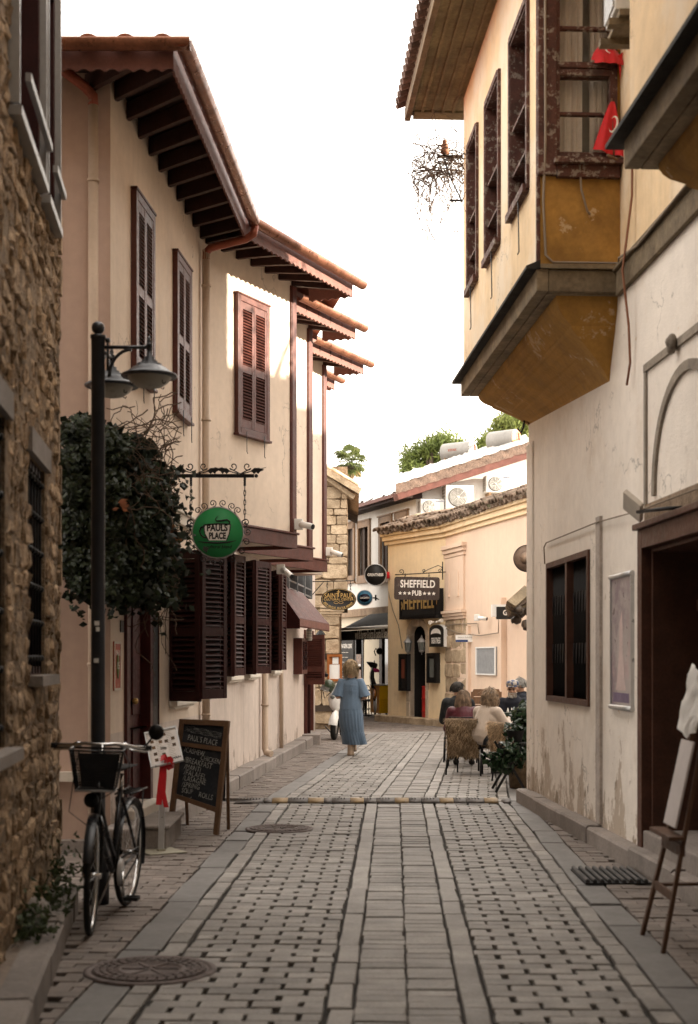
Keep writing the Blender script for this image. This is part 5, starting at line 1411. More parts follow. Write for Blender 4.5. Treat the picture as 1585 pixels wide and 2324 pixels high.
# cafe door, window
a, b, c, d = cd; m = MB(); m.wbox(WHf, a, b, 0, 2.3, -0.28, -0.25); m.wbox(WHf, a, a + 0.1, 0, 2.3, -0.25, 0.03); m.wbox(WHf, b - 0.1, b, 0, 2.3, -0.25, 0.03); m.build('cafe_door', M_['black'], wh)
w5 = WHf.rect(866, 1447, 890, 1590); m = MB(); a, b, c, d = w5
m.wbox(WHf, a, b, c, d, 0.0, 0.02, 1); m.wbox(WHf, a, a + 0.22, c, d, 0.021, 0.07); m.wbox(WHf, a, b, c, c + 0.28, 0.021, 0.09); m.build('cafe_window', [pmat('cafe_frame', (0.06, 0.03, 0.02), 0.6), M_['glass']], wh)

# cafe awning
aw = thing('awning', WHf.pt(4, 2.2, 0.6), 'black cafe awning with white bar and lettering on its valance', 'awning')
dA = 1.15
sa0, sa1 = WHf.s(768, dA), WHf.L + 1.3
M_['awncloth'] = pmat('awning_cloth', (0.018, 0.019, 0.02), 0.8, var=0.2, vscale=6)
m = MB(); za, zb = 2.98, WHf.z(826, 1428, dA)
n = 8; rows = [[WHf.pt(sa0 + (sa1 - sa0) * k / n, za, 0.1) for k in range(n + 1)], [WHf.pt(sa0 + (sa1 - sa0) * k / n, zb, dA) for k in range(n + 1)]]
m.loft(rows, closed=False, sm=False); m.build('cloth', M_['awncloth'], aw)
m = MB(); m.tube([WHf.pt(sa0, zb + .03, dA + .05), WHf.pt(sa1, zb + .03, dA + .05)], 0.045, 8); m.build('front_bar', M_['white'], aw)
m = MB(); zv = WHf.z(826, 1452, dA)
rows = [[WHf.pt(sa0 + (sa1 - sa0) * k / 60, z_, dA + 0.01 + 0.02 * math.sin(k * 1.7) * (zb - z_)) for k in range(61)] for z_ in (zb - 0.02, (zb + zv) / 2, zv)]
m.loft(rows, closed=False); m.build('valance', M_['awncloth'], aw)
s_t0, s_t1 = WHf.s(806, dA), WHf.s(888, dA)
text('wok & burger & pizza & pasta & Steak', 0.36, aw, WHf.M((s_t0 + s_t1) / 2, (zb + zv) / 2 - 0.01, dA + 0.035), M_['letterwhite'], 0.001, 0.004, sx=abs(s_t1 - s_t0) / 6.0)
# chalk menu beside the cafe door
bm = thing('menu_board', WHf.pt(2, 1.2, 0.05), 'tall black tasting menu board beside the cafe door', 'menu board')
a, b, c, d = WHf.rect(768, 1452, 806, 1590); m = MB(); m.wbox(WHf, a, b, c, d, 0.01, 0.05); m.build('panel', pmat('chalk_black', (0.03, 0.028, 0.026), 0.8, var=0.4, vscale=6), bm)
text('GAGARIN TASTING CUISINE', 0.19, bm, WHf.M((a + b) / 2, WHf.z(788, 1467), 0.055), M_['letterwhite'], 0.001, 0.002, sx=abs(b - a) / 2.9)
for k in range(9): text('----- ---- ------'[: 10 + k % 6], 0.13, bm, WHf.M((a + b) / 2, WHf.z(788, 1480 + 11 * k), 0.055), M_['offwhite'], 0.001, 0.001, sx=1.6)
# posters in the cafe door
for k, y in enumerate((1485, 1520, 1560)):
    a, b, c, d = WHf.rect(812, y, 823, y + 28)
    t = thing('poster', WHf.pt((a + b) / 2, c, 0.0), ['dark picture card highest on the cafe door', 'middle picture card on the cafe door', 'lowest picture card on the cafe door'][k], 'poster', 'picture cards on the cafe door')
    m = MB(); m.wbox(WHf, a, b, c, d, 0.032, 0.045); m.build('card', pmat('poster_print', (0.16, 0.10, 0.07), 0.5, var=0.5, vscale=14, blotch=[((0.4, 0.2, 0.1), 9, 0.55, 0.6, 0.8)]), t)
    m = MB(); m.wbox(WHf, a + 0.03, b - 0.03, c + 0.02, c + 0.08, 0.046, 0.05); m.build('caption', M_['white'], t)
# old propeller-like ornaments on the cafe wall
orn = thing('wall_ornament', WHf.pt(WHf.s(846), 1.9, 0.1), 'dark metal wall lamp arm mounted on the cafe wall', 'wall lamp')
m = MB(); p = at(833, 1503, 40.4); q = at(851, 1513, 40.2); m.tube([p, p.lerp(q, .5) + Vector((0, 0, .01)), q], [0.02, 0.07, 0.11], 10); m.tube([q, q + Vector((0, 0.1, 0.02)), at(850, 1500, 40.8)], 0.02, 6); m.build('shade', M_['black'], orn)
m = MB(); pp = at(862, 1478, 40.0); m.ball(pp, 0.10, 10); m.tube([pp, at(853, 1472, 40.0), at(850, 1478, 40.0), at(853, 1488, 40.0)], 0.018, 6); m.build('spot', M_['black'], orn)
orn2 = thing('curved_ornament', at(846, 1559, 39.6), 'tall curved black and white ornament with a magenta bow on the yellow cart', 'ornament')
m = MB(); path = [at(852, 1557, 39.55), at(848, 1550, 39.55), at(845, 1538, 39.55), at(846, 1525, 39.55), at(849, 1515, 39.55)]
m.tube(path, [0.06, 0.07, 0.06, 0.05, 0.02], 8); m.tube([at(845, 1558, 39.55), at(856, 1559, 39.5)], 0.05, 8); m.build('curve', M_['black'], orn2)
m = MB(); m.tube([p_ + Vector((-0.055, 0, 0)) for p_ in path], [0.02, 0.025, 0.025, 0.02, 0.01], 6); m.build('edge', M_['white'], orn2)
m = MB()
for k in range(7): m.ball(at(851 + 1.2 * k, 1521 + rs.uniform(-2, 2), 39.5), 0.035 + rs.random() * 0.02, 6)
m.build('bow', pmat('magenta_cloth', (0.35, 0.02, 0.12), 0.8), orn2)

# air conditioners on the gable
M_['acwhite'] = pmat('air_unit_white', (0.52, 0.51, 0.48), 0.5, var=0.05)
def air_unit(x0, y0, x1, y1, label, d=0.38, circ=0.5):
    s0, s1 = WHg.s(x0, d), WHg.s(x1, d); z0, z1 = WHg.z((x0 + x1) / 2, y1, d), WHg.z((x0 + x1) / 2, y0, d)
    t = thing('air_conditioner', WHg.pt((s0 + s1) / 2, z0, 0.2), label, 'air conditioner', 'air conditioners on the house walls')
    m = MB(); m.wbox(WHg, s0, s1, z0, z1, 0.05, d); m.build('casing', M_['acwhite'], t, bevel=0.015)
    r = min((z1 - z0) * 0.42, (s1 - s0) * 0.33); c = s0 + (s1 - s0) * 0.06 + r * 1.1
    Mx = WHg.M(c, (z0 + z1) / 2, d)
    m = MB(); m.lathe([(r, -0.02), (r, 0.006), (r * 0.93, 0.012), (r * 0.9, 0.006), (0.001, 0.004)], Mx, 28); m.build('fan_opening', pmat('fan_grey', (0.11, 0.10, 0.09), 0.5, var=0.2, vscale=10), t)
    m = MB()
    for rr in (0.25, 0.4, 0.55, 0.7, 0.85): m.tube([Mx @ Vector((r * rr * math.cos(a), r * rr * math.sin(a), 0.014)) for a in np.linspace(0, 2 * math.pi, 25)], 0.008, 4, caps=False)
    for k in range(8): a = k * math.pi / 4; m.tube([Mx @ Vector((0, 0, 0.016)), Mx @ Vector((r * 0.95 * math.cos(a), r * 0.95 * math.sin(a), 0.016))], 0.006, 4)
    m.lathe([(r * 0.15, 0.0), (r * 0.15, 0.03), (0.001, 0.035)], Mx, 14); m.build('fan_guard', M_['acwhite'], t)
    m = MB()
    for k in range(6): zz = z0 + (z1 - z0) * (0.12 + 0.13 * k); m.wbox(WHg, s0 - 0.012, s0 - 0.002, zz, zz + 0.05, 0.08, d - 0.06)
    m.build('side_vent', pmat('vent_grey', (0.25, 0.23, 0.2), 0.6), t)
    m = MB(); m.wbox(WHg, s0 + 0.08, s0 + 0.14, z0 - 0.10, z0, 0.0, d); m.wbox(WHg, s1 - 0.14, s1 - 0.08, z0 - 0.10, z0, 0.0, d); m.build('bracket', M_['tanwood'], t)
    return t, (s0, s1, z0, z1, d)
t1, q1 = air_unit(955, 1133, 1009, 1168, 'small white air conditioner nearest the gable corner, lowest of the three')
t2, q2 = air_unit(1012, 1101, 1076, 1156, 'large square white air conditioner in the middle of the gable', 0.42)
t3, q3 = air_unit(1104, 1079, 1160, 1118, 'white air conditioner highest on the gable, towards the yellow house')
for t, q, wd, f in ((t1, q1, 'SAMSUNG', 0.80), (t3, q3, 'SAMSUNG', 0.85)):
    s_ = q[0] + (q[1] - q[0]) * f; text(wd, 0.055, t, WHg.M(s_, q[2] + (q[3] - q[2]) * 0.88, q[4] + 0.004), pmat('logo_blue', (0.12, 0.14, 0.22), 0.6), 0.001, 0.001, sx=0.9)
# water tanks
def tank(xc, yc, Y, L, r, ang, label, cap_mat):
    c = at(xc, yc, Y); t = thing('water_tank', (c.x, c.y, c.z - r - 0.35), label, 'water tank', 'water tanks on the white roof')
    d = Vector((math.cos(ang), math.sin(ang) * -0.9, 0.02)).normalized(); a, b = c - d * L / 2, c + d * L / 2
    m = MB(); m.tube([a, a + d * 0.02, b - d * 0.02, b], [r * 0.96, r, r, r * 0.96], 28); m.build('drum', pmat('tank_grey', (0.22, 0.21, 0.195), 0.45, metal=0.2, var=0.12, vscale=2, streak=0.25), t)
    m = MB(); m.tube([b, b + d * 0.012], r * 0.93, 28); m.build('end_cap', cap_mat, t)
    m = MB(); m.tube([b + d * 0.05 + Vector((0, 0, r * 0.7)), b + d * 0.07 + Vector((0, 0, -r))], 0.018, 6); m.tube([b + d * 0.05 + Vector((0.02, -0.1, r * 0.5)), b + d * 0.07 + Vector((0.02, -0.15, -r * 0.8))], 0.014, 6); m.build('pipe', M_['copperred'], t)
    m = MB()
    for e in (a + d * 0.15, b - d * 0.15):
        for s_ in (-1, 1):
            o_ = Vector((-d.y, d.x, 0)).normalized() * r * 0.8 * s_
            m.tube([e + o_ + Vector((0, 0, -r * 0.5)), e + o_ + Vector((0, 0, -r - 1.2))], 0.02, 5)
    for z_ in (-r - 0.05,): m.beam(a + Vector((0, -r * .8, z_)), b + Vector((0, -r * .8, z_)), 0.04, 0.04); m.beam(a + Vector((0, r * .8, z_)), b + Vector((0, r * .8, z_)), 0.04, 0.04)
    m.build('stand', M_['tanwood'], t)
    return t, a, b, d
tk, a, b, d = tank(1041, 1027, 42, 0.95, 0.30, R(35), 'grey cylinder water tank with white end, the lower one above the plastic sheeting', pmat('tank_cap', (0.42, 0.41, 0.39), 0.5))
text('KIYAK', 0.10, tk, frameM(a.lerp(b, 0.45) + Vector((-d.y, d.x, 0)).normalized() * -0.305 + Vector((0, 0, 0.04)), d, (0, 0, 1)), M_['copperred'], 0.001, 0.002)
m = MB(); m.beam(at(985, 1072, 41.5), at(1012, 1048, 41.5), 0.8, 0.03); m.build('panel', M_['alu'], tk)
tank(1143, 1000, 41, 0.85, 0.29, R(38), 'white cylinder water tank with orange end, the higher one near the yellow house', pmat('orange_cap', (0.62, 0.30, 0.13), 0.5, var=0.2, vscale=5))

# ------------------------------------------------------------------ pub building
pb_ = thing('pub_building', (2.4, 34, 0), 'yellow and peach plastered pub building with mossy tiled roof and arched stone doorway', 'building')
PA, PB, PC = (1.02, 37.2), (2.35, 34.6), (4.1, 27.2)
WF = Wall(PA, PB, toward=(-3, 20)); WR2 = Wall(PB, PC, toward=(-5, 25)); WB = Wall(PA, (4.0, 40.0), toward=(0, 45))
M_['pubyellow'] = pmat('pub_yellow', (0.88, 0.70, 0.46), 0.9, var=0.07, vscale=0.9, bump=0.4, bscale=60, streak=0.15, blotch=[((0.42, 0.27, 0.13), 0.9, 0.58, 0.75, 0.45)])
M_['pubpeach'] = pmat('pub_peach', (0.74, 0.57, 0.44), 0.9, var=0.06, vscale=0.7, bump=0.4, bscale=60, streak=0.12, blotch=[((0.72, 0.54, 0.42), 0.6, 0.45, 0.65, 0.7)])
Mj = pmat('jamb_stone', (0.55, 0.45, 0.34), 0.9, var=0.15, vscale=4, bump=0.4, bscale=40, rnd=0.1)
ar = (WF.s(931.5), WF.s(968)); asp = WF.z(950, 1442); atop = WF.z(950, 1419)
zp = 4.62
m = MB()
wall_sheet(m, WF, 0, WF.L, 0, 4.9, [(ar[0], ar[1], 0.0, atop)], 0.12, 0, 2)
wall_sheet(m, WR2, 0, WR2.L, 0, 4.95, [], 0.1, 1)
wall_sheet(m, WB, 0, WB.L, 0, 4.9, [], 0.1, 0)
cm = (ar[0] + ar[1]) / 2; hw = (ar[1] - ar[0]) / 2
for sg in (-1, 1):
    n = 8; arc = []
    for k in range(n + 1):
        t = k / n; x = hw * math.cos(t * math.pi / 2) ** 0.9; z = asp + (atop - asp) * math.sin(t * math.pi / 2) ** 0.95
        arc.append((cm + sg * x, z))
    for k in range(n):
        m.quad(WF.pt(arc[k][0], arc[k][1], 0.001), WF.pt(arc[k + 1][0], arc[k + 1][1], 0.001), WF.pt(arc[k + 1][0], atop, 0.001), WF.pt(cm + sg * hw, atop if k else atop, 0.001), 2)
        m.quad(WF.pt(arc[k][0], arc[k][1], 0.0), WF.pt(arc[k + 1][0], arc[k + 1][1], 0.0), WF.pt(arc[k + 1][0], arc[k + 1][1], -0.12), WF.pt(arc[k][0], arc[k][1], -0.12), 2)
m.prism([(PA[0] + 0.6, PA[1] - 0.2), (PB[0] + 0.55, PB[1]), (PC[0] + 0.5, PC[1]), (8, 27), (8, 38)], Matrix.Identity(4), 0, 4.85, 3)
m.build('wall', [M_['pubyellow'], M_['pubpeach'], Mj, M_['dark']], pb_)
# stone surround of the doorway: jambs, voussoirs, keystone
for sg in (-1, 1):
    e = cm + sg * hw; wj = 0.15 if sg < 0 else 0.13
    zz = 0.16
    while zz < asp - 0.05:
        h = min(random.choice([0.38, 0.5, 0.7]), asp - zz); a_, b_ = sorted((e - sg * 0.0, e + sg * wj))
        m = MB(); m.wbox(WF, a_, b_, zz + 0.004, zz + h - 0.004, -0.12, 0.035); m.build('jamb_stone', Mj, pb_, bevel=0.008); zz += h
    n = 4
    for k in range(n):
        t0_, t1_ = k / n * 0.93, (k + 1) / n * 0.93
        pts = []
        for t in (t0_, t1_):
            x = hw * math.cos(t * math.pi / 2) ** 0.9; z = asp + (atop - asp) * math.sin(t * math.pi / 2) ** 0.95; pts.append((cm + sg * x, z))
        for t in (t1_, t0_):
            x = (hw + wj) * math.cos(t * math.pi / 2) ** 0.9; z = asp + (atop - asp + 0.17) * math.sin(t * math.pi / 2) ** 0.95; pts.append((cm + sg * x, z))
        m = MB(); m.hexa([WF.pt(x, z, -0.02) for x, z in pts] + [WF.pt(x, z, 0.035) for x, z in pts]); m.build('voussoir', Mj, pb_)
m = MB(); m.wbox(WF, cm - 0.09, cm + 0.09, atop - 0.03, atop + 0.36, -0.02, 0.055); m.build('keystone', Mj, pb_)
m = MB(); m.wbox(WF, ar[0] - 0.3, ar[1] + 0.3, 0, atop + .2, -0.55, -0.5); m.wbox(WF, ar[0] - 0.3, ar[0], 0, atop + .2, -0.5, -0.125); m.wbox(WF, ar[1], ar[1] + 0.3, 0, atop + .2, -0.5, -0.125); m.build('doorway', M_['dark'], pb_)
# step, cornice, pilaster
ks = structure('pub_step', (1.6, 35.6, 0))
n_ = WF.n; a_ = Vector(PA) + Vector((n_.x, n_.y)) * 0.24 - Vector((WF.u.x, WF.u.y)) * 0.3; b_ = Vector(PB) + Vector((n_.x, n_.y)) * 0.24 + Vector((WF.u.x, WF.u.y)) * 0.3
kerb_run(ks, (tuple(b_), tuple(a_)), 0.30, 0.17, (0.7, 1.1), M_['ashlar'], -1)
for (W_, s0, s1, mat) in ((WF, -0.1, WF.L + 0.05, 'pubyellow'), (WR2, -0.05, WR2.L, 'pubyellow')):
    m = MB(); m.wbox(W_, s0, s1, 4.60, 4.70, 0.0, 0.06); m.wbox(W_, s0, s1, 4.702, 4.82, 0.0, 0.13); m.wbox(W_, s0, s1, 4.822, 4.9, -0.2, 0.19); m.build('cornice', M_[mat], pb_, bevel=0.012)
s0, s1 = 0.06, WR2.s(1056)
m = MB(); m.wbox(WR2, s0, s1, 2.8, 4.05, 0.0, 0.05); m.build('pilaster', M_['pubpeach'], pb_, bevel=0.008)
for (z0, z1) in ((4.06, 4.36), (2.58, 2.79)):
    m = MB(); h = (z1 - z0) / 3
    for k in range(3): m.wbox(WR2, s0 - 0.05, s1 + 0.05 + 0.03 * k, z0 + h * k, z0 + h * (k + 1) - 0.002, -0.02, 0.06 + 0.035 * k)
    m.build('capital', M_['pubpeach'], pb_, bevel=0.008)
m = MB()
for f_ in (0.25, 0.75): s_ = s0 + (s1 - s0) * f_; m.wbox(WR2, s_ - 0.04, s_ + 0.04, 3.15, 3.7, 0.05, 0.07); m.wbox(WR2, s_ - 0.07, s_ + 0.07, 3.11, 3.15, 0.05, 0.085)
m.build('fluting', M_['pubpeach'], pb_)
# exposed stonework at the corner
z = 0.15; sx1 = WR2.s(1061)
while z < 2.5:
    h = random.uniform(0.28, 0.38); s_ = 0.0
    while s_ < sx1:
        w = random.uniform(0.45, 0.8); e = min(s_ + w, sx1)
        m = MB(); stone_block(m, WR2, s_, e, z, z + h, random.uniform(0.0, 0.035), 0.012, n=12, inset=0.93, e=0.3, dome=0.004); m.build('stone', M_['ashlar'], pb_); s_ = e
    z += h
m = MB(); m.wbox(WR2, sx1 + 0.1, sx1 + 0.25, 0, 2.4, 0.0, 0.07); m.build('pilaster_strip', M_['pubpeach'], pb_)
m = MB(); m.wbox(WR2, WR2.s(1147) - 0.05, WR2.s(1147) + 0.08, 0.0, 2.95, 0.0, 0.12); m.build('pilaster_strip', M_['pubpeach'], pb_)
# mossy roof tiles
tp = MB(); tp.prism([(x * 1.2, y * 1.35) for x, y in pr], Matrix.Rotation(R(90), 4, 'X'), -0.38, 0.0, 0, True); ptile = tp.mesh('roof_tile', M_['oldtile'])
for W_, s0, s1 in ((WF, -0.15, WF.L + 0.1), (WR2, 0.0, WR2.L)):
    s_ = s0
    while s_ < s1:
        for row in range(5):
            for inv in (0, 1):
                if inv and row: continue
                back = Vector((0, 0, 0.30)) - W_.n * 0.95
                base = W_.pt(s_ + inv * 0.095 + random.gauss(0, .012), 4.95 + row * 0.12 + random.uniform(-.02, .03), 0.29 - row * 0.25 + random.uniform(-.03, .03))
                Mx = frameM(base, W_.u, back)
                if Mx.col[2].xyz.z < 0: Mx = frameM(base, -W_.u, back)
                Mx = Mx @ Matrix.Rotation(random.gauss(0, .06), 4, 'Z') @ (Matrix.Rotation(math.pi, 4, 'Y') if inv else Matrix.Identity(4))
                if row < 3: link('roof_tile', ptile, pb_, Mx)
        s_ += 0.20
m = MB(); m.add([WF.pt(-0.2, 4.93, 0.2), WF.pt(WF.L, 4.93, 0.2), WR2.pt(WR2.L, 4.93, 0.2), (8, 27, 6.2), (7, 36, 6.2), (4.2, 39.5, 5.4)], [(0, 1, 5), (1, 2, 3, 4), (1, 4, 5)]); m.build('roof', M_['oldtile'], pb_)
m = MB()
P = []; N = []
for k in range(260):
    W_ = random.choice([WF, WR2, WR2]); s_ = random.random() * W_.L
    P.append(W_.pt(s_, 4.98 + random.gauss(0, .03), 0.25 + random.gauss(0, .05))); N.append((random.gauss(0, .6), random.gauss(0, .6), 1))
V, F = leaf_cards(P, N, rng.uniform(0.03, 0.09, len(P)), 0.8)
link('moss', mesh_np('moss', V, F, leafmat('moss_leaf', (0.07, 0.095, 0.02), 0.4), loops=3), pb_)['kind'] = 'stuff'
# loose cables across the pub front
def pcable(pts, r=0.012, mat='cablegrey'): cable(pts, r, M_[mat], pb_)
pcable([WF.pt(0.05, 3.4, .02), WF.pt(0.3, 2.9, .02), WF.pt(0.62, 2.5, .03), WF.pt(0.8, 1.9, .02)])
pcable([WR2.pt(0.0, 2.42, .05), WR2.pt(0.8, 2.46, .05), WR2.pt(2.6, 2.44, .05), WR2.pt(2.7, 2.2, .05)])
pcable([WR2.pt(0.0, 2.40, .05), WR2.pt(1.2, 2.24, .05), WR2.pt(2.8, 2.16, .05), WR2.pt(4.0, 2.2, .05), WR2.pt(4.05, 2.6, .05)])

# ------------------------------------------------------------------ trees beyond the roofs
M_['bark'] = pmat('bark', (0.10, 0.07, 0.05), 0.9, var=0.3, vscale=4)
M_['pineleaf'] = leafmat('pine_needles', (0.115, 0.15, 0.038), 0.45, 0.25)
M_['pineleaf2'] = leafmat('pine_needles_light', (0.16, 0.19, 0.05), 0.45, 0.3)
def pine(clumps, Y, label, nper, mat, base_z=0, size=0.42):
    c0 = at(clumps[0][0], clumps[0][1], Y)
    t = thing('pine_tree', (c0.x, Y, 0), label, 'tree', 'pine trees beyond the roofs')
    P, N = [], []; centres = []
    for (x, y, r) in clumps:
        c = at(x, y, Y + random.uniform(-1, 1)); rr = r * Y / K; centres.append(c)
        sub = max(14, int(rr * rr * 60))
        for k in range(sub):
            v = Vector((random.gauss(0, 1), random.gauss(0, 1), random.gauss(0, 1))).normalized() * rr * random.uniform(0.5, 1.0)
            v.z *= 0.8; cc = c + v
            for q in range(nper):
                w = Vector((random.gauss(0, .24), random.gauss(0, .24), random.gauss(0.1, .26)))
                P.append(cc + w); up = Vector((random.gauss(0, .5), random.gauss(0, .5), 1.0)); N.append(up.cross(Vector((random.gauss(0, 1), random.gauss(0, 1), 0.2))))
    V, F = leaf_cards(P, N, rng.uniform(0.6, 1.3, len(P)) * size, 0.22, 0.0)
    link('crown', mesh_np('crown', V, F, mat, loops=3), t, Matrix.Identity(4))
    m = MB(); cx = sum((c.x for c in centres)) / len(centres)
    m.tube([(cx, Y, 0), (cx + .1, Y, centres[0].z * 0.6), (cx, Y, centres[0].z)], [0.4, 0.3, 0.12], 8)
    for c in centres: m.tube([(cx, Y, c.z * 0.75), ((cx + c.x) / 2, Y, c.z * 0.88), c], [0.14, 0.1, 0.05], 5)
    m.build('trunk', M_['bark'], t)
pine([(1005, 1010, 24), (968, 1022, 22), (940, 1040, 24), (925, 1066, 16), (985, 1052, 28), (1020, 1040, 22), (948, 1078, 14), (1035, 1015, 14)], 90, 'rounded pine tree crown directly behind the grey water tank', 30, M_['pineleaf'])
pine([(1150, 968, 28), (1185, 975, 22), (1120, 1000, 22), (1100, 1018, 18), (1175, 1000, 24), (1205, 960, 26), (1085, 1030, 12)], 84, 'paler pine tree crown behind the orange ended water tank', 30, M_['pineleaf2'])
# added unseen tree, its twigs break up the low sun on the left fronts
ct = thing('courtyard_tree', (7.2, 17.6, 0), 'loose leafed courtyard tree behind the yellow bay house, out of view', 'tree')
m = MB(); m.tube([(7.2, 17.6, 0), (7.3, 17.7, 3), (7.2, 17.6, 6.2)], [.14, .11, .07], 8); tips = []
for k in range(16):
    a = random.uniform(0, 6.28); b = Vector((7.2, 17.6, random.uniform(4.5, 6.4))); e = b + Vector((math.cos(a) * random.uniform(.6, 1.6), math.sin(a) * random.uniform(.4, 1.2), random.uniform(.4, 1.6))); m.tube([b, b.lerp(e, .5) + Vector((0, 0, .1)), e], [.04, .025, .01], 5); tips.append(e)
m.build('trunk', M_['bark'], ct)
P = [e + Vector((random.gauss(0, .38), random.gauss(0, .30), random.gauss(0, .35))) for e in tips for k in range(60)]
V, F = leaf_cards(P, [(random.gauss(0, 1), random.gauss(0, 1), random.gauss(0, 1)) for _ in P], rng.uniform(.05, .12, len(P)), .5)
link('crown', mesh_np('crown', V, F, M_['pineleaf2'], loops=3), ct, Matrix.Identity(4))
# fan palm
PY = 120.0; pc_ = at(795, 1050, PY)
pt_ = thing('palm_tree', (pc_.x, PY, 0), 'fan palm rising behind the stone house verge', 'tree')
m = MB(); m.tube([(pc_.x, PY, 0), (pc_.x + 0.1, PY, pc_.z * 0.6), (pc_.x, PY, pc_.z - 0.1)], [0.22, 0.2, 0.3], 8); m.build('trunk', M_['bark'], pt_)
M_['palmleaf'] = leafmat('palm_leaf', (0.085, 0.105, 0.035), 0.35, 0.3)
M_['palmdry'] = leafmat('palm_dry', (0.22, 0.15, 0.07), 0.3, 0.2)
for k in range(38):
    el_ = random.uniform(-65, 80); azk = random.uniform(0, 360); dry = el_ < -48
    d = Vector((math.cos(R(azk)) * math.cos(R(el_)), math.sin(R(azk)) * math.cos(R(el_)), math.sin(R(el_))))
    L = random.uniform(0.7, 1.2); hub = pc_ + d * L; m = MB(); m.tube([pc_, pc_ + d * L * 0.6, hub], [0.03, 0.02, 0.02], 4)
    side = d.cross(Vector((0, 0, 1))).normalized() if abs(d.z) < 0.98 else Vector((1, 0, 0)); nb = side.cross(d)
    for q in range(11):
        a = R(-100 + 200 * q / 10); dd = (d * math.cos(a) + side * math.sin(a)).normalized(); ll = 0.95 * random.uniform(0.8, 1.1)
        w = dd.cross(nb).normalized() * 0.095; tip = hub + dd * ll + Vector((0, 0, -0.28 * ll)) ; mid_ = hub + dd * ll * 0.6
        m.add([hub, mid_ + w, tip, mid_ - w], [(0, 1, 2, 3)])
    m.build('frond', M_['palmdry' if dry else 'palmleaf'], pt_)
# ------------------------------------------------------------------ street lamp
LX, LY = -1.69, 9.58
lp = thing('street_lamp', (LX, LY, 0), 'black street lamp post with two bell shades standing behind the bicycle', 'street lamp')
M_['lampblack'] = pmat('lamp_paint', (0.022, 0.024, 0.030), 0.38, metal=0.25, var=0.2, vscale=10, spec=0.5)
TM = Matrix.Translation((LX, LY, 0))
m = MB(); m.lathe([(0.075, 0.0), (0.075, 0.42), (0.062, 0.46), (0.050, 0.50), (0.046, 2.2), (0.046, 3.80), (0.053, 3.805), (0.053, 3.825), (0.03, 3.83)], TM, 20); m.build('pole', M_['lampblack'], lp)
m = MB(); m.ball((LX, LY, 3.875), 0.045, 16); m.build('finial', M_['lampblack'], lp)
for z, w, a0 in ((1.87, 0.05, 255), (1.83, 0.035, 262), (1.62, 0.05, 250)):
    mm = TM @ Matrix.Rotation(R(a0 + 15), 4, 'Z'); m = MB(); m.box(0.0472, 0.0476, -w / 3, w / 3, z, z + 0.03, 0, mm); m.build('sticker', M_['white'], lp)
M_['lampglass'] = pmat('lamp_bowl', (0.30, 0.29, 0.25), 0.35, var=0.1)
for d in (Vector((1, 0.0, 0)), Vector((0.10, 1, 0)).normalized()):
    c = Vector((LX, LY, 0)) + d * 0.345; z0 = 3.555
    m = MB(); p = Vector((LX, LY, 3.745))
    m.tube([p + d * 0.04, p + d * 0.345], 0.0125, 8); m.tube([p + d * 0.065 + Vector((0, 0, 0.03)), p + d * 0.065 + Vector((0, 0, -0.16))], 0.009, 8)
    arc = [p + d * (0.075 + 0.15 * (1 - math.cos(t))) + Vector((0, 0, -0.20 + 0.185 * math.sin(t))) for t in np.linspace(0, math.pi / 2, 9)]
    m.tube(arc, 0.0115, 8); m.tube([p + d * 0.05 + Vector((0, 0, 0.045)), p + d * 0.08 + Vector((0, 0, 0.05))], 0.016, 8); m.build('arm', M_['lampblack'], lp)
    T_ = Matrix.Translation((c.x, c.y, z0))
    m = MB(); m.lathe([(0.186, -0.012), (0.190, -0.004), (0.186, 0.004), (0.15, 0.022), (0.115, 0.05), (0.085, 0.066), (0.083, 0.078), (0.056, 0.082), (0.055, 0.098), (0.036, 0.101), (0.035, 0.125), (0.018, 0.128), (0.017, 0.20), (0.022, 0.203), (0.022, 0.21), (0.012, 0.214), (0.016, 0.232), (0.011, 0.245), (0.002, 0.268)], T_, 28)
    m.build('lamp_shade', M_['lampblack'], lp)
    m = MB(); m.lathe([(0.15, 0.0), (0.148, -0.012), (0.128, -0.045), (0.085, -0.075), (0.03, -0.088), (0.001, -0.09)], T_, 24); m.build('diffuser', M_['lampglass'], lp)
    m = MB()
    for a in (60, 200, 320):
        q = c + Vector((0.13 * math.cos(R(a)), 0.13 * math.sin(R(a)), z0 - 0.045)); m.tube([q, q + Vector((0, 0, -0.02)), q + Vector((0.015, 0, -0.025)), q + Vector((0.02, 0, -0.012))], 0.0035, 4)
    m.build('clip', M_['black'], lp)

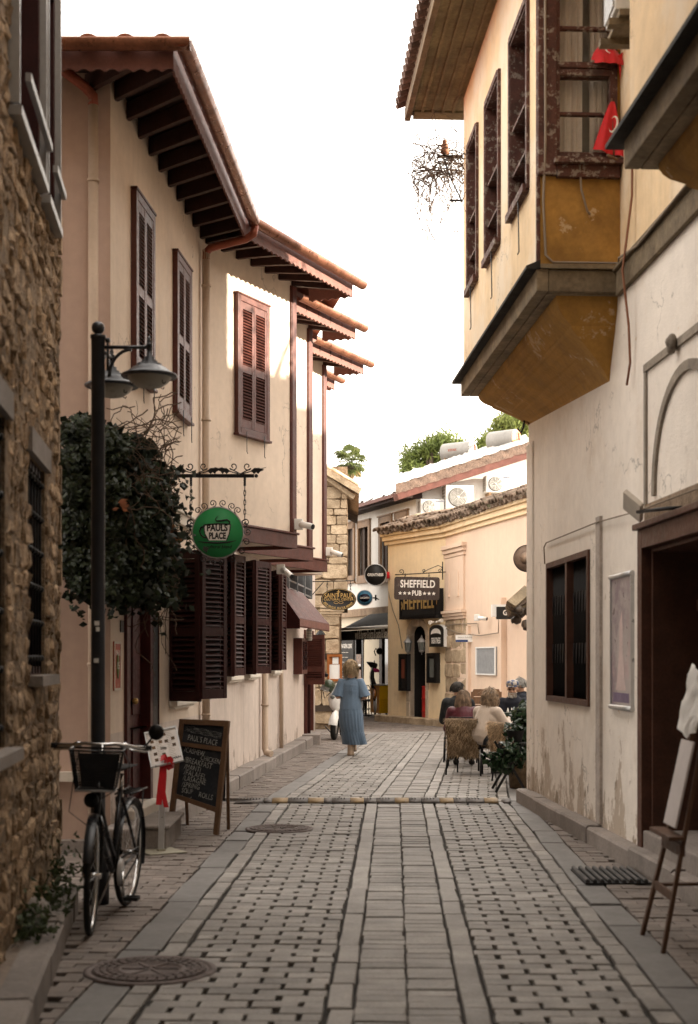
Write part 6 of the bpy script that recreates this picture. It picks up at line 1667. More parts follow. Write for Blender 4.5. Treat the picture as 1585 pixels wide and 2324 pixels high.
# ------------------------------------------------------------------ ivy over the near corner of the house
iv = thing('ivy', (-2.3, 12.0, 2.0), 'dark green ivy with trailing bare stems hanging over the house corner', 'climbing plant')
blobs = [(150, 975, 20), (195, 958, 16), (250, 985, 18), (318, 1010, 16), (350, 1060, 16), (365, 1130, 18), (185, 970, 28), (160, 1040, 44), (215, 1030, 50), (265, 1020, 40), (300, 1040, 30), (170, 1110, 50), (235, 1110, 60), (300, 1110, 52), (338, 1090, 26), (160, 1190, 44), (220, 1190, 56), (285, 1190, 60), (345, 1180, 36), (165, 1265, 40), (225, 1270, 54), (290, 1265, 56), (345, 1255, 42), (375, 1240, 20),
         (180, 1320, 26), (235, 1330, 34), (285, 1335, 38), (335, 1330, 38), (370, 1310, 28), (385, 1335, 14)]
P, N = [], []
for (x, y, r) in blobs:
    Yb = 11.85 if x < 255 else 11.85 + (x - 255) * 0.012
    n = int(r * r * 0.25 * (0.45 if x > 325 else 1.2))
    for k in range(n):
        a = random.uniform(0, 2 * math.pi); q = r * math.sqrt(random.random()) * random.choice([1.0, 1.0, 1.0, 1.2, 1.35])
        dz = math.sqrt(max(0, 1 - (q / (r * 1.15)) ** 2))
        Y = Yb - 0.45 * dz * random.uniform(0.55, 1.05) + random.uniform(-0.06, 0.06)
        P.append(at(x + q * math.cos(a), y + q * math.sin(a), Y)); N.append((random.gauss(0, .5), -0.9 + random.gauss(0, .4), 0.5 + random.gauss(0, .5)))
for k in range(620):                       # trailing sprays on the right edge
    x = 345 + abs(random.gauss(0, 32)); y = random.uniform(1060, 1375)
    P.append(at(x, y, random.uniform(12.0, 13.2))); N.append((random.gauss(0, .6), -0.8, random.gauss(0.3, .6)))
for k in range(34):                        # ragged hanging strands along the lower and right edge
    x, y = random.choice([(random.uniform(150, 400), random.uniform(1310, 1345)), (random.uniform(350, 385), random.uniform(1080, 1300))]); Y = 11.6 + max(0, x - 255) * 0.011
    p = at(x, y, Y); q = random.randint(3, 11)
    for j in range(q):
        p = p + Vector((random.gauss(0.008, .018), random.gauss(0, .01), -random.uniform(.012, .034))); P.append(p.copy()); N.append((random.gauss(0, .6), -0.8, random.gauss(.2, .5)))
V, F = leaf_cards(P, N, rng.uniform(0.022, 0.064, len(P)), 0.72)
M_['ivyleaf'] = leafmat('ivy_leaf', (0.018, 0.026, 0.011), 0.6, 0.12, 0.42)
link('foliage', mesh_np('foliage', V, F, M_['ivyleaf'], loops=3), iv, Matrix.Identity(4))
# a loose dark mass of stems and inner leaves behind the outer leaves
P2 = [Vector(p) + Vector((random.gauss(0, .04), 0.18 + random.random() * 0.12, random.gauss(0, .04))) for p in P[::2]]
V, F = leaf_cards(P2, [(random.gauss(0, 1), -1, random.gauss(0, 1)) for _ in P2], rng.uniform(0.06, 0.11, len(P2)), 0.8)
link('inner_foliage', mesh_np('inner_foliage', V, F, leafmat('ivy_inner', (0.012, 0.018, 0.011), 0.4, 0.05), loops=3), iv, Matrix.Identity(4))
V, F = leaf_cards([at(random.gauss(385, 12), random.gauss(1215, 12), 12.9) for k in range(14)] + [at(random.gauss(268, 14), random.gauss(1145, 8), 11.4) for k in range(6)], [(0, -1, 0.3)] * 20, rng.uniform(0.05, 0.08, 20), 0.7)
link('dry_leaf', mesh_np('dry_leaf', V, F, leafmat('ivy_dry', (0.20, 0.085, 0.03), 0.3), loops=3), iv, Matrix.Identity(4))
m = MB(); ri = random.Random(11)
for k in range(190):
    x, y = ri.uniform(215, 375), ri.uniform(940, 1150) if k < 90 else ri.uniform(1060, 1400)
    if k >= 90: x = ri.uniform(320, 392)
    Y = 11.7 + max(0, x - 255) * 0.011
    p = at(x, y, Y); v = Vector((ri.gauss(0.4, .5), ri.gauss(0, .15), ri.gauss(0.3 if k < 90 else -0.35, .5))).normalized(); path = [p.copy()]
    for q in range(ri.choice([6, 9, 14])):
        v = (v + Vector((ri.gauss(0.03, .38), ri.gauss(0.02, .12), ri.gauss(-0.05, .38)))).normalized(); p = p + v * 0.06; path.append(p.copy())
        if p.x / p.y > -0.121: break
    m.tube(path, ri.uniform(0.0025, 0.006), 4, caps=False)
m.build('stem', M_['twig'], iv)
cb = [at(290, 975, 12.5), at(330, 970, 12.9), at(355, 990, 13.2), at(380, 1000, 13.6), at(405, 1010, 14.0)]
m = MB(); m.tube(cb, 0.005, 4); m.tube([at(345, 1000, 13), at(355, 1040, 13.2), at(350, 1090, 13.2)], 0.008, 4); m.tube([at(372, 1085, 13.8), at(390, 1120, 13.9), at(372, 1160, 13.9), at(395, 1190, 13.9)], 0.006, 4)
m.build('tendril', M_['twig'], iv)

# ------------------------------------------------------------------ round green hanging sign
def spiral(m, c, ex, ey, r, turns=1.4, th=0.006, start=0.0, tail=None):
    n = 26; path = []
    for k in range(n + 1):
        t = k / n; a = start + turns * 2 * math.pi * t; rr = r * (1 - 0.8 * t)
        path.append(Vector(c) + Vector(ex) * rr * math.cos(a) + Vector(ey) * rr * math.sin(a))
    if tail is not None: path.insert(0, Vector(tail))
    m.tube(path, th, 5)
def chain(m, p, q, r=0.016, th=0.0045, step=0.042):
    p, q = Vector(p), Vector(q); L = (q - p).length; n = max(2, int(L / step)); d = (q - p) / L
    for k in range(n):
        c = p + d * (L * (k + 0.5) / n); w = Vector((1, 0, 0)) if k % 2 else Vector((0, 1, 0))
        m.tube([c + w * r * 0.6 * math.cos(a) + d * (L / n) * 0.68 * math.sin(a) for a in np.linspace(0, 2 * math.pi, 11)], th, 4, caps=False)
SY = 14.18
X_, Z_ = Vector((1, 0, 0)), Vector((0, 0, 1))
sg = thing('hanging_sign', (-1.307, SY, 2.65), 'round green hanging sign with a coffee cup, on a scrolled iron bracket', 'sign')
zb = zat(1080, SY)
m = MB(); m.box(xat(359, SY), xat(577, SY), SY - 0.014, SY + 0.014, zb - 0.017, zb + 0.017); m.ball((xat(582, SY), SY, zb), 0.02, 8); m.box(xat(352, SY), xat(361, SY), SY - 0.02, SY + 0.02, zb - 0.6, zb + 0.25)
m.tube([(xat(385, SY), SY, zb - 0.02), (xat(380, SY), SY, zb - 0.10), (xat(362, SY), SY, zb - 0.33)], 0.008, 6)
spiral(m, (xat(381, SY), SY, zb - 0.07), X_, Z_, 0.055, 1.2, 0.006, math.pi / 2)
spiral(m, (xat(381, SY), SY, zb + 0.06), X_, Z_, 0.045, 1.2, 0.006, -math.pi / 2)
for xc in (447, 546):
    for s_ in (-1, 1):
        c = Vector((xat(xc + s_ * 16, SY), SY, zb + 0.095))
        spiral(m, c, X_ * -s_, Z_, 0.042, 1.15, 0.006, math.pi * 1.15, (xat(xc, SY), SY, zb + 0.02))
        base = Vector((xat(xc + s_ * 20, SY), SY, zb + 0.04)); tip = base + Vector((s_ * 0.17, 0, 0.045))
        m.tube([(xat(xc + s_ * 4, SY), SY, zb + 0.02), base, tip], [0.006, 0.006, 0.003], 5)
        lf = [(0, 0), (0.04, 0.03), (0.09, 0.032), (0.14, 0.012), (0.10, -0.005), (0.08, -0.03), (0.06, -0.01), (0.04, -0.03), (0.02, -0.012)]
        m.prism([(s_ * a, b) for a, b in lf], frameM(base + Vector((s_ * 0.01, 0, 0.008)), (1, 0, 0), (0, 0, 1)), -0.004, 0.004)
m.build('bracket', M_['black'], sg)
m = MB()
for xx in (434, 556):
    m.box(xat(xx, SY) - 0.012, xat(xx, SY) + 0.012, SY - 0.01, SY + 0.01, zb - 0.10, zb - 0.012); chain(m, (xat(xx, SY), SY, zb - 0.10), (xat(xx, SY), SY, zat(1178, SY)))
m.build('chain', M_['black'], sg)
cz, cx = zat(1209, SY), xat(495, SY); rd = 57.5 * SY / K
DM = frameM((cx, SY, cz), (1, 0, 0), (0, 0, 1))          # local z points to the reader
m = MB(); m.lathe([(rd * 0.99, -0.016), (rd * 0.99, 0.016), (0.001, 0.0165)], DM, 48); m.build('disc', pmat('sign_green', (0.022, 0.235, 0.070), 0.55, var=0.06, vscale=6), sg)
m = MB(); m.lathe([(rd * 0.985, -0.018), (rd * 1.03, -0.018), (rd * 1.03, 0.018), (rd * 0.985, 0.018)], DM, 48, caps=False); m.build('rim', M_['greyframe'], sg)
m = MB()
for a, fl in ((62, 1), (48, 1), (80, 1), (100, -1), (118, -1), (132, -1), (20, 1), (2, -1), (-18, 1), (-38, 1), (160, -1), (180, 1), (198, -1), (218, -1), (-62, 1), (-84, 1), (-100, -1), (242, -1)):
    c = Vector((cx + (rd + 0.045) * math.cos(R(a)), SY, cz + (rd + 0.045) * math.sin(R(a))))
    ra = Vector((math.cos(R(a)), 0, math.sin(R(a)))); ta = Vector((-math.sin(R(a)), 0, math.cos(R(a)))) * fl
    spiral(m, c, ra * -1, ta, 0.036, 1.25, 0.005, 0.6, c - ra * 0.045 - ta * 0.03)
for xx in (434, 556): spiral(m, (xat(xx, SY), SY, zat(1190, SY)), X_, Z_, 0.045, 1.2, 0.006, math.pi * 0.4, (xat(xx, SY), SY, zat(1178, SY)))
m.build('scroll', M_['black'], sg)
Mb = pmat('sign_black', (0.012, 0.011, 0.011), 0.5)
sc_ = rd / 325.0           # the sign drawn on a 650 unit disc
def sp(x, y): return ((x - 865) * sc_, -(y - 985) * sc_)
m = MB(); m.prism([sp(685, 885), sp(1030, 880), sp(1015, 1000), sp(975, 1085), sp(745, 1085), sp(705, 1000)], DM, 0.0165, 0.0185); m.build('printed_cup', M_['letterwhite'], sg)
m = MB()
def stroke(pts, w, z=0.021): m.tube([DM @ Vector((*sp(*p), z)) for p in pts], [q * sc_ for q in w] if isinstance(w, list) else w * sc_, 5)
stroke([(700, 905), (650, 920), (632, 970), (650, 1020), (690, 1048), (725, 1050)], 11)
stroke([(685, 885), (700, 1000), (748, 1090)], 7); stroke([(1030, 880), (1012, 1000), (975, 1090)], 7); stroke([(690, 888), (850, 872), (1025, 878)], 9)
stroke([(868, 768), (835, 810), (850, 838), (920, 832), (985, 820), (1020, 845), (1015, 885)], [3, 6, 9, 11, 12, 11, 6])
stroke([(612, 1100), (700, 1112), (865, 1118), (1010, 1108), (1105, 1088)], [3, 10, 13, 10, 3])
m.build('printed_outline', Mb, sg)
for body, y, size, dx, sx in (('PAULS', 928, 118, 857, 0.80), ('PLACE', 1030, 112, 860, 0.68)):
    text(body, size * sc_, sg, DM @ Matrix.Translation((*sp(dx, y), 0.0192)), Mb, 0.001, 0.004, sx)
text('a cultural blend', 62 * sc_, sg, DM @ Matrix.Translation((*sp(857, 1168), 0.0172)), Mb, 0.0008, 0.0008, 0.95, shear=0.25)

# wall lantern tucked in the ivy
def lantern(X, Y, Z, label, s=1.0, mat='black', glass='offwhite', wallx=-0.2, group='wall lanterns along the house fronts'):
    t = thing('wall_lantern', (X, Y, Z), label, 'lantern', group); T_ = Matrix.Translation((X, Y, Z)) @ Matrix.Scale(s, 4)
    m = MB(); m.lathe([(0.055, 0.0), (0.075, 0.17)], T_, 6, sm=False); m.build('pane', M_[glass], t)
    m = MB(); m.lathe([(0.035, -0.04), (0.06, -0.012), (0.06, 0.0), (0.03, 0.002)], T_, 6, sm=False); m.lathe([(0.098, 0.17), (0.09, 0.185), (0.04, 0.25), (0.022, 0.255), (0.03, 0.275), (0.012, 0.285), (0.014, 0.31), (0.001, 0.325)], T_, 6, sm=False)
    for k in range(6):
        a = k * math.pi / 3; m.tube([T_ @ Vector((0.056 * math.cos(a), 0.056 * math.sin(a), 0)), T_ @ Vector((0.076 * math.cos(a), 0.076 * math.sin(a), 0.17))], 0.005 * s, 4)
    m.build('cage', M_[mat], t)
    m = MB(); m.tube([T_ @ Vector(p) for p in ((0, 0, -0.04), (0, 0, -0.08), (wallx * 0.6, 0, -0.09), (wallx, 0, -0.02))], 0.010 * s, 6); m.ball(T_ @ Vector((wallx, 0, -0.02)), 0.03 * s, 8); m.build('bracket', M_[mat], t)
    return t
M_['lanternglass'] = pmat('grey_lantern_glass', (0.13, 0.14, 0.13), 0.15, var=0.1)
lantern(-1.735, 13.85, zat(1283, 13.85), 'black hexagonal wall lantern half hidden by the ivy', 1.0, 'black', 'lanternglass', -0.2)
lantern(xat(728, 30.5), 30.5, zat(1462, 30.5), 'black and cream wall lantern on the stone wall, over the wooden menu case', 1.15, 'black', 'offwhite', -0.18)
wl_ = thing('wall_lamp', (xat(702, 26.4), 26.4, zat(1454, 26.4)), 'white ribbed cylinder lamp under the canopy by the far door', 'wall lamp')
m = MB(); T_ = Matrix.Translation((xat(702, 26.4), 26.4, zat(1454, 26.4))); m.lathe([(0.055, 0.0), (0.058, 0.2), (0.03, 0.22), (0.03, 0.28)], T_, 14); m.build('shade', M_['offwhite'], wl_)
m = MB()
for k in range(4): m.lathe([(0.059, 0.03 + 0.05 * k), (0.062, 0.035 + 0.05 * k), (0.059, 0.04 + 0.05 * k)], T_, 14)
m.build('band', M_['greyframe'], wl_)

# ------------------------------------------------------------------ small boards on the left wall
po = thing('poster', WG.pt(WG.s(264), 1.3, 0.01), 'narrow red framed poster beside the dark red door', 'poster')
a, b, c, d = WG.rect(256.5, 1456, 272, 1567); m = MB(); m.wbox(WG, a, b, c, d, 0.002, 0.012); m.build('sheet', pmat('poster_red', (0.36, 0.075, 0.04), 0.6, var=0.15, vscale=9, blotch=[((0.50, 0.25, 0.12), 16, 0.55, 0.6, 0.6)]), po)
m = MB()
for (p, q, r_, t) in ((a, a + .02, c, d), (b - .02, b, c, d), (a, b, c, c + .02), (a, b, d - .02, d)): m.wbox(WG, p, q, r_, t, 0.0125, 0.016)
m.build('border', M_['offwhite'], po)
m = MB(); m.lathe([(0.09, 0), (0.001, 0.001)], WG.M((a + b) / 2, (c + d) / 2, 0.0165) @ Matrix.Diagonal((0.6, 1.3, 1, 1)), 16); m.build('printed_leaf', pmat('poster_green', (0.16, 0.19, 0.05), 0.6), po)
text('15', 0.09, po, WG.M((a + b) / 2, (c + d) / 2, 0.019), M_['letterwhite'], 0.0005)
text('PAUL', 0.07, po, WG.M((a + b) / 2, d - 0.10, 0.017), M_['letterwhite'], 0.0005)
hn = thing('number_plate', WG.pt(WG.s(276), 1.9, 0.01), 'small dark house number plate by the door frame', 'plate')
a, b, c, d = WG.rect(272, 1408, 279, 1435); m = MB(); m.wbox(WG, a, b, c, d, 0.003, 0.012); m.build('plate', M_['black'], hn)
cb_ = thing('strip_board', WG.pt(WG.s(348), 1.0, 0.01), 'tall narrow black notice strip with chalk marks beside the door', 'notice board')
a, b, c, d = WG.rect(341.5, 1395, 354, 1648); m = MB(); m.wbox(WG, a, b, c, d, 0.004, 0.022); m.build('panel', pmat('strip_black', (0.02, 0.02, 0.022), 0.5, var=0.3, vscale=20, blotch=[((0.20, 0.20, 0.20), 18, 0.60, 0.64, 0.6)]), cb_)
m = MB(); m.wbox(WG, a - .03, a, c, d, 0.002, 0.03); m.wbox(WG, b, b + .03, c, d, 0.002, 0.03); m.wbox(WG, a - .03, b + .03, d, d + .03, 0.002, 0.03); m.build('frame', M_['maroon'], cb_)
mc = thing('menu_case', WG.pt(WG.s(670), 1.5, 0.1), 'brown wooden menu case on the white wall past the last shutters', 'menu case')
s0 = WG.s(666); zc0, zc1 = zat(1532, 24.6), zat(1446, 24.6)
m = MB(); m.wbox(WG, s0, s0 + 0.9, zc0, zc1, 0.0, 0.16); m.build('case', M_['maroonlit'], mc, bevel=0.01)
m = MB(); m.wbox(WG, s0 + 0.1, s0 + 0.8, zc0 + 0.08, zc1 - 0.06, 0.161, 0.166); m.build('pane', M_['glass'], mc)

# ------------------------------------------------------------------ menu stand with a red ribbon
ms = thing('menu_stand', (-1.60, 12.1, 0), 'grey pole menu stand with a tilted picture menu and a red ribbon', 'menu stand')
m = MB(); Tm = Matrix.Translation((-1.60, 12.1, 0)) @ Matrix.Rotation(R(32), 4, 'Z')
pf = [(-0.17, -0.17, 0.004), (0.17, -0.17, 0.004), (0.17, 0.17, 0.004), (-0.17, 0.17, 0.004), (-0.17, -0.17, 0.012), (0.17, -0.17, 0.012), (0.17, 0.17, 0.012), (-0.17, 0.17, 0.012)]
m.hexa([Tm @ Vector(p) for p in pf]); m.box(-0.03, 0.03, -0.03, 0.03, 0.012, 0.03, 0, Tm); m.build('base', pmat('stand_base', (0.36, 0.34, 0.27), 0.5, var=0.1), ms)
m = MB(); m.beam((-1.60, 12.1, 0.02), (-1.575, 12.1, 0.90), 0.05, 0.03, (0, 1, 0)); m.build('post', M_['alu'], ms, bevel=0.004)
q = [at(329, 1673, 12.16), at(390, 1653, 12.20), at(417, 1730, 12.02), at(354, 1737, 12.0)]
ex = (q[1] - q[0]); ey = (q[0] - q[3]); Bm = frameM(q[3].lerp(q[1], 0.5), ex + (q[2] - q[3]), ey + (q[1] - q[2]))
w, h = 0.255, 0.315
m = MB(); m.box(-w / 2, w / 2, -h / 2, h / 2, -0.008, 0.0, 0, Bm); m.build('menu_sheet', pmat('menu_paper', (0.62, 0.58, 0.55), 0.5, var=0.06, vscale=20), ms)
m = MB()
for (p, q_, r_, t) in ((-w / 2 - .012, -w / 2, -h / 2, h / 2), (w / 2, w / 2 + .012, -h / 2, h / 2), (-w / 2 - .012, w / 2 + .012, -h / 2 - .02, -h / 2), (-w / 2 - .012, w / 2 + .012, h / 2, h / 2 + .02)): m.box(p, q_, r_, t, -0.012, 0.012, 0, Bm)
m.build('frame', M_['alu'], ms, bevel=0.003)
M_['food'] = pmat('food_picture', (0.16, 0.09, 0.045), 0.5, var=0.6, vscale=30, rnd=0.5)
m = MB()
for (x, y) in ((-.03, .12), (.02, .12), (-.09, .07), (-.02, .055), (.03, .05), (.09, .065), (-.085, .01), (-.015, -.01), (.09, 0.0), (-.08, -.055), (-.01, -.075), (-.08, -.115)):
    m.box(x - .015, x + .015, y - .015, y + .015, 0.0005, 0.0015, 0, Bm)
m.build('printed_picture', M_['food'], ms)
m = MB()
for k in range(16):
    y = .13 - k * .017
    for x0 in (-.06, .035): m.box(x0, x0 + .045 + .02 * ((k * 7) % 3) / 3, y, y + .003, 0.0005, 0.001, 0, Bm)
m.build('printed_line', M_['cement'], ms)
text('GAGARIN', 0.03, ms, Bm @ Matrix.Translation((0.06, -.13, 0.001)), Mb, 0.0005, 0.0008)
M_['ribbon'] = pmat('red_satin', (0.42, 0.006, 0.010), 0.4, var=0.15, vscale=10, sheen=0.3)
m = MB(); kx = Vector((-1.575, 12.05, 0.77))
def ribbon(pts, w, wd=(1, 0, 0)):
    W_ = Vector(wd).normalized(); m.loft([[Vector(p) - W_ * w / 2, Vector(p) + W_ * w / 2] for p in pts], closed=False)
ribbon([kx, kx + Vector((.02, -.05, .02)), kx + Vector((.07, -.06, .03)), kx + Vector((.10, -.04, -.02)), kx + Vector((.05, -.02, -.045)), kx], 0.05, (0.15, 0.2, 1))
ribbon([kx, kx + Vector((-.015, -.05, .035)), kx + Vector((.03, -.07, .05)), kx + Vector((.05, -.05, 0)), kx], 0.05, (0.1, 0.3, 1))
ribbon([kx, kx + Vector((-.005, -.03, -.10)), kx + Vector((-.02, -.03, -.22)), kx + Vector((-.035, -.02, -.36))], 0.05)
ribbon([kx + Vector((.01, -.01, 0)), kx + Vector((.015, -.035, -.12)), kx + Vector((.005, -.03, -.25)), kx + Vector((.03, -.03, -.38))], 0.04)
m.build('ribbon', M_['ribbon'], ms)

# ------------------------------------------------------------------ chalkboard
ck = thing('chalkboard', (-1.46, 13.45, 0), 'wooden A-frame chalkboard with handwritten dishes standing by the left kerb', 'chalkboard')
M_['boardwood'] = pmat('board_wood', (0.135, 0.075, 0.04), 0.6, var=0.25, vscale=6, bump=0.2, bscale=40)
TL, TR = at(410, 1632, 13.62), at(521, 1636, 13.42); BR, BL = at(495, 1897, 13.26), Vector((-1.70, 13.5, 0.16))
fx = (TR - TL).normalized(); L0 = (TL - BL); 
def on(u, v): return BL.lerp(BR, u).lerp(TL.lerp(TR, u), v)       # v 0 foot .. 1 top
fn = (BR - BL).cross(TL - BL).normalized()
if fn.y > 0: fn = -fn
def slab(name, u0, u1, v0, v1, t0, t1, mat, parent=ck, **k):
    m = MB(); p = [on(u0, v0), on(u1, v0), on(u1, v1), on(u0, v1)]
    m.hexa([q_ + fn * t0 for q_ in p] + [q_ + fn * t1 for q_ in p]); return m.build(name, mat, parent, **k)
slab('leg', -0.005, 0.085, 0.0, 1.0, -0.02, 0.02, M_['boardwood'], bevel=0.004); slab('leg', 0.915, 1.005, 0.0, 1.0, -0.02, 0.02, M_['boardwood'], bevel=0.004)
slab('rail', 0.085, 0.915, 0.95, 1.0, -0.02, 0.018, M_['boardwood']); slab('rail', 0.085, 0.915, 0.725, 0.765, -0.02, 0.018, M_['boardwood']); slab('rail', 0.085, 0.915, 0.19, 0.235, -0.02, 0.018, M_['boardwood'])
M_['slate'] = pmat('chalk_slate', (0.016, 0.019, 0.024), 0.75, var=0.35, vscale=7, blotch=[((0.05, 0.052, 0.055), 5, 0.52, 0.7, 0.6)])
slab('writing_board', 0.08, 0.92, 0.76, 0.955, -0.012, 0.0, M_['slate']); slab('writing_board', 0.08, 0.92, 0.23, 0.73, -0.012, 0.0, M_['slate'])
bx = on(1, 0.5) - on(0, 0.5); by = on(0.5, 1) - on(0.5, 0)
M_['chalk'] = pmat('chalk', (0.40, 0.40, 0.37), 0.95, var=0.5, vscale=30)
for body, u, v, s_, sx, rot in (("PAUL'S PLACE", 0.5, 0.805, 0.092, 0.80, 1), ('✓CASHEW', 0.36, 0.685, 0.085, 0.85, 0), ('CHICKEN', 0.70, 0.635, 0.082, 0.85, -1), ('✓BREAKFAST', 0.46, 0.585, 0.092, 0.86, -2), ('✓MANTI', 0.36, 0.525, 0.085, 0.9, 0), ('✓FALAFEL', 0.42, 0.47, 0.088, 0.95, -1), ('✓LASAGNE', 0.42, 0.415, 0.082, 0.95, 0), ('✓SPRING', 0.36, 0.355, 0.085, 0.9, 2), ('SOUP', 0.30, 0.295, 0.08, 0.85, 3), ('ROLLS', 0.68, 0.30, 0.085, 0.9, -1)):
    Mx = frameM(on(u, v) + fn * 0.0012, bx, by) @ Matrix.Rotation(R(rot), 4, 'Z'); text(body.replace('✓', '/'), s_ * 0.84, ck, Mx, M_['chalk'], 0.0006, -0.0008, sx * 0.82, spacing=1.05)
m = MB(); c0 = frameM(on(0.5, 0.885) + fn * 0.0015, bx, by)
for k in range(5): m.tube([c0 @ Vector((-0.20 + 0.02 * j, 0.012 * (k - 2) + 0.004 * math.sin(j + k), 0)) for j in range(21)], 0.0016, 3)
m.build('chalk_smear', M_['chalk'], ck)
m = MB(); c1 = frameM(on(0.3, 0.25) + fn * 0.0015, bx, by); m.tube([c1 @ Vector((0.05 * math.cos(a), 0.03 * math.sin(a), 0)) for a in np.linspace(math.pi, 2 * math.pi, 9)], 0.002, 3); m.tube([c1 @ Vector((-0.012 + 0.005 * math.sin(j), 0.02 + 0.008 * j, 0)) for j in range(5)], 0.002, 3); m.build('chalk_drawing', M_['chalk'], ck)
for u, foot in ((0.05, Vector((-1.60, 14.1, 0.0))), (0.95, at(519, 1882, 13.72))):
    m = MB(); m.beam(on(u, 0.99) + Vector((0, 0.03, 0)), Vector((foot.x, foot.y, 0.0)), 0.035, 0.03, (1, 0, 0)); m.build('back_leg', M_['boardwood'], ck)
m = MB(); p = [on(0.05, .99) + Vector((0, .05, 0)), on(0.95, .99) + Vector((0, .05, 0)), Vector((-1.19, 13.67, .28)), Vector((-1.62, 14.0, .28))]; m.add([*p], [(0, 1, 2, 3)]); m.build('back_panel', M_['slate'], ck)

# ------------------------------------------------------------------ bicycle
bk = bpy.data.objects.new('bicycle', None); COL.objects.link(bk)
tag(bk, 'black city bicycle with a wire basket parked against the lamp post', 'bicycle')
M_['bikeblack'] = pmat('bike_paint', (0.012, 0.013, 0.016), 0.3, metal=0.2, var=0.1, spec=0.5)
def wheel(xc, ang=0.0, piv=None):
    Mw = Matrix.Translation((xc, 0, 0.352))
    if ang: Mw = Matrix.Translation(piv) @ Matrix.Rotation(ang, 4, 'Z') @ Matrix.Translation(-Vector(piv)) @ Mw
    circ = lambda r, y=0, n=40: [Mw @ Vector((r * math.cos(a), y, r * math.sin(a))) for a in np.linspace(0, 2 * math.pi, n + 1)]
    m = MB(); m.tube(circ(0.335), 0.019, 8, caps=False); w = m.build('wheel', M_['rubber'], bk)
    m = MB(); m.tube(circ(0.312), 0.0125, 6, caps=False); m.build('rim', M_['chrome'], w)
    m = MB()
    for k in range(24):
        a = 2 * math.pi * k / 24; m.tube([Mw @ Vector((0.02 * math.cos(a + .6), 0.03 * (-1) ** k, 0.02 * math.sin(a + .6))), Mw @ Vector((0.31 * math.cos(a), 0, 0.31 * math.sin(a)))], 0.0016, 3, caps=False)
    o = m.build('spoke_set', M_['alu'], w); o['kind'] = 'stuff'
    m = MB(); m.tube([Mw @ Vector((0, -0.055, 0)), Mw @ Vector((0, 0.055, 0))], 0.019, 10); m.build('hub', M_['chrome'], w)
    return Mw
ST = R(10); PV = Vector((0.36, 0, 0.7))
wheel(-0.50); Mf = wheel(0.52, ST, PV)
SM = Matrix.Translation(PV) @ Matrix.Rotation(ST, 4, 'Z') @ Matrix.Translation(-PV)
m = MB()
ht, hb, bb, stt, ra_ = Vector((0.305, 0, 0.93)), Vector((0.365, 0, 0.70)), Vector((-0.07, 0, 0.29)), Vector((-0.22, 0, 0.80)), Vector((-0.50, 0, 0.352))
m.tube([ht, hb], 0.022, 10); m.tube([hb, Vector((0.16, 0, 0.48)), bb], 0.019, 10); m.tube([hb.lerp(ht, .5), Vector((0.14, 0, 0.60)), bb + Vector((-0.02, 0, 0.10))], 0.016, 8); m.tube([bb, stt], 0.018, 10)
for s_ in (-1, 1):
    m.tube([bb + Vector((0, 0.03 * s_, 0)), ra_ + Vector((0, 0.055 * s_, 0))], 0.011, 6); m.tube([stt + Vector((0.02, 0.02 * s_, -0.05)), ra_ + Vector((0, 0.055 * s_, 0))], 0.010, 6)
m.build('frame', M_['bikeblack'], bk)
m = MB()
for s_ in (-1, 1): m.tube([SM @ (hb + Vector((0.005, 0.02 * s_, -0.01))), SM @ Vector((0.40, 0.045 * s_, 0.62)), SM @ Vector((0.52, 0.05 * s_, 0.352))], 0.013, 8)
m.build('fork', M_['bikeblack'], bk)
def fender(Mw, a0, a1, name):
    m = MB(); rows = []
    for a in np.linspace(R(a0), R(a1), 22): rows.append([Mw @ Vector(((0.375 - 0.010 * abs(t)) * math.cos(a), 0.03 * t, (0.375 - 0.010 * abs(t)) * math.sin(a))) for t in (-1, -.4, .4, 1)])
    m.loft(rows, closed=False); m.build(name, M_['bikeblack'], bk)
fender(Mf, 20, 165, 'fender'); fender(Matrix.Translation((-0.5, 0, 0.352)), 20, 200, 'fender')
m = MB(); hbz = Vector((0.275, 0, 1.12)); m.tube([ht, ht.lerp(hbz, 1.0)], 0.014, 8)
bar = [Vector((0.17, -0.29, 1.10)), Vector((0.20, -0.20, 1.105)), Vector((0.27, -0.10, 1.125)), Vector((0.28, 0, 1.12)), Vector((0.27, 0.10, 1.125)), Vector((0.20, 0.20, 1.105)), Vector((0.17, 0.29, 1.10))]
m.tube([SM @ p for p in bar], 0.011, 8); m.build('handlebar', M_['chrome'], bk)
for s_ in (-1, 1):
    m = MB(); m.tube([SM @ Vector((0.172, 0.17 * s_, 1.102)), SM @ Vector((0.165, 0.31 * s_, 1.099))], 0.017, 10); m.build('grip', M_['rubber'], bk)
    m = MB(); m.tube([SM @ Vector((0.235, 0.14 * s_, 1.105)), SM @ Vector((0.225, 0.20 * s_, 1.085)), SM @ Vector((0.215, 0.29 * s_, 1.08))], 0.007, 6); m.ball(SM @ Vector((0.225, 0.14 * s_, 1.115)), (0.03, 0.03, 0.02), 8); m.build('brake_lever', M_['chrome'], bk)
m = MB(); m.tube([SM @ Vector((0.18, 0.27, 1.11)), SM @ Vector((0.18, 0.30, 1.15)), SM @ Vector((0.18, 0.32, 1.18))], 0.006, 6); Mm = frameM(SM @ Vector((0.18, 0.335, 1.20)), (0, 1, 0), (0, 0, 1)); m.lathe([(0.048, -0.015), (0.05, 0.0), (0.045, 0.018), (0.001, 0.02)], Mm, 16); m.build('mirror', M_['black'], bk)
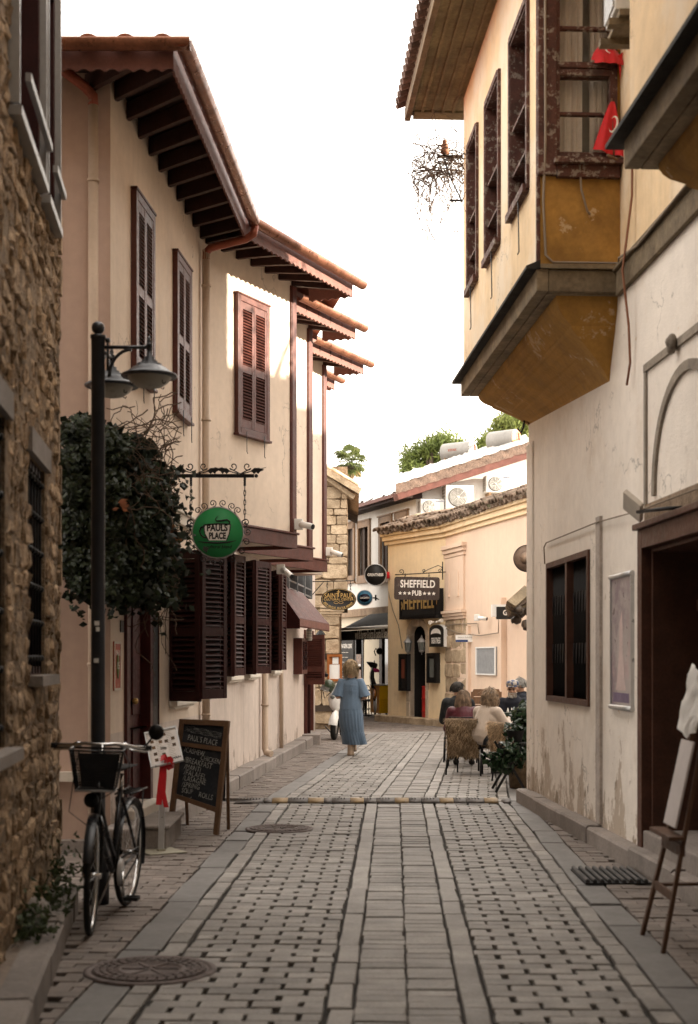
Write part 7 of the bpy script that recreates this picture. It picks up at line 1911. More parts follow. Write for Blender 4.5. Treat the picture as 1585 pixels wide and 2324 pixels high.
# basket
m = MB(); t0_, t1_, zb0, zb1 = 0.155, 0.115, 0.86, 1.10
def bpt(u, v, top): 
    w = t0_ if top else t1_; d = 0.13 if top else 0.105
    return SM @ Vector((0.44 + d * u, w * v, zb1 if top else zb0))
ringp = [(-1, -1), (1, -1), (1, 1), (-1, 1)]
m.tube([bpt(*p, True) for p in ringp + ringp[:1]], 0.007, 6); bo = m.build('basket', M_['black'], bk)
m = MB(); m.tube([bpt(*p, False) for p in ringp + ringp[:1]], 0.007, 6); m.build('bottom_rail', M_['greyframe'], bo)
m = MB()
for i in range(4):
    a, b = ringp[i], ringp[(i + 1) % 4]
    for k in range(26):
        t = k / 26; u_, v_ = a[0] + (b[0] - a[0]) * t, a[1] + (b[1] - a[1]) * t; m.tube([bpt(u_, v_, False), bpt(u_, v_, True)], 0.0022, 3, caps=False)
    for k in range(1, 14):
        t = k / 14; m.tube([bpt(*a, False).lerp(bpt(*a, True), t), bpt(*b, False).lerp(bpt(*b, True), t)], 0.0022, 3, caps=False)
m.add([bpt(*p, False) for p in ringp], [(0, 1, 2, 3)])
o = m.build('basket_mesh', M_['black'], bo); o['kind'] = 'stuff'
m = MB(); m.add([bpt(-.95, -.85, False), bpt(-.95, .85, False), bpt(-.95, .85, False).lerp(bpt(-.95, .85, True), .85), bpt(-.95, -.85, False).lerp(bpt(-.95, -.85, True), .85)], [(0, 1, 2, 3)]); m.build('liner', M_['blackmatt'], bo)
m = MB(); m.loft([[SM @ Vector((-0.25 + dx, w, z)) for dx, w, z in ((-0.14, -0.09, 0.90), (-0.14, 0.09, 0.90), (0.0, 0.07, 0.91), (0.13, 0.02, 0.90), (0.13, -0.02, 0.90), (0.0, -0.07, 0.91))], [Vector((-0.25 + dx, w, z)) for dx, w, z in ((-0.13, -0.085, 0.955), (-0.13, 0.085, 0.955), (0.0, 0.06, 0.945), (0.12, 0.018, 0.94), (0.12, -0.018, 0.94), (0.0, -0.06, 0.945))]]); m.build('saddle', M_['blackmatt'], bk, bevel=0.01)
m = MB(); m.tube([stt, (-0.25, 0, 0.90)], 0.013, 8); m.build('seat_post', M_['chrome'], bk)
m = MB()
for s_ in (-1, 1): m.tube([(-0.28, 0.05 * s_, 0.76), (-0.72, 0.06 * s_, 0.77)], 0.006, 6); m.tube([(-0.62, 0.06 * s_, 0.77), (-0.5, 0.06 * s_, 0.36)], 0.005, 5)
for k in range(5): m.tube([(-0.32 - 0.09 * k, -0.055, 0.765), (-0.32 - 0.09 * k, 0.055, 0.765)], 0.005, 5)
m.build('rack', M_['black'], bk)
m = MB(); Mc = frameM((-0.07, 0.055, 0.29), (1, 0, 0), (0, 0, 1)); m.lathe([(0.09, -0.003), (0.09, 0.003), (0.06, 0.004)], Mc, 24); m.build('chain_ring', M_['alu'], bk)
for s_, dz in ((1, -0.16), (-1, 0.16)):
    m = MB(); m.tube([(-0.07, 0.07 * s_, 0.29), (-0.07 + 0.03 * s_, 0.085 * s_, 0.29 + dz)], 0.010, 6); c = m.build('crank', M_['chrome'], bk)
    m = MB(); x, y, z = -0.07 + 0.03 * s_, 0.14 * s_, 0.29 + dz
    for e in (-0.035, 0.035): m.box(x + e - .008, x + e + .008, y - .045, y + .045, z - .012, z + .012)
    m.box(x - .035, x + .035, y - .045, y - .035, z - .010, z + .010); m.box(x - .035, x + .035, y + .035, y + .045, z - .010, z + .010); m.build('pedal', M_['rubber'], c)
m = MB(); m.tube([(-0.07, 0.06, 0.38), (-0.5, 0.06, 0.39), (-0.5, 0.06, 0.315), (-0.07, 0.06, 0.20)], 0.006, 5); m.build('chain', M_['black'], bk)
m = MB(); m.tube([(-0.46, -0.06, 0.33), (-0.42, -0.17, 0.0)], 0.008, 6); m.build('kickstand', M_['chrome'], bk)
m = MB(); m.lathe([(0.04, -0.02), (0.045, 0.01), (0.001, 0.015)], frameM((0.49, 0, 0.80), (0, 1, 0), (0, 0, 1)), 14); m.build('headlight', M_['black'], bk)
m = MB(); m.tube([SM @ Vector((0.24, 0.12, 1.115)), SM @ Vector((0.40, 0.19, 1.02)), SM @ Vector((0.42, 0.19, 0.90)), SM @ Vector((0.37, 0.03, 0.8))], 0.0035, 4); m.tube([SM @ Vector((0.24, -0.12, 1.115)), SM @ Vector((0.38, -0.14, 0.95)), SM @ Vector((0.42, -0.16, 0.72)), SM @ Vector((0.40, -0.03, 0.62))], 0.0035, 4); m.build('brake_cable', M_['black'], bk)
hd = Vector((-0.085, -0.98))
bk.location = (-1.53, 9.02, 0.0); bk.rotation_euler = (R(-2), 0, math.atan2(hd.y, hd.x))

# ------------------------------------------------------------------ signs further along
def disc_sign(c, r, depth, nrm, face_mat, rim_mat, t, n=40):
    Mx = frameM(c, Vector((0, 0, 1)).cross(Vector(nrm)), (0, 0, 1)); m = MB(); m.lathe([(r, -depth), (r, depth * 0.9), (r * 0.93, depth), (r * 0.93, depth * 0.92)], Mx, n, caps=False); m.build('rim', rim_mat, t)
    m = MB(); m.lathe([(r * 0.93, depth * 0.5), (r * 0.925, depth * 0.93), (0.001, depth * 0.935)], Mx, n); m.build('face', face_mat, t)
    return Mx @ Matrix.Translation((0, 0, depth * 0.95))
Mk = pmat('sign_black_face', (0.014, 0.013, 0.012), 0.5, var=0.1, vscale=8)
# oval
OY = 29.0; oc = at(768.8, 1360.5, OY); ov = thing('oval_sign', (oc.x, OY, oc.z - 0.3), 'black oval hanging sign with gold lettering on an iron bar', 'sign')
Mx = frameM(oc, (1, 0, 0), (0, 0, 1)); Mo = Mx @ Matrix.Diagonal((1, 0.62, 1, 1)); rx = 40 * OY / K
m = MB(); m.lathe([(rx, -0.03), (rx, 0.03), (rx * 0.96, 0.035), (rx * 0.95, 0.03), (0.001, 0.031)], Mo, 48); m.build('board', Mk, ov)
m = MB(); m.tube([Mo @ Vector((rx * 0.93 * math.cos(a), rx * 0.93 * math.sin(a), 0.033)) for a in np.linspace(0, 2 * math.pi, 49)], 0.004, 4, caps=False); m.build('gold_line', M_['gold'], ov)
text('SAINT PAUL', 0.135, ov, Mx @ Matrix.Translation((0, 0.075, 0.033)), M_['gold'], 0.002, 0.001, 0.80)
text('CULTURAL CENTER', 0.068, ov, Mx @ Matrix.Translation((0, 0.0, 0.033)), M_['gold'], 0.002, 0.001, 0.92, spacing=1.1)
m = MB(); m.box(-0.008, 0.008, 0.05, 0.19, 0.033, 0.037, 0, Mx); m.box(-0.035, 0.035, 0.145, 0.16, 0.033, 0.037, 0, Mx)
for s_ in (-1, 1): m.tube([Mx @ Vector((s_ * 0.05 + 0.045 * math.cos(a), -0.065 + 0.022 * math.sin(a), 0.034)) for a in np.linspace(0, 2 * math.pi, 13)], 0.004, 4)
m.build('gold_mark', M_['gold'], ov)
word = 'AZIZ PAVLUS KULTUR MERKEZI'
for k, chh in enumerate(word):
    a = R(-158 + 136 * k / (len(word) - 1)); p = Vector((rx * 0.83 * math.cos(a), rx * 0.62 * 0.80 * math.sin(a), 0.033))
    if chh != ' ': text(chh, 0.058, ov, Mx @ Matrix.Translation(p) @ Matrix.Rotation(math.atan2(0.62 * math.cos(a), -math.sin(a)) * 0.85, 4, 'Z'), M_['gold'], 0.001, 0.001, 0.9)
m = MB(); zt_ = zat(1318, OY); m.tube([(xat(700, OY), OY, zt_ - 0.02), (xat(800, OY), OY, zt_), (xat(807, OY), OY, zt_ + 0.02), (xat(806, OY), OY, zt_ + 0.06)], 0.010, 6); m.tube([(xat(705, OY), OY, zt_ - 0.6), (xat(708, OY), OY, zt_ - 0.3), (xat(735, OY), OY, zt_ - 0.02)], 0.009, 6); m.box(xat(699, OY), xat(702, OY), OY - .02, OY + .02, zt_ - 0.65, zt_ + 0.05)
chain(m, (xat(743, OY), OY, zt_), (xat(743, OY), OY, zat(1340, OY)), 0.02, 0.006, 0.05); chain(m, (xat(796, OY), OY, zt_), (xat(796, OY), OY, zat(1343, OY)), 0.02, 0.006, 0.05); m.build('bracket', M_['black'], ov)
# blue round
BY_ = 39.8; c = at(828, 1357, BY_); bs = thing('round_sign', c, 'blue ringed round sign with dark centre above the black awning', 'sign', 'round signs on brackets')
Mx = disc_sign(c, 18.2 * BY_ / K, 0.05, (0, -1, 0), pmat('sign_blue', (0.05, 0.17, 0.28), 0.45, var=0.5, vscale=7, blotch=[((0.35, 0.28, 0.10), 9, 0.62, 0.66, 0.7)]), M_['alu'], bs)
m = MB(); m.lathe([(0.15, 0), (0.001, 0.004)], Mx @ Matrix.Diagonal((1, 0.78, 1, 1)), 24); m.build('centre', pmat('sign_navy', (0.018, 0.015, 0.035), 0.5), bs)
text('GAGARIN', 0.075, bs, Mx @ Matrix.Translation((0, 0, 0.007)), M_['letterwhite'], 0.001, 0.002, 0.8)
m = MB(); m.tube([at(846, 1357, BY_), at(853, 1357, BY_)], 0.02, 6); m.tube([at(853, 1350, BY_), at(853, 1363, BY_)], 0.025, 6); m.tube([at(853, 1357, BY_), Vector((at(853, 1357, BY_).x + 0.1, BY_ + 1.0, at(853, 1357, BY_).z))], 0.02, 6); m.build('bracket', M_['black'], bs)
# black round
GY = 37.0; c = at(852.8, 1305, GY); gs = thing('round_sign', c, 'larger black round sign with white lettering beside the pub corner', 'sign', 'round signs on brackets')
Mx = disc_sign(c, 25.5 * GY / K, 0.07, (-0.1, -1, 0), Mk, M_['alu'], gs)
text('GREATNESS', 0.098, gs, Mx @ Matrix.Translation((0, 0, 0.002)), M_['letterwhite'], 0.001, 0.003, 0.80)
m = MB(); m.tube([at(876, 1300, GY), at(886, 1300, GY + .3)], 0.02, 6); m.tube([at(876, 1310, GY), at(886, 1310, GY + .3)], 0.02, 6); m.tube([at(886, 1290, GY + .3), at(886, 1320, GY + .3)], 0.025, 6); m.build('bracket', M_['black'], gs)
m = MB(); m.tube([at(880, 1298, GY + .05), at(881, 1313, GY + .05)], 0.05, 8); m.build('red_cover', M_['flagred'], gs)
# hanging plank
HYY = 34.35; c = at(946.5, 1335.5, HYY); hp = thing('pub_sign', (c.x, HYY, c.z - 0.3), 'dark wooden hanging pub sign with silver lettering and six stars', 'sign')
w2, h2 = 51.5 * HYY / K, 26 * HYY / K
Mx = frameM(c, (1, -0.10, -0.02), (0, 0, 1)); rc = 0.05
pts = [(sx_ * (w2 - rc) + rc * math.cos(a), sy_ * (h2 - rc) + rc * math.sin(a)) for sx_, sy_, a0 in ((1, 1, 0), (-1, 1, 90), (-1, -1, 180), (1, -1, 270)) for a in (R(a0), R(a0 + 45), R(a0 + 90))]
m = MB(); m.prism(pts, Mx, -0.025, 0.025); m.build('board', pmat('sign_wood', (0.060, 0.042, 0.034), 0.7, var=0.4, vscale=3, stretch=(9, 9, 1.2), bump=0.4, bscale=15, blotch=[((0.17, 0.14, 0.12), 4, 0.58, 0.68, 0.6)]), hp)
text('SHEFFIELD', 0.25, hp, Mx @ Matrix.Translation((0.02, 0.10, 0.027)), M_['letterwhite'], 0.004, 0.006, 0.70, spacing=1.05)
text('PUB', 0.17, hp, Mx @ Matrix.Translation((0.0, -0.12, 0.027)), M_['letterwhite'], 0.004, 0.004, 0.75, spacing=1.05)
for k in range(6):
    x = (-0.40, -0.29, -0.18, 0.19, 0.30, 0.41)[k]; m = MB(); st_ = [((0.05 if j % 2 == 0 else 0.021) * math.sin(j * math.pi / 5) + x, (0.05 if j % 2 == 0 else 0.021) * math.cos(j * math.pi / 5) - 0.12) for j in range(10)]
    m.prism(st_, Mx, 0.026, 0.032); m.build('star', M_['letterwhite'], hp)
m = MB(); zt_ = zat(1302, HYY); XL, XR = xat(897, HYY), xat(1012, HYY)
m.tube([(XL, HYY, zt_ - 0.03), (XR, HYY, zt_ + 0.04)], 0.012, 6); m.tube([(xat(1005, HYY), HYY, zat(1275, HYY)), (xat(1005, HYY), HYY, zat(1316, HYY))], 0.014, 6)
m.tube([(xat(960, HYY), HYY, zt_ + 0.02), (xat(972, HYY), HYY, zt_ + 0.10), (xat(995, HYY), HYY, zt_ + 0.20), (xat(1003, HYY), HYY, zt_ + 0.16), (xat(1005, HYY), HYY, zt_ + 0.05)], 0.009, 6)
spiral(m, (xat(911, HYY), HYY, zt_ + 0.05), X_, Z_, 0.07, 1.2, 0.009, -math.pi / 2, (XL, HYY, zt_ - 0.02)); spiral(m, (xat(962, HYY), HYY, zt_ + 0.07), X_, Z_, 0.04, 1.2, 0.008, 0); spiral(m, (xat(999, HYY), HYY, zt_ + 0.07), X_, Z_, 0.05, 1.2, 0.008, 0)
for xx in (920, 974): chain(m, (xat(xx, HYY), HYY, zt_), (xat(xx, HYY), HYY, c.z + h2 - 0.01), 0.025, 0.007, 0.06)
m.build('bracket', M_['black'], hp)
# box sign above the arch
bx_ = thing('box_sign', WF.pt(WF.s(950), 2.9, 0.1), 'black box sign with tall gold letters over the arched doorway', 'sign')
a, b, c0, d0 = WF.rect(909, 1338, 991, 1404, 0.2); m = MB(); m.wbox(WF, a, b, c0, d0, 0.0, 0.20)
bo_ = m.build('case', M_['blackmatt'], bx_)
m = MB()
for (p, q, r_, t) in ((a, a + .06, c0, d0), (b - .06, b, c0, d0), (a + .06, b - .06, c0, c0 + .07), (a + .06, b - .06, d0 - .05, d0)): m.wbox(WF, p, q, r_, t, 0.2005, 0.235)
m.build('frame', M_['black'], bx_)
text('SHEFFIELD', 0.50, bx_, WF.M((a + b) / 2 , c0 + 0.40, 0.203), M_['gold'], 0.004, 0.008, 0.78, spacing=1.05)
# arched light box
lb = thing('light_box', WF.pt(WF.s(990), 2.0, 0.1), 'small arched black light box with a white dome beside the doorway', 'sign')
a, b, c0, d0 = WF.rect(974.5, 1418, 1005, 1468, 0.2); Mx = WF.M((a + b) / 2, c0, 0); wd = b - a; hh = d0 - c0
arch = [(-wd / 2, 0), (wd / 2, 0)] + [(wd / 2 * math.cos(t), hh - 0.13 + 0.13 * math.sin(t)) for t in np.linspace(0, math.pi, 15)]
m = MB(); m.prism(arch, Mx, 0.03, 0.20); m.build('case', Mk, lb); m = MB(); m.prism([(x * 1.03, y * 1.01) for x, y in arch], Mx, 0.0, 0.17); m.build('edge', M_['white'], lb)
dome = [(-0.36 * wd, hh * 0.56), (0.36 * wd, hh * 0.56)] + [(0.36 * wd * math.cos(t), hh * 0.60 + hh * 0.24 * math.sin(t)) for t in np.linspace(0, math.pi, 13)]
m = MB(); m.prism(dome, Mx, 0.2005, 0.205); m.build('dome', M_['letterwhite'], lb)
m = MB(); m.prism([(0.36 * wd * math.cos(t), hh * 0.53 + hh * 0.09 * math.sin(t)) for t in np.linspace(0, math.pi, 13)], Mx, 0.2055, 0.209); m.build('dome_shadow', Mk, lb)  # black half-oval over the foot of the white dome
text('GREATNESS', 0.20, lb, Mx @ Matrix.Translation((0, hh * 0.27, 0.204)), M_['letterwhite'], 0.001, 0.003, 0.42)
# menu cases flanking the arch
for (x0, y0, x1, y1, lab, inner) in ((906, 1484, 923.5, 1568, 'tall black menu case left of the arched doorway', 'copperred'), (969.5, 1482, 990, 1550, 'glossy black menu case right of the arched doorway', 'lanternglass')):
    a, b, c0, d0 = WF.rect(x0, y0, x1, y1, 0.12); t = thing('menu_case', WF.pt((a + b) / 2, c0, 0.05), lab, 'menu case', 'menu cases on the pub front')
    m = MB(); m.wbox(WF, a, b, c0, d0, 0.0, 0.10); m.build('case', M_['blackmatt'], t, bevel=0.008)
    m = MB()
    for (p, q, r_, tt) in ((a, a + .08, c0, d0), (b - .08, b, c0, d0), (a + .08, b - .08, c0, c0 + .10), (a + .08, b - .08, d0 - .09, d0)): m.wbox(WF, p, q, r_, tt, 0.101, 0.14)
    m.build('frame', M_['black'], t)
    m = MB(); m.wbox(WF, a + .1, b - .1, c0 + (.32 if inner == 'copperred' else .14), d0 - .14, 0.1005, 0.106); m.build('menu_sheet', M_[inner], t)
for s_, lab in ((ar[0] + 0.06, 'dark lantern on the near jamb of the arched doorway'), (ar[1] - 0.06, 'dark lantern on the far jamb of the arched doorway')):
    p = WF.pt(s_, asp - 0.38, 0.10); lantern(p.x, p.y, p.z, lab, 1.2, 'greyframe', 'lanternglass', 0.0 , 'wall lanterns along the house fronts')
brl = thing('red_barrel', WF.pt(ar[1] - 0.25, 0.15, -0.45), 'red ribbed barrel standing just inside the arched doorway', 'barrel')
p = WF.pt(ar[1] - 0.20, 0.0, -0.30); T_ = Matrix.Translation((p.x, p.y, 0.0)); m = MB(); m.lathe([(0.27, 0), (0.28, 0.02), (0.27, 0.04), (0.27, 0.30), (0.285, 0.32), (0.27, 0.34), (0.27, 0.62), (0.285, 0.64), (0.27, 0.66), (0.27, 0.92), (0.28, 0.94), (0.26, 0.95), (0.001, 0.94)], T_, 24); m.build('drum', pmat('barrel_red', (0.45, 0.018, 0.015), 0.45, var=0.1), brl)
# street plate, notice board, camera, spotlights, second box sign, black drum sign
pl = thing('street_plate', WR2.pt(1.5, 2.1, 0.3), 'small white and blue street name plate on a bracket by the pub corner', 'sign')
PY2 = 32.6; m = MB(); p0, p1 = at(1034.5, 1457, PY2), at(1074, 1441, PY2); m.box(p0.x, p1.x, PY2 - .012, PY2 + .012, p0.z, p1.z); m.build('plate', M_['white'], pl)
m = MB(); m.box(p0.x, p0.x + 0.28, PY2 - .015, PY2 - .0125, p0.z, p0.z + 0.05); m.build('blue_band', pmat('plate_blue', (0.02, 0.05, 0.16), 0.5), pl)
text('Sakarya Sokak', 0.05, pl, frameM((p0.x + 0.19, PY2 - .0125, p0.z + 0.105), (1, 0, 0), (0, 0, 1)), M_['cement'], 0.0005); 
m = MB(); m.box(p0.x + .33, p0.x + .38, PY2 - .014, PY2 - .0122, p0.z + .10, p0.z + .105); m.box(p0.x + .36, p0.x + .365, PY2 - .014, PY2 - .0122, p0.z + .09, p0.z + .115); m.build('arrow', M_['cement'], pl)
m = MB(); m.tube([at(1074, 1440, PY2), at(1104, 1441, PY2)], 0.014, 6); m.tube([at(1104, 1434, PY2), at(1104, 1449, PY2)], 0.02, 6); m.build('bracket', M_['black'], pl)
m = MB(); m.ball(at(1080, 1439, PY2 - .05), (0.07, 0.05, 0.06), 10); m.build('spot', M_['black'], pl)
nb_ = thing('notice_board', WR2.pt(2.6, 1.1, 0.03), 'empty grey notice board in a white frame on the peach wall', 'notice board')
a, b, c0, d0 = WR2.rect(1083.5, 1468, 1129, 1532); m = MB(); m.wbox(WR2, a, b, c0, d0, 0.0, 0.03); m.build('panel', pmat('board_grey', (0.30, 0.31, 0.32), 0.35, var=0.15, vscale=9, blotch=[((0.20, 0.2, 0.2), 14, 0.6, 0.7, 0.4)]), nb_)
m = MB()
for (p, q, r_, t) in ((a, a + .07, c0, d0), (b - .07, b, c0, d0), (a + .07, b - .07, c0, c0 + .03), (a + .07, b - .07, d0 - .03, d0)): m.wbox(WR2, p, q, r_, t, 0.0305, 0.045)
m.build('frame', M_['white'], nb_)
camera_box(xat(1082, 31.5), 31.4, zat(1402, 31.4), 'white camera on the peach wall above the notice board', (0.9, -0.5, -0.15))
sl = thing('spotlight', WF.pt(WF.L - .1, 2.4, 0.1), 'pair of small white spotlights beside the pub corner', 'spotlight')
m = MB(); p = at(991, 1412, 34.5)
for e in (at(976, 1413, 34.3), at(1003, 1408, 34.3)): m.tube([p.lerp(e, 0.25), e], [0.02, 0.05], 8)
m.ball(p, 0.03, 8); m.build('head', M_['offwhite'], sl)
b2 = thing('box_sign', at(1150, 1400, 29.5), 'black box sign with white letters partly hidden by the tiled canopy', 'sign')
B2Y = 29.6; p0, p1 = at(1128, 1405, B2Y), at(1175, 1377, B2Y); m = MB(); m.box(p0.x, p1.x, B2Y, B2Y + .18, p0.z, p1.z); m.build('case', Mk, b2); m = MB(); m.box(p0.x - .02, p1.x, B2Y + .02, B2Y + .2, p1.z, p1.z + .05); m.box(p0.x - .10, p0.x - .005, B2Y + .04, B2Y + .2, p0.z + .05, p1.z + .05); m.build('edge', M_['white'], b2)
text('GREATNESS', 0.15, b2, frameM((p0.x + 0.125, B2Y - .003, (p0.z + p1.z) / 2), (1, 0, 0), (0, 0, 1)), M_['letterwhite'], 0.001, 0.004, 0.9, align='LEFT')
ds = thing('drum_sign', at(1195, 1267, 24), 'black rimmed round drum sign beside the white house corner', 'sign'); c = at(1196, 1267.5, 24.0)
Mx = disc_sign(c, 30.5 * 24 / K, 0.06, (-0.15, -1, 0), pmat('drum_face', (0.17, 0.12, 0.09), 0.6, var=0.3, vscale=6), M_['blackmatt'], ds)
m = MB(); m.lathe([(0.11, 0), (0.001, 0.003)], Mx, 24); m.build('centre', pmat('drum_centre', (0.26, 0.19, 0.14), 0.6, var=0.2, vscale=9), ds)
# little tiled canopy with old pots at the right
tc = thing('tiled_canopy', at(1180, 1400, 23), 'small broken tiled canopy with dark hanging pots at the right corner', 'canopy')
for k in range(4):
    p = at(1199 + 6 * (k % 2), 1337 + 14 * k, 23.0); q = at(1160 - 3 * k, 1372 + 6 * k, 22.6 + .12 * k)
    m = MB(); m.beam(p, q, 0.16, 0.05, (0, -1, 0.5)); m.build('roof_tile', M_['oldtile' if k % 2 else 'weathered'], tc)
m = MB(); m.beam(at(1152, 1374, 22.9), at(1225, 1352, 22.9), 0.07, 0.10); m.beam(at(1165, 1392, 23), at(1215, 1385, 23), 0.05, 0.06); m.build('beam', M_['weathered'], tc)
rp = random.Random(5); m = MB()
for k in range(9):
    c = at(rp.uniform(1163, 1195), rp.uniform(1382, 1412), 22.9 + rp.uniform(-.2, .2)); T_ = Matrix.Translation(c) @ Matrix.Rotation(rp.uniform(0, 6), 4, 'X') @ Matrix.Rotation(rp.uniform(0, 6), 4, 'Y')
    m.lathe([(0.03, 0), (0.07, 0.03), (0.075, 0.10), (0.04, 0.14), (0.05, 0.16)], T_, 10)
m.build('pot', pmat('old_pot', (0.075, 0.055, 0.04), 0.5, var=0.4, vscale=9), tc)

# wooden menu case on the stone wall
mw = thing('menu_case', at(759, 1545, 32.8), 'bright orange wooden menu case on the stone wall behind the scooter', 'menu case'); WY = 32.92
p0, p1 = at(743, 1546, WY), at(777, 1485, WY); M_['orangewood'] = pmat('orange_wood', (0.32, 0.105, 0.025), 0.5, var=0.2, vscale=4)
m = MB(); m.box(p0.x, p1.x, WY - .14, WY, p0.z, p1.z); m.build('case', M_['orangewood'], mw)
m = MB(); f = .055
for (x0, x1, z0, z1) in ((p0.x, p0.x + f, p0.z, p1.z), (p1.x - f, p1.x, p0.z, p1.z), (p0.x + f, p1.x - f, p0.z, p0.z + f), (p0.x + f, p1.x - f, p1.z - f, p1.z)): m.box(x0, x1, WY - .18, WY - .141, z0, z1)
m.build('frame', M_['orangewood'], mw)
m = MB(); m.box(p0.x + f, p1.x - f, WY - .146, WY - .142, p0.z + f, p0.z + (p1.z - p0.z) * .62); m.box(p0.x + f + .07, p1.x - f - .03, WY - .15, WY - .146, p1.z - .22, p1.z - f - .01); m.build('menu_sheet', M_['white'], mw)

# ice cream cart
IY = 39.3; ic = thing('ice_cream_cart', at(862, 1628, IY), 'yellow ice cream chest cart with a round orange logo by the pub corner', 'cart')
p0, p1 = at(842, 1622, IY), at(883, 1556, IY); xm = xat(861, IY); X0, X1, Z0, Z1 = p0.x, p1.x, 0.14, 0.90
m = MB(); m.hexa([(X0, IY + .55, Z0), (xm, IY - .35, Z0), (X1, IY, Z0), (X1, IY + .8, Z0), (X0, IY + .55, Z1), (xm, IY - .35, Z1), (X1, IY, Z1), (X1, IY + .8, Z1)]); m.build('chest', pmat('cart_yellow', (0.70, 0.42, 0.01), 0.4, var=0.05), ic)
WI = Wall((X0, IY + .55), (xm, IY - .35), toward=(-3, 30)); WI2 = Wall((xm, IY - .35), (X1, IY), toward=(1, 10))
m = MB(); m.wbox(WI, 0.0, WI.L, Z0, Z1, 0.002, 0.006); m.build('side_print', pmat('cart_orange', (0.66, 0.30, 0.05), 0.4, var=0.12, vscale=3), ic)
m = MB(); m.lathe([(0.30, 0), (0.001, 0.003)], WI.M(WI.L * .55, 0.42, 0.008) @ Matrix.Diagonal((0.62, 0.95, 1, 1)), 28); m.build('printed_cup', M_['white'], ic)
m = MB(); m.lathe([(0.20, 0), (0.17, 0.003), (0.16, 0.0)], WI.M(WI.L * .5, 0.66, 0.012), 24); m.lathe([(0.155, 0), (0.001, 0.002)], WI.M(WI.L * .5, 0.66, 0.012), 24); m.build('printed_ring', pmat('logo_brown', (0.07, 0.02, 0.008), 0.5), ic)
m = MB(); m.lathe([(0.145, 0.002), (0.001, 0.005)], WI.M(WI.L * .5, 0.66, 0.013), 24); m.build('printed_face', pmat('logo_orange', (0.65, 0.22, 0.02), 0.5), ic)
for r_ in range(6): text('%100 %100 %100', 0.078, ic, WI2.M(WI2.L / 2, 0.19 + r_ * 0.062, 0.003), pmat('print_ochre', (0.50, 0.26, 0.0), 0.5) if r_ == 0 else bpy.data.materials['print_ochre'], 0.0005, 0.001, 0.8)
m = MB(); m.hexa([(X0 - .02, IY + .53, Z1), (xm, IY - .38, Z1), (X1 + .02, IY - .03, Z1), (X1 + .02, IY + .82, Z1), (X0 - .02, IY + .53, Z1 + .03), (xm, IY - .38, Z1 + .03), (X1 + .02, IY - .03, Z1 + .03), (X1 + .02, IY + .82, Z1 + .03)]); m.build('lid', M_['alu'], ic)
for (x, y) in ((xm + .02, IY - .18), (X1 - .06, IY + .1), (X0 + .12, IY + .6), (X1 - .06, IY + .7)):
    m = MB(); m.tube([(x - .02, y, 0.07), (x + .02, y, 0.07)], 0.065, 12); m.beam((x, y, .07), (x, y, .15), .03, .05); m.build('caster', M_['rubber'], ic)

# dark cafe chairs behind the walking woman
def cafe_chair(name='cafe_chair'):
    t = bpy.data.objects.new(name, None); COL.objects.link(t)
    for sx_, sy_ in ((-1, -1), (1, -1), (1, 1), (-1, 1)):
        m = MB(); m.tube([(sx_ * .2, sy_ * .2, 0), (sx_ * .17, sy_ * .17, .44)], 0.014, 6); m.build('leg', M_['black'], t)
    m = MB(); m.chbox(-.2, .2, -.2, .2, .43, .46, .01); m.build('seat', M_['blackmatt'], t)
    m = MB(); m.tube([(-.18, .18, .44), (-.19, .22, .72), (-.12, .24, .86), (.12, .24, .86), (.19, .22, .72), (.18, .18, .44)], 0.014, 6)
    for k in range(3): m.tube([(-.1 + .1 * k, .19, .45), (-.06 + .06 * k, .235, .86)], 0.008, 5)
    m.tube([(-.2, -.2, .2), (.2, .2, .2)], .008, 5); m.tube([(.2, -.2, .2), (-.2, .2, .2)], .008, 5)
    m.build('backrest', M_['black'], t)
    return t
c1 = cafe_chair(); tag(c1, 'black metal cafe chair half hidden behind the walking woman', 'chair', 'black cafe chairs under the awning'); c1.location = (xat(832, 40.3), 40.3, 0); c1.rotation_euler = (0, 0, 2.6)
c2 = copy_tree(c1); c2.location = (xat(838, 41.2), 41.2, 0); c2.rotation_euler = (0, 0, 0.5); c2['label'] = 'black metal cafe chair farther back beside the yellow cart'
tbl = thing('cafe_table', (xat(830, 40.9), 40.9, 0), 'small dark cafe table under the black awning', 'table')
m = MB(); m.lathe([(.32, .72), (.33, .73), (.32, .745), (.001, .746)], Matrix.Translation((xat(830, 40.9), 40.9, 0)), 20); m.build('tabletop', M_['blackmatt'], tbl); m = MB(); m.tube([(xat(830, 40.9), 40.9, 0.02), (xat(830, 40.9), 40.9, .72)], .025, 8); m.lathe([(.2, 0), (.19, .02), (.03, .03)], Matrix.Translation((xat(830, 40.9), 40.9, 0)), 16); m.build('pedestal', M_['black'], tbl)

# ------------------------------------------------------------------ scooter facing the camera
sco = bpy.data.objects.new('scooter', None); COL.objects.link(sco); tag(sco, 'white motor scooter parked by the stone wall beside the walking woman', 'scooter')
M_['scowhite'] = pmat('scooter_white', (0.72, 0.70, 0.66), 0.25, var=0.04, spec=0.5)
def swheel(y):
    Mw = Matrix.Translation((0, y, 0.29)); m = MB(); m.tube([Mw @ Vector((0, .235 * math.cos(a), .235 * math.sin(a))) for a in np.linspace(0, 2 * math.pi, 33)], 0.055, 10, caps=False); w = m.build('wheel', M_['rubber'], sco)
    m = MB(); m.lathe([(.18, -.03), (.17, .03), (.03, .035)], Mw @ Matrix.Rotation(R(90), 4, 'Y'), 20); m.build('rim', M_['alu'], w)
swheel(-0.62); swheel(0.62)
m = MB(); rows = []
for a in np.linspace(R(35), R(175), 12): rows.append([Vector((w, -0.62 + (.325 - .03 * abs(w) / .09) * -math.cos(a) * -1, .29 + (.325 - .12 * (abs(w) / .09) ** 2) * math.sin(a))) for w in (-.09, -.06, 0, .06, .09)])
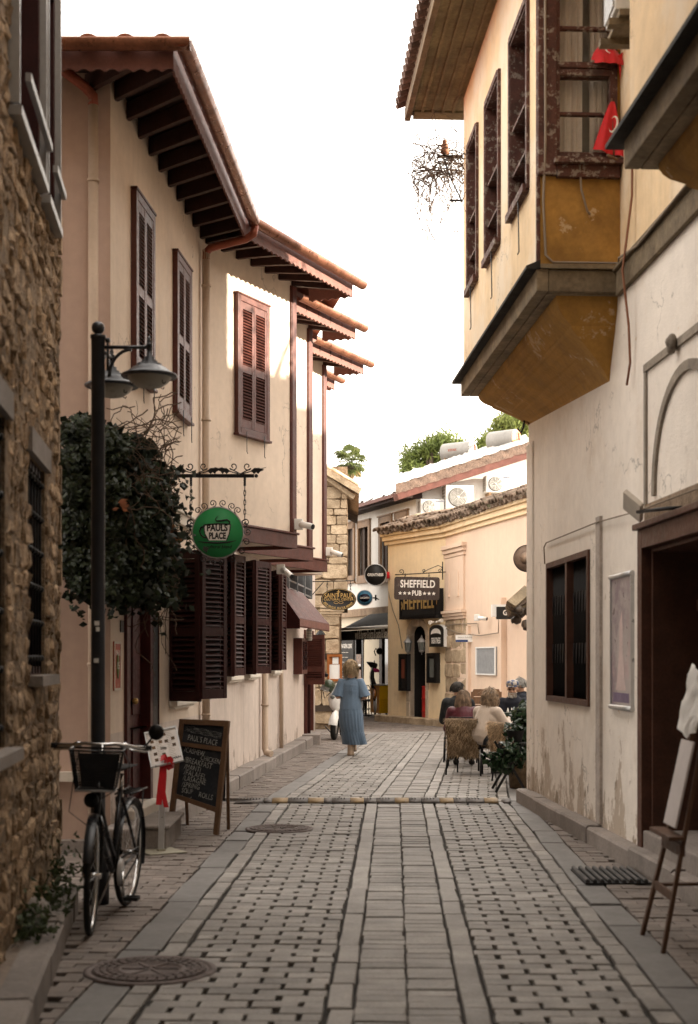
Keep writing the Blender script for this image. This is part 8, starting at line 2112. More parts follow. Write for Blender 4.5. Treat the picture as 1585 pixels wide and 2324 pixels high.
m.loft(rows, closed=False); m.build('front_fender', M_['scowhite'], sco)
m = MB()
def ring(y, z, w, h): return [Vector((w * math.cos(a), y, z + h * math.sin(a))) for a in np.linspace(0, 2 * math.pi, 17)[:-1]]
fs = [(0.55, -.47, .06), (0.66, -.50, .15), (0.80, -.46, .20), (0.92, -.42, .19), (1.0, -.38, .13), (1.04, -.36, .05)]
rr = []
for z, y, w in fs: rr.append([Vector((w * math.cos(a), y + (.10 * (1 - math.cos(a) ** 2) ** .5 * (-1 if math.sin(a) < 0 else .8)), z)) for a in np.linspace(0, 2 * math.pi, 17)[:-1]])
m.loft(rr); m.build('front_shield', M_['scowhite'], sco)
m = MB(); m.hexa([(-.16, -.42, .28), (.16, -.42, .28), (.17, .1, .28), (-.17, .1, .28), (-.15, -.40, .36), (.15, -.40, .36), (.17, .1, .36), (-.17, .1, .36)]); m.loft([ring(.05, .5, .12, .18), ring(.3, .56, .16, .2), ring(.7, .6, .15, .16), ring(.95, .66, .06, .07)]); m.build('body', M_['scowhite'], sco)
m = MB(); m.loft([ring(.0, .74, .10, .05), ring(.25, .78, .14, .06), ring(.75, .8, .12, .05)]); m.build('saddle', M_['blackmatt'], sco)
m = MB(); m.loft([ring(-.36, 1.02, .10, .06), ring(-.44, 1.06, .12, .07), ring(-.30, 1.10, .10, .06)]); m.build('headset', M_['scowhite'], sco)
m = MB(); m.box(-.035, .035, -.525, -.49, .80, .84); m.tube([(0, -.62, .30), (0, -.42, .95)], .03, 8)
for s_ in (-1, 1): m.tube([(.075 * s_, -.62, .29), (.075 * s_, -.50, .62)], .022, 8)
m.build('fork', M_['black'], sco)
m = MB(); m.tube([(-.36, -.26, 1.08), (-.2, -.33, 1.10), (0, -.36, 1.08), (.2, -.33, 1.10), (.36, -.26, 1.08)], .014, 8); m.build('handlebar', M_['black'], sco)
for s_ in (-1, 1):
    m = MB(); m.tube([(.24 * s_, -.31, 1.095), (.37 * s_, -.25, 1.08)], .02, 8); m.build('grip', M_['rubber'], sco)
    m = MB(); m.tube([(.2 * s_, -.33, 1.1), (.25 * s_, -.34, 1.22), (.28 * s_, -.34, 1.27)], .006, 5); m.ball((.30 * s_, -.34, 1.29), (.055, .015, .04), 10); m.build('mirror', M_['black'], sco)
    m = MB(); m.ball((.10 * s_, -.54, .86), (.05, .03, .035), 10); m.build('headlight', M_['lanternglass'], sco)
m = MB(); m.tube([(.0, .15, .3), (.10, .12, .02), (.26, .10, .015)], .014, 6); m.tube([(0, .15, .3), (-.10, .12, .02), (-.30, .05, .22)], .014, 6); m.build('stand', M_['black'], sco)
m = MB(); m.prism([(-.10, .60), (.10, .60), (.13, .74), (.05, .70), (-.05, .70), (-.13, .74)], frameM((0, -.575, 0), (1, 0, 0), (0, .12, 1)), -.05, .012); m.build('lower_grille', M_['blackmatt'], sco)
for s_ in (-1, 1):
    m = MB(); m.prism([(.03 * s_, .78), (.14 * s_, .86), (.15 * s_, .97), (.10 * s_, 1.0), (.04 * s_, .86)], frameM((0, -.52, 0), (1, 0, 0), (0, .16, 1)), -.06, .012); m.build('front_panel', M_['scowhite'], sco, bevel=.006)
sco.location = (xat(768, 28.9), 29.35, 0); sco.rotation_euler = (0, R(4), R(-8))
hc = at(746, 1557, 28.8); hl_ = thing('helmet', hc, 'dark green open helmet hanging on the scooter mirror', 'helmet')
m = MB(); T_ = Matrix.Translation(hc) @ Matrix.Rotation(R(25), 4, 'Y'); m.lathe([(.115, -.10), (.125, -.04), (.13, .0), (.122, .06), (.09, .105), (.045, .13), (.001, .135)], T_, 22); m.build('shell', pmat('helmet_green', (0.035, 0.05, 0.028), 0.25, var=0.1, spec=0.5), hl_)
m = MB(); rows = [[T_ @ Vector((.135 * math.cos(a), .135 * math.sin(a), z)) for a in np.linspace(R(160), R(290), 12)] for z in (-.13, -.03)]; m.loft(rows, closed=False); m.build('visor', pmat('visor', (0.5, 0.48, 0.45), 0.1, var=0, trans=0.7), hl_)
m = MB(); m.tube([T_ @ Vector((.11, 0, -.08)), T_ @ Vector((.06, -.02, -.18)), T_ @ Vector((.03, .03, -.26)), T_ @ Vector((-.09, 0, -.09))], .008, 5); m.build('strap', M_['black'], hl_)
# ------------------------------------------------------------------ people
def fuse(o, voxel, smooth=4):
    r_ = o.modifiers.new('fuse', 'REMESH'); r_.mode = 'VOXEL'; r_.voxel_size = voxel; r_.use_smooth_shade = True
    if smooth:
        s_ = o.modifiers.new('soften', 'SMOOTH'); s_.iterations = smooth; s_.factor = 0.5
    return o
def hand(m, wrist, d, n, side, s=1.0, curl=35):
    """palm and five bent fingers; d along the hand, n out of the back of the hand, side +1 or -1 for the thumb"""
    d = Vector(d).normalized(); n = (Vector(n) - d * Vector(n).dot(d)).normalized(); w = d.cross(n) * side; wrist = Vector(wrist)
    for k, (o, L, r) in enumerate(((-.030, .058, .0085), (-.010, .070, .009), (.011, .066, .009), (.030, .052, .0078))):
        a = wrist + d * .085 * s + w * -o * s; m.cap(wrist + d * .02 * s + w * -o * .6 * s, a, .017 * s, .012 * s, 8)
        dd = d; p = a
        for q, f in enumerate((.45, .32, .23)):
            dd = (Matrix.Rotation(R(curl * (0.6 + .3 * q)), 3, w * (1 if side > 0 else 1)) @ dd); 
            if dd.dot(n) > 0.2: dd = (dd - n * dd.dot(n) * 1.8).normalized()
            e = p + dd * L * f * 1.35 * s; m.cap(p, e, r * (1 - .08 * q) * s, r * (.92 - .08 * q) * s, 8); p = e
    t0 = wrist + d * .025 * s + w * .028 * s; t1 = t0 + (d * .6 + w * .75 - n * .2).normalized() * .04 * s; t2 = t1 + (d * .9 + w * .2 - n * .3).normalized() * .032 * s
    m.cap(wrist + d * .01 * s, t0, .016 * s, .013 * s, 8); m.cap(t0, t1, .012 * s, .010 * s, 8); m.cap(t1, t2, .010 * s, .0085 * s, 8)
def head_geo(m, F, s=1.0, neck_to=None):
    """F: frame with local x to the person's left, y forward, z up, origin at the head centre"""
    RM = F.to_3x3()
    def B(c, r): m.ball(F @ (Vector(c) * s), tuple(q * s for q in r), 16, 0, RM)
    B((0, -.012, .025), (.074, .094, .088)); B((0, .018, -.040), (.060, .070, .072)); B((0, .055, -.085), (.030, .030, .024))
    B((0, .078, .018), (.055, .018, .012)); B((.036, .066, -.03), (.024, .02, .02)); B((-.036, .066, -.03), (.024, .02, .02))
    m.cap(F @ (Vector((0, .084, .012)) * s), F @ (Vector((0, .106, -.026)) * s), .009 * s, .014 * s, 8)
    B((.011, .094, -.03), (.009, .009, .008)); B((-.011, .094, -.03), (.009, .009, .008))
    B((0, .083, -.058), (.024, .010, .007)); B((0, .081, -.069), (.020, .010, .007))
    for q in (-1, 1): B((.076 * q, -.012, -.005), (.010, .018, .030))
    if neck_to is not None: m.cap(F @ (Vector((0, -.015, -.05)) * s), neck_to, .055 * s, .062 * s, 14)
def face_frame(c, fwd, tilt=0.0):
    f = Vector(fwd).normalized(); x = Vector((f.y, -f.x, 0)).normalized()
    Mx = frameM(c, x, f); return Mx @ Matrix.Rotation(tilt, 4, 'X')
def features(F, p, s=1.0):
    eye = MB(); br = MB()
    for q in (-1, 1):
        eye.ball(F @ (Vector((.031 * q, .077, .001)) * s), .0115 * s, 10)
        br.tube([F @ (Vector((.016 * q, .093, .020)) * s), F @ (Vector((.034 * q, .091, .025)) * s), F @ (Vector((.052 * q, .078, .019)) * s)], .0045 * s, 5)
    eye.build('eye', M_['eyedark'], p); br.build('eyebrow', M_['browhair'], p)
    lip = MB(); lip.tube([F @ (Vector((x, .092 - abs(x) * .25, -.0635)) * s) for x in (-.024, -.01, 0, .01, .024)], .004 * s, 6); lip.build('mouth', M_['lip'], p)
M_['eyedark'] = pmat('eye_dark', (0.03, 0.025, 0.02), 0.2); M_['browhair'] = pmat('brow_hair', (0.10, 0.085, 0.07), 0.8); M_['lip'] = pmat('lip', (0.32, 0.13, 0.10), 0.5)
def hairmat(name, col, col2):
    return pmat(name, col, 0.55, var=0.35, vscale=12, col2=col2, rnd=0.3, spec=0.35)
def hair(p, F, cover, n, length, mat, s=1.0, curl=0.0, droop=1.0, cap=True, width=0.16, back_only=False, size=(.090, .108, .104)):
    """a cap of hair plus many locks; cover(v) says where on the head (unit vector, head frame) hair grows"""
    m = MB()
    RM = F.to_3x3()
    P, N, V, Fc = [], [], [], []
    rh = random.Random(len(p.name) * 7 + n)
    k = 0; lock = MB()
    while k < n:
        v = Vector((rh.gauss(0, 1), rh.gauss(0, 1), rh.gauss(0, 1))).normalized()
        if not cover(v): continue
        k += 1
        c = Vector((v.x * size[0], v.y * size[1] - .01, v.z * size[2] + .02)); L = length * rh.uniform(.6, 1.15); d = Vector((v.x, v.y, v.z * .2)).normalized()
        path = []; q = c.copy(); dirn = (d * .5 + Vector((0, 0, -droop * .55))).normalized()
        w = Vector((rh.gauss(0, 1), rh.gauss(0, 1), rh.gauss(0, 1))) * curl; st = 6
        for j in range(st + 1):
            path.append(F @ (q * s)); t = j / st
            dirn = (dirn + Vector((0, 0, -droop * .55)) + w * math.sin(3.0 * t * math.pi + k) ).normalized(); q = q + dirn * L / st
            r2 = math.hypot(q.x / size[0], q.y / size[1])
            if r2 < 1.0 and q.z < .06: q.x /= max(r2, .3); q.y /= max(r2, .3)
        lock.tube(path, [.0085 * s * (1 - .75 * i / st) for i in range(st + 1)], 4, caps=False)
    if cap: lock.ball(F @ (Vector((0, -.012, .03)) * s), tuple(q * s * .99 for q in (.084, .102, .096)), 16, 0, RM)
    return lock.build('hair', mat, p)

# ---- the woman walking away
WX, WY_ = xat(797, 24.1), 24.1
hm = WY_ / K
F = face_frame((WX - 0.0, WY_ + .03, 1.505), (0.05, 1, 0), R(-6))
m = MB(); head_geo(m, F, 1.0, (WX, WY_, 1.30))
sh_l, sh_r = Vector((WX - .165, WY_, 1.27)), Vector((WX + .165, WY_, 1.27))
el_l, el_r = Vector((WX - .225, WY_ - .02, 1.00)), Vector((WX + .235, WY_ - .02, .99)); wr_l, wr_r = Vector((WX - .09, WY_ + .20, .99)), Vector((WX + .13, WY_ + .21, .95))
m.cap((WX, WY_, 1.22), (WX, WY_, 1.02), .09, .09, 16); m.cap(sh_l + Vector((.03, 0, -.04)), sh_r + Vector((-.03, 0, -.04)), .045, .045, 12); m.cap((WX, WY_, 1.02), (WX, WY_ - .01, .86), .09, .11, 16)
for a, b, c in ((sh_l, el_l, wr_l), (sh_r, el_r, wr_r)): m.cap(a, b, .05, .04, 10); m.cap(b, c, .04, .026, 10)
hand(m, wr_l, (.6, .6, -.2), (0, 0, 1), 1, .95, 25); hand(m, wr_r, (-.6, .6, -.2), (0, 0, 1), -1, .95, 25)
hp_l, hp_r = Vector((WX - .06, WY_ + .01, .82)), Vector((WX + .06, WY_ + .01, .82))
kn_s, an_s = Vector((WX + .0, WY_ + .06, .46)), Vector((WX - .005, WY_ + .0, .10))
kn_w, an_w = Vector((WX + .05, WY_ + .20, .47)), Vector((WX + .04, WY_ + .36, .14))
for h_, k_, a_ in ((hp_l, kn_s, an_s), (hp_r, kn_w, an_w)):
    m.cap(h_, k_, .085, .055, 12); m.cap(k_, a_, .052, .036, 12); m.cap(a_, a_ + Vector((0, .12, -.06)), .036, .026, 8)
woman = m.build('person', M_['skin'], label='woman in a long blue dress walking away up the street', cat='person'); fuse(woman, .007)
features(F, woman)
M_['denim'] = pmat('blue_dress', (0.105, 0.155, 0.22), 0.9, var=0.10, vscale=5, bump=0.35, bscale=180, bdist=0.003, sheen=0.2)
def pleat(cx, cy, z, rx, ry, amp=0.0, n=72, ph=0.0, fr=17):
    out = []
    for k in range(n):
        a = 2 * math.pi * k / n; f = 1 + amp * math.sin(fr * a + ph) + amp * .6 * math.sin((fr * 1.7) * a + 2 * ph + 1)
        out.append(Vector((cx + rx * f * math.cos(a), cy + ry * f * math.sin(a), z)))
    return out
m = MB()
prof = [(1.325, .062, .058, 0), (1.305, .075, .07, 0), (1.285, .135, .09, 0), (1.262, .178, .105, 0), (1.225, .188, .118, .004), (1.15, .182, .125, .012), (1.08, .176, .128, .012), (1.0, .172, .132, .010), (.92, .178, .142, .010), (.85, .185, .152, .010), (.785, .186, .155, .012)]
m.loft([pleat(WX - .012 * (1.3 - z), WY_ + .005, z, rx, ry, a, ph=z * 8, fr=13) for z, rx, ry, a in prof], caps=False)
m.build('dress', M_['denim'], woman)
m = MB()
prof2 = [(.79, .188, .157, .015, 0), (.765, .196, .165, .03, 0), (.70, .200, .17, .045, .004), (.60, .198, .172, .055, .010), (.50, .190, .175, .065, .020), (.40, .180, .178, .07, .035)]
m.loft([pleat(WX - .006 + dx, WY_ + .02 + dx, z, rx, ry, a, ph=z * 1.5, fr=21) for z, rx, ry, a, dx in prof2], caps=False)
prof3 = [(.41, .176, .178, .07, .035), (.385, .184, .186, .09, .040), (.30, .186, .196, .095, .055), (.23, .190, .202, .10, .070), (.188, .194, .206, .10, .078)]
m.loft([pleat(WX - .012 + dx, WY_ + .03 + dx, z, rx, ry, a, ph=z * 1.2 + .5, fr=25) for z, rx, ry, a, dx in prof3], caps=False)
m.build('skirt', M_['denim'], woman)
m = MB()
for s_, sh, el in ((-1, sh_l, el_l), (1, sh_r, el_r)):
    rings = []
    for t, r in ((-.42, .030), (-.25, .058), (-.08, .076), (0.1, .083), (.35, .087), (.65, .094), (.88, .104), (.96, .107)):
        c = sh.lerp(el, max(t, -.08)) + Vector((-s_ * (.03 * (1 - t) + (.22 * max(0, -.08 - t))), 0, (-.02 if t < -.3 else .0))); d = (el - sh).normalized(); a = d.cross(Vector((0, 1, 0))).normalized(); b = d.cross(a)
        rings.append([c + (a * math.cos(q) + b * math.sin(q)) * r * (1 + .05 * math.sin(7 * q + t * 5)) for q in np.linspace(0, 2 * math.pi, 29)[:-1]])
    m.loft(rings, caps=False)
m.build('sleeve', M_['denim'], woman)
m = MB()
for el, wr in ((el_l, wr_l), (el_r, wr_r)): m.cap(el + (el - wr) * .1 + Vector((0, 0, .05)), wr.lerp(el, .05), .056, .04, 14)
m.build('cuff', M_['denim'], woman)
m = MB(); zz = 1.20; m.tube([(WX - .10, WY_ - .135, zz + .0), (WX, WY_ - .14, zz), (WX + .10, WY_ - .135, zz)], .004, 5); m.tube([(WX - .11, WY_ - .14, 1.10), (WX, WY_ - .145, 1.095), (WX + .11, WY_ - .14, 1.10)], .004, 5)
m.tube([(WX, WY_ - .14, 1.20), (WX - .015, WY_ - .15, 1.13), (WX - .005, WY_ - .155, 1.05)], .004, 5); m.tube([(WX, WY_ - .14, 1.20), (WX + .02, WY_ - .15, 1.12), (WX + .025, WY_ - .155, 1.04)], .004, 5)
m.tube([WX_ for WX_ in ((WX, WY_ - .145, 1.21), (WX + .012, WY_ - .155, 1.19), (WX + .004, WY_ - .15, 1.165), (WX, WY_ - .145, 1.20))], .004, 5); m.build('tie', M_['denim'], woman)
M_['boot'] = pmat('beige_boot', (0.33, 0.245, 0.175), 0.8, var=0.12, vscale=12, bump=0.2)
for an, up in ((an_s, 0.0), (an_w, 0.05)):
    m = MB(); x, y, z = an.x, an.y, an.z
    rg = [(.24, -.01, .052, .055), (.16, -.012, .054, .058), (.10, 0.0, .054, .068), (.065, .03, .055, .105), (.035, .045, .058, .130), (.022, .045, .058, .132)]
    m.loft([pleat(x, y + dy, zz + up, rx, ry, 0, 24) for zz, dy, rx, ry in rg]); bt = m.build('boot', M_['boot'], woman)
    m = MB(); m.loft([pleat(x, y + .045, zz + up, .060, .134, 0, 24) for zz in (.0, .022)]); m.build('sole', pmat('boot_sole', (0.16, 0.115, 0.08), 0.8), bt)
m = MB(); m.cap(an_s + Vector((0, 0, .12)), an_s + Vector((0, .02, .26)), .05, .06, 14); m.build('trouser', pmat('navy_cloth', (0.015, 0.02, 0.035), 0.9), woman)
M_['blonde'] = hairmat('blonde_hair', (0.20, 0.135, 0.07), (0.36, 0.26, 0.15))
hair(woman, F, lambda v: not (v.y > .35 and v.z < .55), 640, .13, M_['blonde'], 1.0, .48, .72, size=(.098, .115, .105))

# ---- seated people
def seated(loc, fwd, label, height=1.25, skin='skin', lean=0.12, head_turn=None, arms='table', s=1.0, tilt=0.0, hands=True):
    """body of someone on a chair; loc = seat point on the ground, fwd = way the knees point"""
    L = Vector((loc[0], loc[1], 0)); f = Vector((fwd[0], fwd[1], 0)).normalized(); x = Vector((-f.y, f.x, 0)) * 1.0     # x to the left
    P = lambda a, b, c: L + x * a * s + f * b * s + Vector((0, 0, c))
    top = height; hc = P(0, lean + .03, top - .115 * s); ht = head_turn if head_turn is not None else f
    F = face_frame(hc, ht, tilt); m = MB(); head_geo(m, F, s, P(0, lean - .01, top - .31 * s))
    zs = top - .33 * s; m.cap(P(0, lean - .02, zs - .02), P(0, .02, .60), .13 * s, .14 * s, 16); m.cap(P(-.15, lean - .02, zs), P(.15, lean - .02, zs), .055 * s, .055 * s, 12)
    J = {}
    for q in (-1, 1):
        hip, knee, ank = P(.09 * q, .02, .54), P(.12 * q, .43, .52), P(.12 * q, .40, .10)
        m.cap(hip, knee, .085 * s, .06 * s, 12); m.cap(knee, ank, .056 * s, .038 * s, 12); m.cap(ank, ank + f * .14 + Vector((0, 0, -.055)), .04, .03, 8)
        sh = P(.175 * q, lean - .02, zs)
        el = P(.23 * q, lean + .10, zs - .27 * s); wr = P(.10 * q, lean + .33, .80)
        if arms == 'wide': el = P(.27 * q, lean + .10, zs - .24 * s); wr = P(.12 * q, lean + .32, .80)
        m.cap(sh, el, .052 * s, .042 * s, 10); m.cap(el, wr, .041 * s, .027 * s, 10); J[q] = (sh, el, wr, hip, knee, ank)
        if hands: hand(m, wr, f + x * (-.4 * q), (0, 0, 1), q, s, 22)
    p = m.build('person', M_[skin], label=label, cat='person', group='people sitting at the outdoor tables'); fuse(p, .0075)
    return p, F, J, P, zs
def garment(p, J, P, zs, mat, lean, extra=.018, lower=.50, s=1.0, name='jacket', collar=True, puff=0.0):
    m = MB(); e = extra
    m.cap(P(0, lean - .02, zs - .03), P(0, .01, lower + .10), (.135 + e) * s, (.150 + e) * s, 18); m.cap(P(-.14, lean - .025, zs - .005), P(.14, lean - .025, zs - .005), (.06 + e) * s, (.06 + e) * s, 14)
    m.cap(P(-.08, lean - .02, zs - .12), P(.08, lean - .02, zs - .12), (.115 + e) * s, (.115 + e) * s, 14)
    for q in (-1, 1):
        sh, el, wr = J[q][:3]; m.cap(sh, el, (.062 + e) * s, (.055 + e) * s, 12); m.cap(el, el.lerp(wr, .92), (.055 + e) * s, (.036 + e * .6) * s, 12)
        if puff:
            for t in np.linspace(.1, .95, 6): m.ball(sh.lerp(el, t), (.066 + e) * s, 10)
    if puff:
        for z in np.linspace(lower + .08, zs - .05, 6): m.ball(P(0, lean * (z - .5) / (zs - .5) - .01, z), (.19 * s, .165 * s, .06), 14)
    if collar: m.cap(P(-.03, lean - .015, zs + .055 * s), P(.03, lean - .015, zs + .055 * s), .066 * s, .066 * s, 12)
    g = m.build(name, mat, p); fuse(g, .010, 6)
    t = MB()
    for q in (-1, 1):
        hip, knee, ank = J[q][3:]; t.cap(hip, knee, .098 * s, .072 * s, 12); t.cap(knee, ank + Vector((0, 0, .02)), .068 * s, .055 * s, 12)
    t.cap(J[-1][3], J[1][3], .11, .11, 12)
    g2 = t.build('trousers', M_['darkjean'], p); fuse(g2, .012, 4)
    b = MB()
    for q in (-1, 1):
        ank = J[q][5]; f = (J[q][4] - J[q][3]).normalized(); b.cap(ank + Vector((0, 0, -.05)), ank + f * .16 + Vector((0, 0, -.06)), .048, .038, 10)
    b.build('shoe', M_['blackmatt'], p)
    return g
M_['darkjean'] = pmat('dark_trousers', (0.02, 0.022, 0.028), 0.9, var=0.2, vscale=8)
M_['knit'] = pmat('oatmeal_knit', (0.44, 0.37, 0.31), 0.95, var=0.08, vscale=6, bump=0.6, bscale=220, bdist=0.003, sheen=0.3)
M_['maroonjacket'] = pmat('maroon_jacket', (0.075, 0.012, 0.020), 0.45, var=0.25, vscale=8, bump=0.3, bscale=30)
M_['navy'] = pmat('navy_wool', (0.012, 0.014, 0.022), 0.9, var=0.2, vscale=8)
M_['darkcoat'] = pmat('dark_coat', (0.014, 0.016, 0.018), 0.8, var=0.25, vscale=8)
TX, TYY = 2.20, 20.55                      # table
# cardigan woman, back to us
lc = (xat(1094, 19.95), 19.95); fw = (0.75, 0.66)
p, F, J, P, zs = seated(lc, fw, 'woman with curly light hair in an oatmeal cardigan, back turned, at the near table', 1.225, lean=.14, head_turn=(0.45, 1, 0), arms='wide', tilt=R(-8)); garment(p, J, P, zs, M_['knit'], .14, .022, name='cardigan')
features(F, p); hair(p, F, lambda v: not (v.y > .45 and v.z < .5), 700, .125, hairmat('curly_hair', (0.07, 0.046, 0.03), (0.24, 0.17, 0.11)), 1.0, .48, .75)
m = MB()
for z in np.linspace(.70, .96, 2): pass
m.tube([P(0, -.115 + .10 * t, .60 + .40 * t) for t in np.linspace(0, 1, 8)], .003, 4); m.build('seam', M_['knit'], p)
# maroon jacket woman behind her
lc = (xat(1052, 21.6), 21.6)
p, F, J, P, zs = seated(lc, (0.1, 1), 'woman with straight brown hair in a dark maroon jacket, sitting behind the fur covered chair', 1.165, lean=.08, head_turn=(0.6, 1, 0)); garment(p, J, P, zs, M_['maroonjacket'], .08, .024, puff=1)
features(F, p); hair(p, F, lambda v: not (v.y > .45 and v.z < .62), 560, .27, hairmat('brown_hair', (0.055, 0.035, 0.022), (0.15, 0.10, 0.065)), 1.0, .03, 1.15)
# dark haired man beyond
lc = (xat(1040, 22.7), 22.7)
p, F, J, P, zs = seated(lc, (0.1, 1), 'dark haired man in a dark green coat, half hidden behind the woman in maroon', 1.265, lean=.05, head_turn=(0.95, 0.25, 0)); garment(p, J, P, zs, M_['darkcoat'], .05, .03)
features(F, p); hair(p, F, lambda v: not (v.y > .5 and v.z < .62) and v.z > -.25, 380, .05, hairmat('black_hair', (0.010, 0.009, 0.008), (0.03, 0.025, 0.02)), 1.0, .1, .5)
# man with flat cap, facing us
lc = (xat(1170, 21.75), 21.75)
p, F, J, P, zs = seated(lc, (-0.35, -0.9), 'bearded man in a checked flat cap and dark navy jumper facing the street', 1.30, lean=.13, head_turn=(-0.28, -1, 0), tilt=R(-6)); garment(p, J, P, zs, M_['navy'], .13, .026)
features(F, p)
M_['beard'] = hairmat('grey_beard', (0.30, 0.27, 0.24), (0.50, 0.47, 0.43))
m = MB(); rb = random.Random(4); RM3 = F.to_3x3()
for k in range(260):
    a = rb.uniform(-1.25, 1.25); z = rb.uniform(-.115, -.045) if abs(a) > .32 else (rb.uniform(-.118, -.076) if rb.random() < .75 else rb.uniform(-.054, -.047))
    c = Vector((.066 * math.sin(a), .020 + .066 * math.cos(a) + (.008 if abs(a) < .3 else 0), z)); m.tube([F @ c, F @ (c + Vector((.006 * math.sin(a), .008 * math.cos(a), -.014)))], [.004, .0015], 4, caps=False)
m.build('beard', M_['beard'], p)
m = MB(); rows = []
for (z, rx, ry, dy) in ((.045, .092, .108, 0), (.07, .100, .118, .006), (.10, .098, .115, .010), (.125, .078, .094, .012), (.138, .04, .05, .012), (.14, .004, .005, .012)):
    rows.append([F @ Vector((rx * math.cos(a), -.008 + dy + ry * math.sin(a), z)) for a in np.linspace(0, 2 * math.pi, 33)[:-1]])
m.loft(rows, caps=False); m.loft([[F @ Vector((.085 * math.cos(a), .075 + .065 * math.sin(a), .050 - .012 * math.sin(a) + dz)) for a in np.linspace(0, math.pi, 13)] for dz in (0, .012)], closed=True)
cm_ = bpy.data.materials.new('checked_cap'); cm_.use_nodes = True; nt = cm_.node_tree
tc_ = nt.nodes.new('ShaderNodeTexCoord'); mp = nt.nodes.new('ShaderNodeMapping'); mp.inputs['Rotation'].default_value = (0.4, 0.3, 0.78); chk = nt.nodes.new('ShaderNodeTexChecker'); chk.inputs['Scale'].default_value = 17
chk.inputs['Color1'].default_value = (0.05, 0.07, 0.13, 1); chk.inputs['Color2'].default_value = (0.40, 0.36, 0.32, 1)
nt.links.new(tc_.outputs['Object'], mp.inputs['Vector']); nt.links.new(mp.outputs['Vector'], chk.inputs['Vector']); nt.links.new(chk.outputs['Color'], nt.nodes['Principled BSDF'].inputs['Base Color']); nt.nodes['Principled BSDF'].inputs['Roughness'].default_value = 0.9
m.build('flat_cap', cm_, p)
m = MB()
for q in (-1, 1): m.tube([F @ Vector((.031 * q + .019 * math.cos(a), .094 - .01 * abs(math.cos(a)), .0 + .014 * math.sin(a))) for a in np.linspace(0, 2 * math.pi, 15)], .0018, 4, caps=False)
m.tube([F @ Vector((-.012, .1, .003)), F @ Vector((.012, .1, .003))], .0018, 4); m.build('glasses', M_['black'], p)
# man in profile at the far table
lc = (xat(1192, 23.8), 23.8)
p, F, J, P, zs = seated(lc, (-0.9, 0.1), 'grey haired man in glasses seen in profile at the right wall corner', 1.31, lean=.06, head_turn=(-1, 0.05, 0)); garment(p, J, P, zs, M_['navy'], .06, .026)
features(F, p); hair(p, F, lambda v: not (v.y > .45 and v.z < .6) and v.z > -.2, 360, .06, hairmat('grey_hair', (0.10, 0.095, 0.09), (0.26, 0.25, 0.23)), 1.0, .12, .4)
m = MB()
for q in (-1, 1): m.tube([F @ Vector((.031 * q + .02 * math.cos(a), .095, .0 + .016 * math.sin(a))) for a in np.linspace(0, 2 * math.pi, 13)], .002, 4, caps=False); m.tube([F @ Vector((.05 * q, .09, .004)), F @ Vector((.076 * q, -.01, .006))], .002, 4)
m.build('glasses', M_['black'], p)

# ------------------------------------------------------------------ chairs, furs, table, bench, plant
M_['furbase'] = pmat('fur_hide', (0.15, 0.10, 0.06), 0.95, var=0.3, vscale=8)
def furmat(name, col, col2):
    return pmat(name, col, 0.75, var=0.3, vscale=5, col2=col2, rnd=0.4)
M_['fur'] = furmat('brown_fur', (0.20, 0.13, 0.07), (0.58, 0.43, 0.27))
def throw_mesh(t, path, x0, x1, n, L, name='fur_throw'):
    """a pelt lying along path (local y, z points), x0..x1 wide, with hanging hair"""
    m = MB(); pts = [Vector((0, *q)) for q in path]; N = len(pts)
    rows = [[Vector((x0 + (x1 - x0) * k / 8, q.y, q.z)) for k in range(9)] for q in pts]; m.loft(rows, closed=False); o = m.build(name, M_['furbase'], t)
    st = MB(); rf = random.Random(n)
    for k in range(n):
        i = rf.random() * (N - 1.001); a, b = pts[int(i)], pts[int(i) + 1]; q = a.lerp(b, i - int(i)); tan = (b - a).normalized(); nrm = Vector((0, -tan.z, tan.y))
        if q.x is None: pass
        x = rf.uniform(x0 - .01, x1 + .01); c = Vector((x, q.y, q.z)); out = nrm * rf.uniform(-.15, .75)
        d = (out + Vector((rf.gauss(0, .28), 0, -.55)) + tan * rf.uniform(-.1, .3)).normalized(); l = L * rf.uniform(.5, 1.2); w = Vector((1, 0, 0)) * .0035
        e = c + d * l * .5; f_ = e + (d + Vector((rf.gauss(0, .2), 0, -.6))).normalized() * l * .5
        st.add([c - w, c + w, e + w * .7, e - w * .7, f_], [(0, 1, 2, 3), (3, 2, 4)])
    s_ = st.build('fur_hair', M_['fur'], o); s_['kind'] = 'stuff'; return o
def arm_chair(label, loc, rot, fur=True, n=2600):
    t = bpy.data.objects.new('terrace_chair', None); COL.objects.link(t); tag(t, label, 'chair', 'black metal terrace chairs')
    for sx_ in (-1, 1):
        for y0, y1, z1 in ((.22, .20, .64), (-.24, -.20, .46)):
            m = MB(); m.tube([(sx_ * .26, y0, 0), (sx_ * .25, y1, z1)], .012, 8); m.build('leg', M_['black'], t)
        m = MB(); m.tube([(sx_ * .25, .20, .64), (sx_ * .25, -.16, .66), (sx_ * .24, -.22, .66)], .014, 8); m.build('armrest', M_['black'], t)
    m = MB(); m.chbox(-.23, .23, -.20, .22, .43, .455, .008); m.build('seat', M_['blackmatt'], t)
    m = MB(); m.tube([(-.24, -.20, .45), (-.23, -.30, .88), (.23, -.30, .88), (.24, -.20, .45)], .013, 8)
    for k in range(5): m.tube([(-.16 + .08 * k, -.21, .46), (-.16 + .08 * k, -.30, .88)], .008, 5)
    m.build('backrest', M_['black'], t)
    if fur: throw_mesh(t, [(-.24, .30), (-.30, .55), (-.335, .80), (-.335, .90), (-.30, .925), (-.265, .90), (-.23, .70), (-.17, .50), (.02, .475), (.20, .475), (.235, .44)], -.225, .225, n, .085)
    t.location = (*loc, 0); t.rotation_euler = (0, 0, rot); t.scale = (1, 1, 0.87); return t
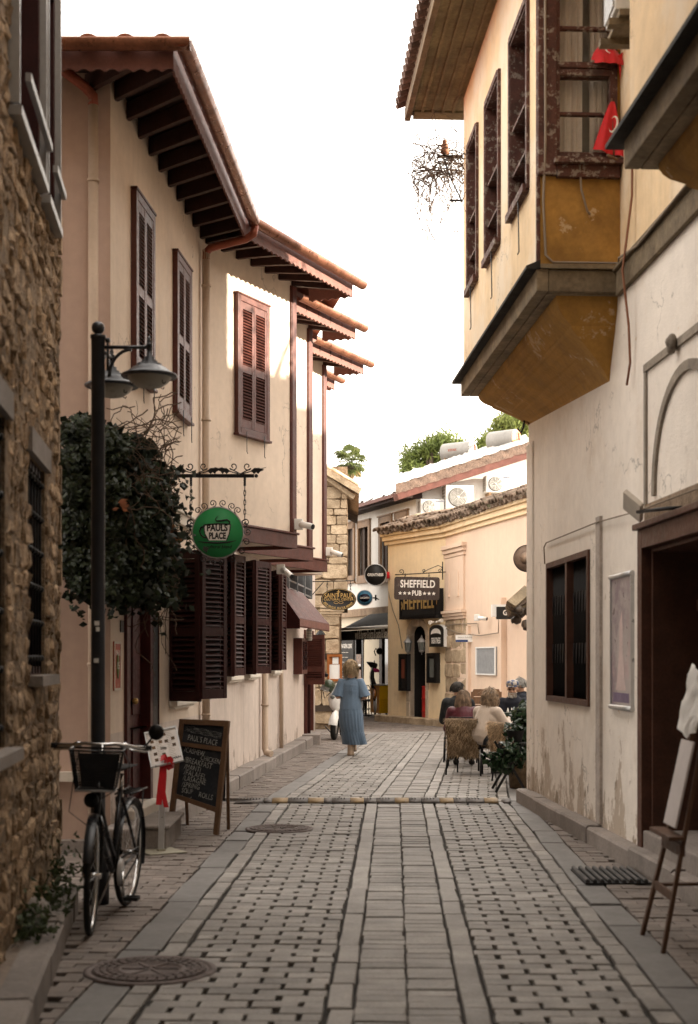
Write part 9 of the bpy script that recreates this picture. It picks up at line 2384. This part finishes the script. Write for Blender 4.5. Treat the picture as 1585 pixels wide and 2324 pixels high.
arm_chair('terrace chair with a long brown fur over its back, nearest the street', (xat(1052, 20.05) + .1, 20.25), R(-25), True, 4200)
arm_chair('empty terrace chair turned sideways with a pale brown fur, beside the leafy plant', (xat(1130, 18.95) + .27, 19.0), R(-66), True, 3600)
arm_chair('black terrace chair under the woman in maroon', (xat(1056, 21.6), 21.6), R(-6), False)
arm_chair('black terrace chair under the man in the flat cap', (xat(1170, 21.75), 21.75), R(159), False)
arm_chair('black terrace chair under the dark haired man', (xat(1046, 22.7), 22.7), R(-6), False)
arm_chair('black terrace chair under the man in profile', (xat(1192, 23.8), 23.8), R(84), False)
ta = thing('terrace_table', (TX, TYY, 0), 'dark terrace table with a drinks caddy in front of the man in the cap', 'table')
m = MB(); m.chbox(TX - .36, TX + .42, TYY - .33, TYY + .36, .71, .74, .006); m.build('tabletop', M_['blackmatt'], ta)
for sx_ in (-1, 1):
    for sy_ in (-1, 1): m = MB(); m.tube([(TX + .3 * sx_, TYY + .28 * sy_, 0), (TX + .3 * sx_, TYY + .28 * sy_, .71)], .015, 8); m.build('leg', M_['black'], ta)
cd_ = thing('drinks_caddy', (2.33, 20.5, .742), 'dark green caddy holding bottles and napkins on the terrace table', 'caddy')
m = MB(); m.box(2.22, 2.44, 20.40, 20.58, .742, .87); m.build('box', pmat('caddy_green', (0.015, 0.03, 0.022), 0.5, var=.3), cd_, bevel=.004)
text('MENU', .05, cd_, frameM((2.33, 20.398, .80), (1, 0, 0), (0, 0, 1)), M_['gold'], .0006)
m = MB()
for k in range(2): m.lathe([(.022, 0), (.016, .03), (.006, .06), (.001, .075)], Matrix.Translation((2.29 + .055 * k, 20.5, .865)), 10)
m.build('napkin', M_['white'], cd_)
np_ = thing('striped_napkin', (2.13, 20.33, .745), 'black and white striped napkin on the table edge', 'napkin')
for k in range(4): m = MB(); m.hexa([(2.07 + .04 * k, 20.25, .744), (2.095 + .04 * k, 20.25, .744), (2.115 + .04 * k, 20.40, .744), (2.09 + .04 * k, 20.40, .744), (2.07 + .04 * k, 20.25, .80 - .01 * k), (2.095 + .04 * k, 20.25, .795 - .01 * k), (2.115 + .04 * k, 20.40, .76), (2.09 + .04 * k, 20.40, .765)]); m.build('stripe', M_['white'], np_)
m = MB(); m.hexa([(2.06, 20.24, .741), (2.24, 20.24, .741), (2.26, 20.41, .741), (2.08, 20.41, .741), (2.06, 20.24, .78), (2.24, 20.24, .74 + .02), (2.26, 20.41, .75), (2.08, 20.41, .75)]); m.build('cloth', M_['black'], np_)
pp_ = thing('paper', (1.98, 21.5, .8), 'white sheet of paper held at the table by the woman in maroon', 'paper')
m = MB(); c = at(1063, 1615, 21.6); m.loft([[c + Vector((-.09, 0, 0)), c + Vector((.0, .02, .02)), c + Vector((.12, .0, -.03))], [c + Vector((-.07, .15, .03)), c + Vector((.02, .15, .05)), c + Vector((.13, .15, .0))]], closed=False); m.build('sheet', M_['white'], pp_)
t2_ = thing('terrace_table', (2.35, 22.3, 0), 'dark terrace table farther back between the seated men', 'table'); m = MB(); m.chbox(1.98, 2.62, 22.45, 23.1, .71, .74, .006); m.build('tabletop', M_['blackmatt'], t2_)
m = MB(); m.tube([(2.3, 22.8, 0), (2.3, 22.8, .71)], .03, 8); m.build('pedestal', M_['black'], t2_)
# wooden settle against the peach wall
be = thing('wooden_bench', (xat(1105, 26.5), 26.6, 0), 'old wooden bench with a tall panelled back behind the curly haired woman', 'bench')
bx0, bx1, by_, bz = xat(1071, 26.5), xat(1141, 26.5), 26.7, zat(1563, 26.5)
m = MB(); m.box(bx0, bx1, by_ - .45, by_ - .02, .40, .45); m.build('seat', M_['wood'], be)
for k in range(4):
    m = MB(); z0 = .50 + k * (bz - .5) / 4; c = .0 if k < 3 else .05; w = (bz - .5) / 4 - .012
    m.hexa([(bx0, by_ - .03, z0), (bx1, by_ - .03, z0), (bx1, by_, z0), (bx0, by_, z0), (bx0 + c, by_ - .03, z0 + w), (bx1 - c, by_ - .03, z0 + w), (bx1 - c, by_, z0 + w), (bx0 + c, by_, z0 + w)]); m.build('plank', M_['wood'], be)
for xx in (bx0, bx1 - .05):
    m = MB(); m.box(xx, xx + .05, by_ - .06, by_ - .031, 0, bz - .06); m.build('leg', M_['wood'], be); m = MB(); m.box(xx, xx + .05, by_ - .45, by_ - .40, 0, .65); m.build('leg', M_['wood'], be)
# leafy pot plants in front of the corner on a folding stand
fs_ = thing('folding_stand', (2.02, 17.75, 0), 'black folding X-legged stand under the leafy plants at the house corner', 'stand')
for y in (17.55, 18.0):
    m = MB(); m.beam((xat(1122, 17.75), y, 0.0), (xat(1185, 17.75) + .0, y + .02, .60), .03, .018, (0, 1, 0)); m.build('leg', M_['black'], fs_)
    m = MB(); m.beam((xat(1190, 17.75), y, 0.0), (xat(1128, 17.75), y + .02, .60), .03, .018, (0, 1, 0)); m.build('leg', M_['black'], fs_)
m = MB(); m.chbox(xat(1135, 17.75), xat(1196, 17.75), 17.6, 18.0, .585, .60, .006); m.build('top', M_['blackmatt'], fs_)
M_['plantleaf'] = leafmat('glossy_leaf', (0.014, 0.032, 0.014), 0.5, 0.12, 0.22)
def bushy(name_loc, label, blobs, n, size, pot):
    t = thing('pot_plant', name_loc, label, 'plant', 'leafy pot plants at the house corner')
    P, N = [], []
    for (c, r) in blobs:
        for k in range(int(n * r * r * 260)):
            v = Vector((random.gauss(0, 1), random.gauss(0, 1), random.gauss(0, 1))).normalized() * r * random.uniform(.45, 1.05)
            P.append(Vector(c) + v); N.append((v.x + random.gauss(0, r * .8), v.y - .3 * r + random.gauss(0, r * .8), v.z + .5 * r))
    V, F_ = leaf_cards(P, N, rng.uniform(.7, 1.4, len(P)) * size, .62, .3); link('foliage', mesh_np('foliage', V, F_, M_['plantleaf'], loops=3), t, Matrix.Identity(4))
    m = MB()
    for (c, r) in blobs: m.tube([(name_loc[0], name_loc[1], name_loc[2] + .1), ((name_loc[0] + c[0]) / 2, (name_loc[1] + c[1]) / 2, (name_loc[2] + c[2]) / 2 + .05), c], .007, 5)
    m.build('stem', M_['twig'], t)
    m = MB(); m.lathe(pot[0], Matrix.Translation(name_loc), 20); m.build('pot', pot[1], t)
A_ = lambda x, y, Y: at(x, y, Y)
bushy((xat(1180, 18.1), 18.1, 0.0), 'tall leafy plant in a tall woven pot against the right corner', [(A_(1188, 1625, 18.1), .16), (A_(1178, 1660, 18.0), .19), (A_(1192, 1690, 18.0), .16), (A_(1195, 1605, 18.2), .09), (A_(1172, 1630, 18.2), .07)], 22, .085, ([(.13, 0), (.15, .3), (.16, .56), (.14, .57), (.13, .5)], pmat('woven_pot', (0.12, 0.085, 0.05), .9, var=.4, vscale=20, bump=.6)))
bushy((xat(1170, 17.8), 17.8, .60), 'low dark leafy plant spreading over the folding stand', [(A_(1135, 1718, 17.6), .11), (A_(1160, 1705, 17.6), .16), (A_(1110, 1722, 17.7), .09), (A_(1150, 1735, 17.6), .12), (A_(1180, 1720, 17.7), .14), (A_(1125, 1738, 17.6), .08)], 24, .08, ([(.08, 0), (.11, .14), (.12, .15), (.1, .13)], M_['blackmatt']))
# ------------------------------------------------------------------ lettering becomes plain meshes
bpy.context.view_layer.update()
dg = bpy.context.evaluated_depsgraph_get()
for o in [o for o in scene.objects if o.type == 'FONT']:
    me = bpy.data.meshes.new_from_object(o.evaluated_get(dg))
    n = link('lettering', me, o.parent); n.matrix_basis = o.matrix_basis.copy()
    cu = o.data; bpy.data.objects.remove(o); bpy.data.curves.remove(cu)
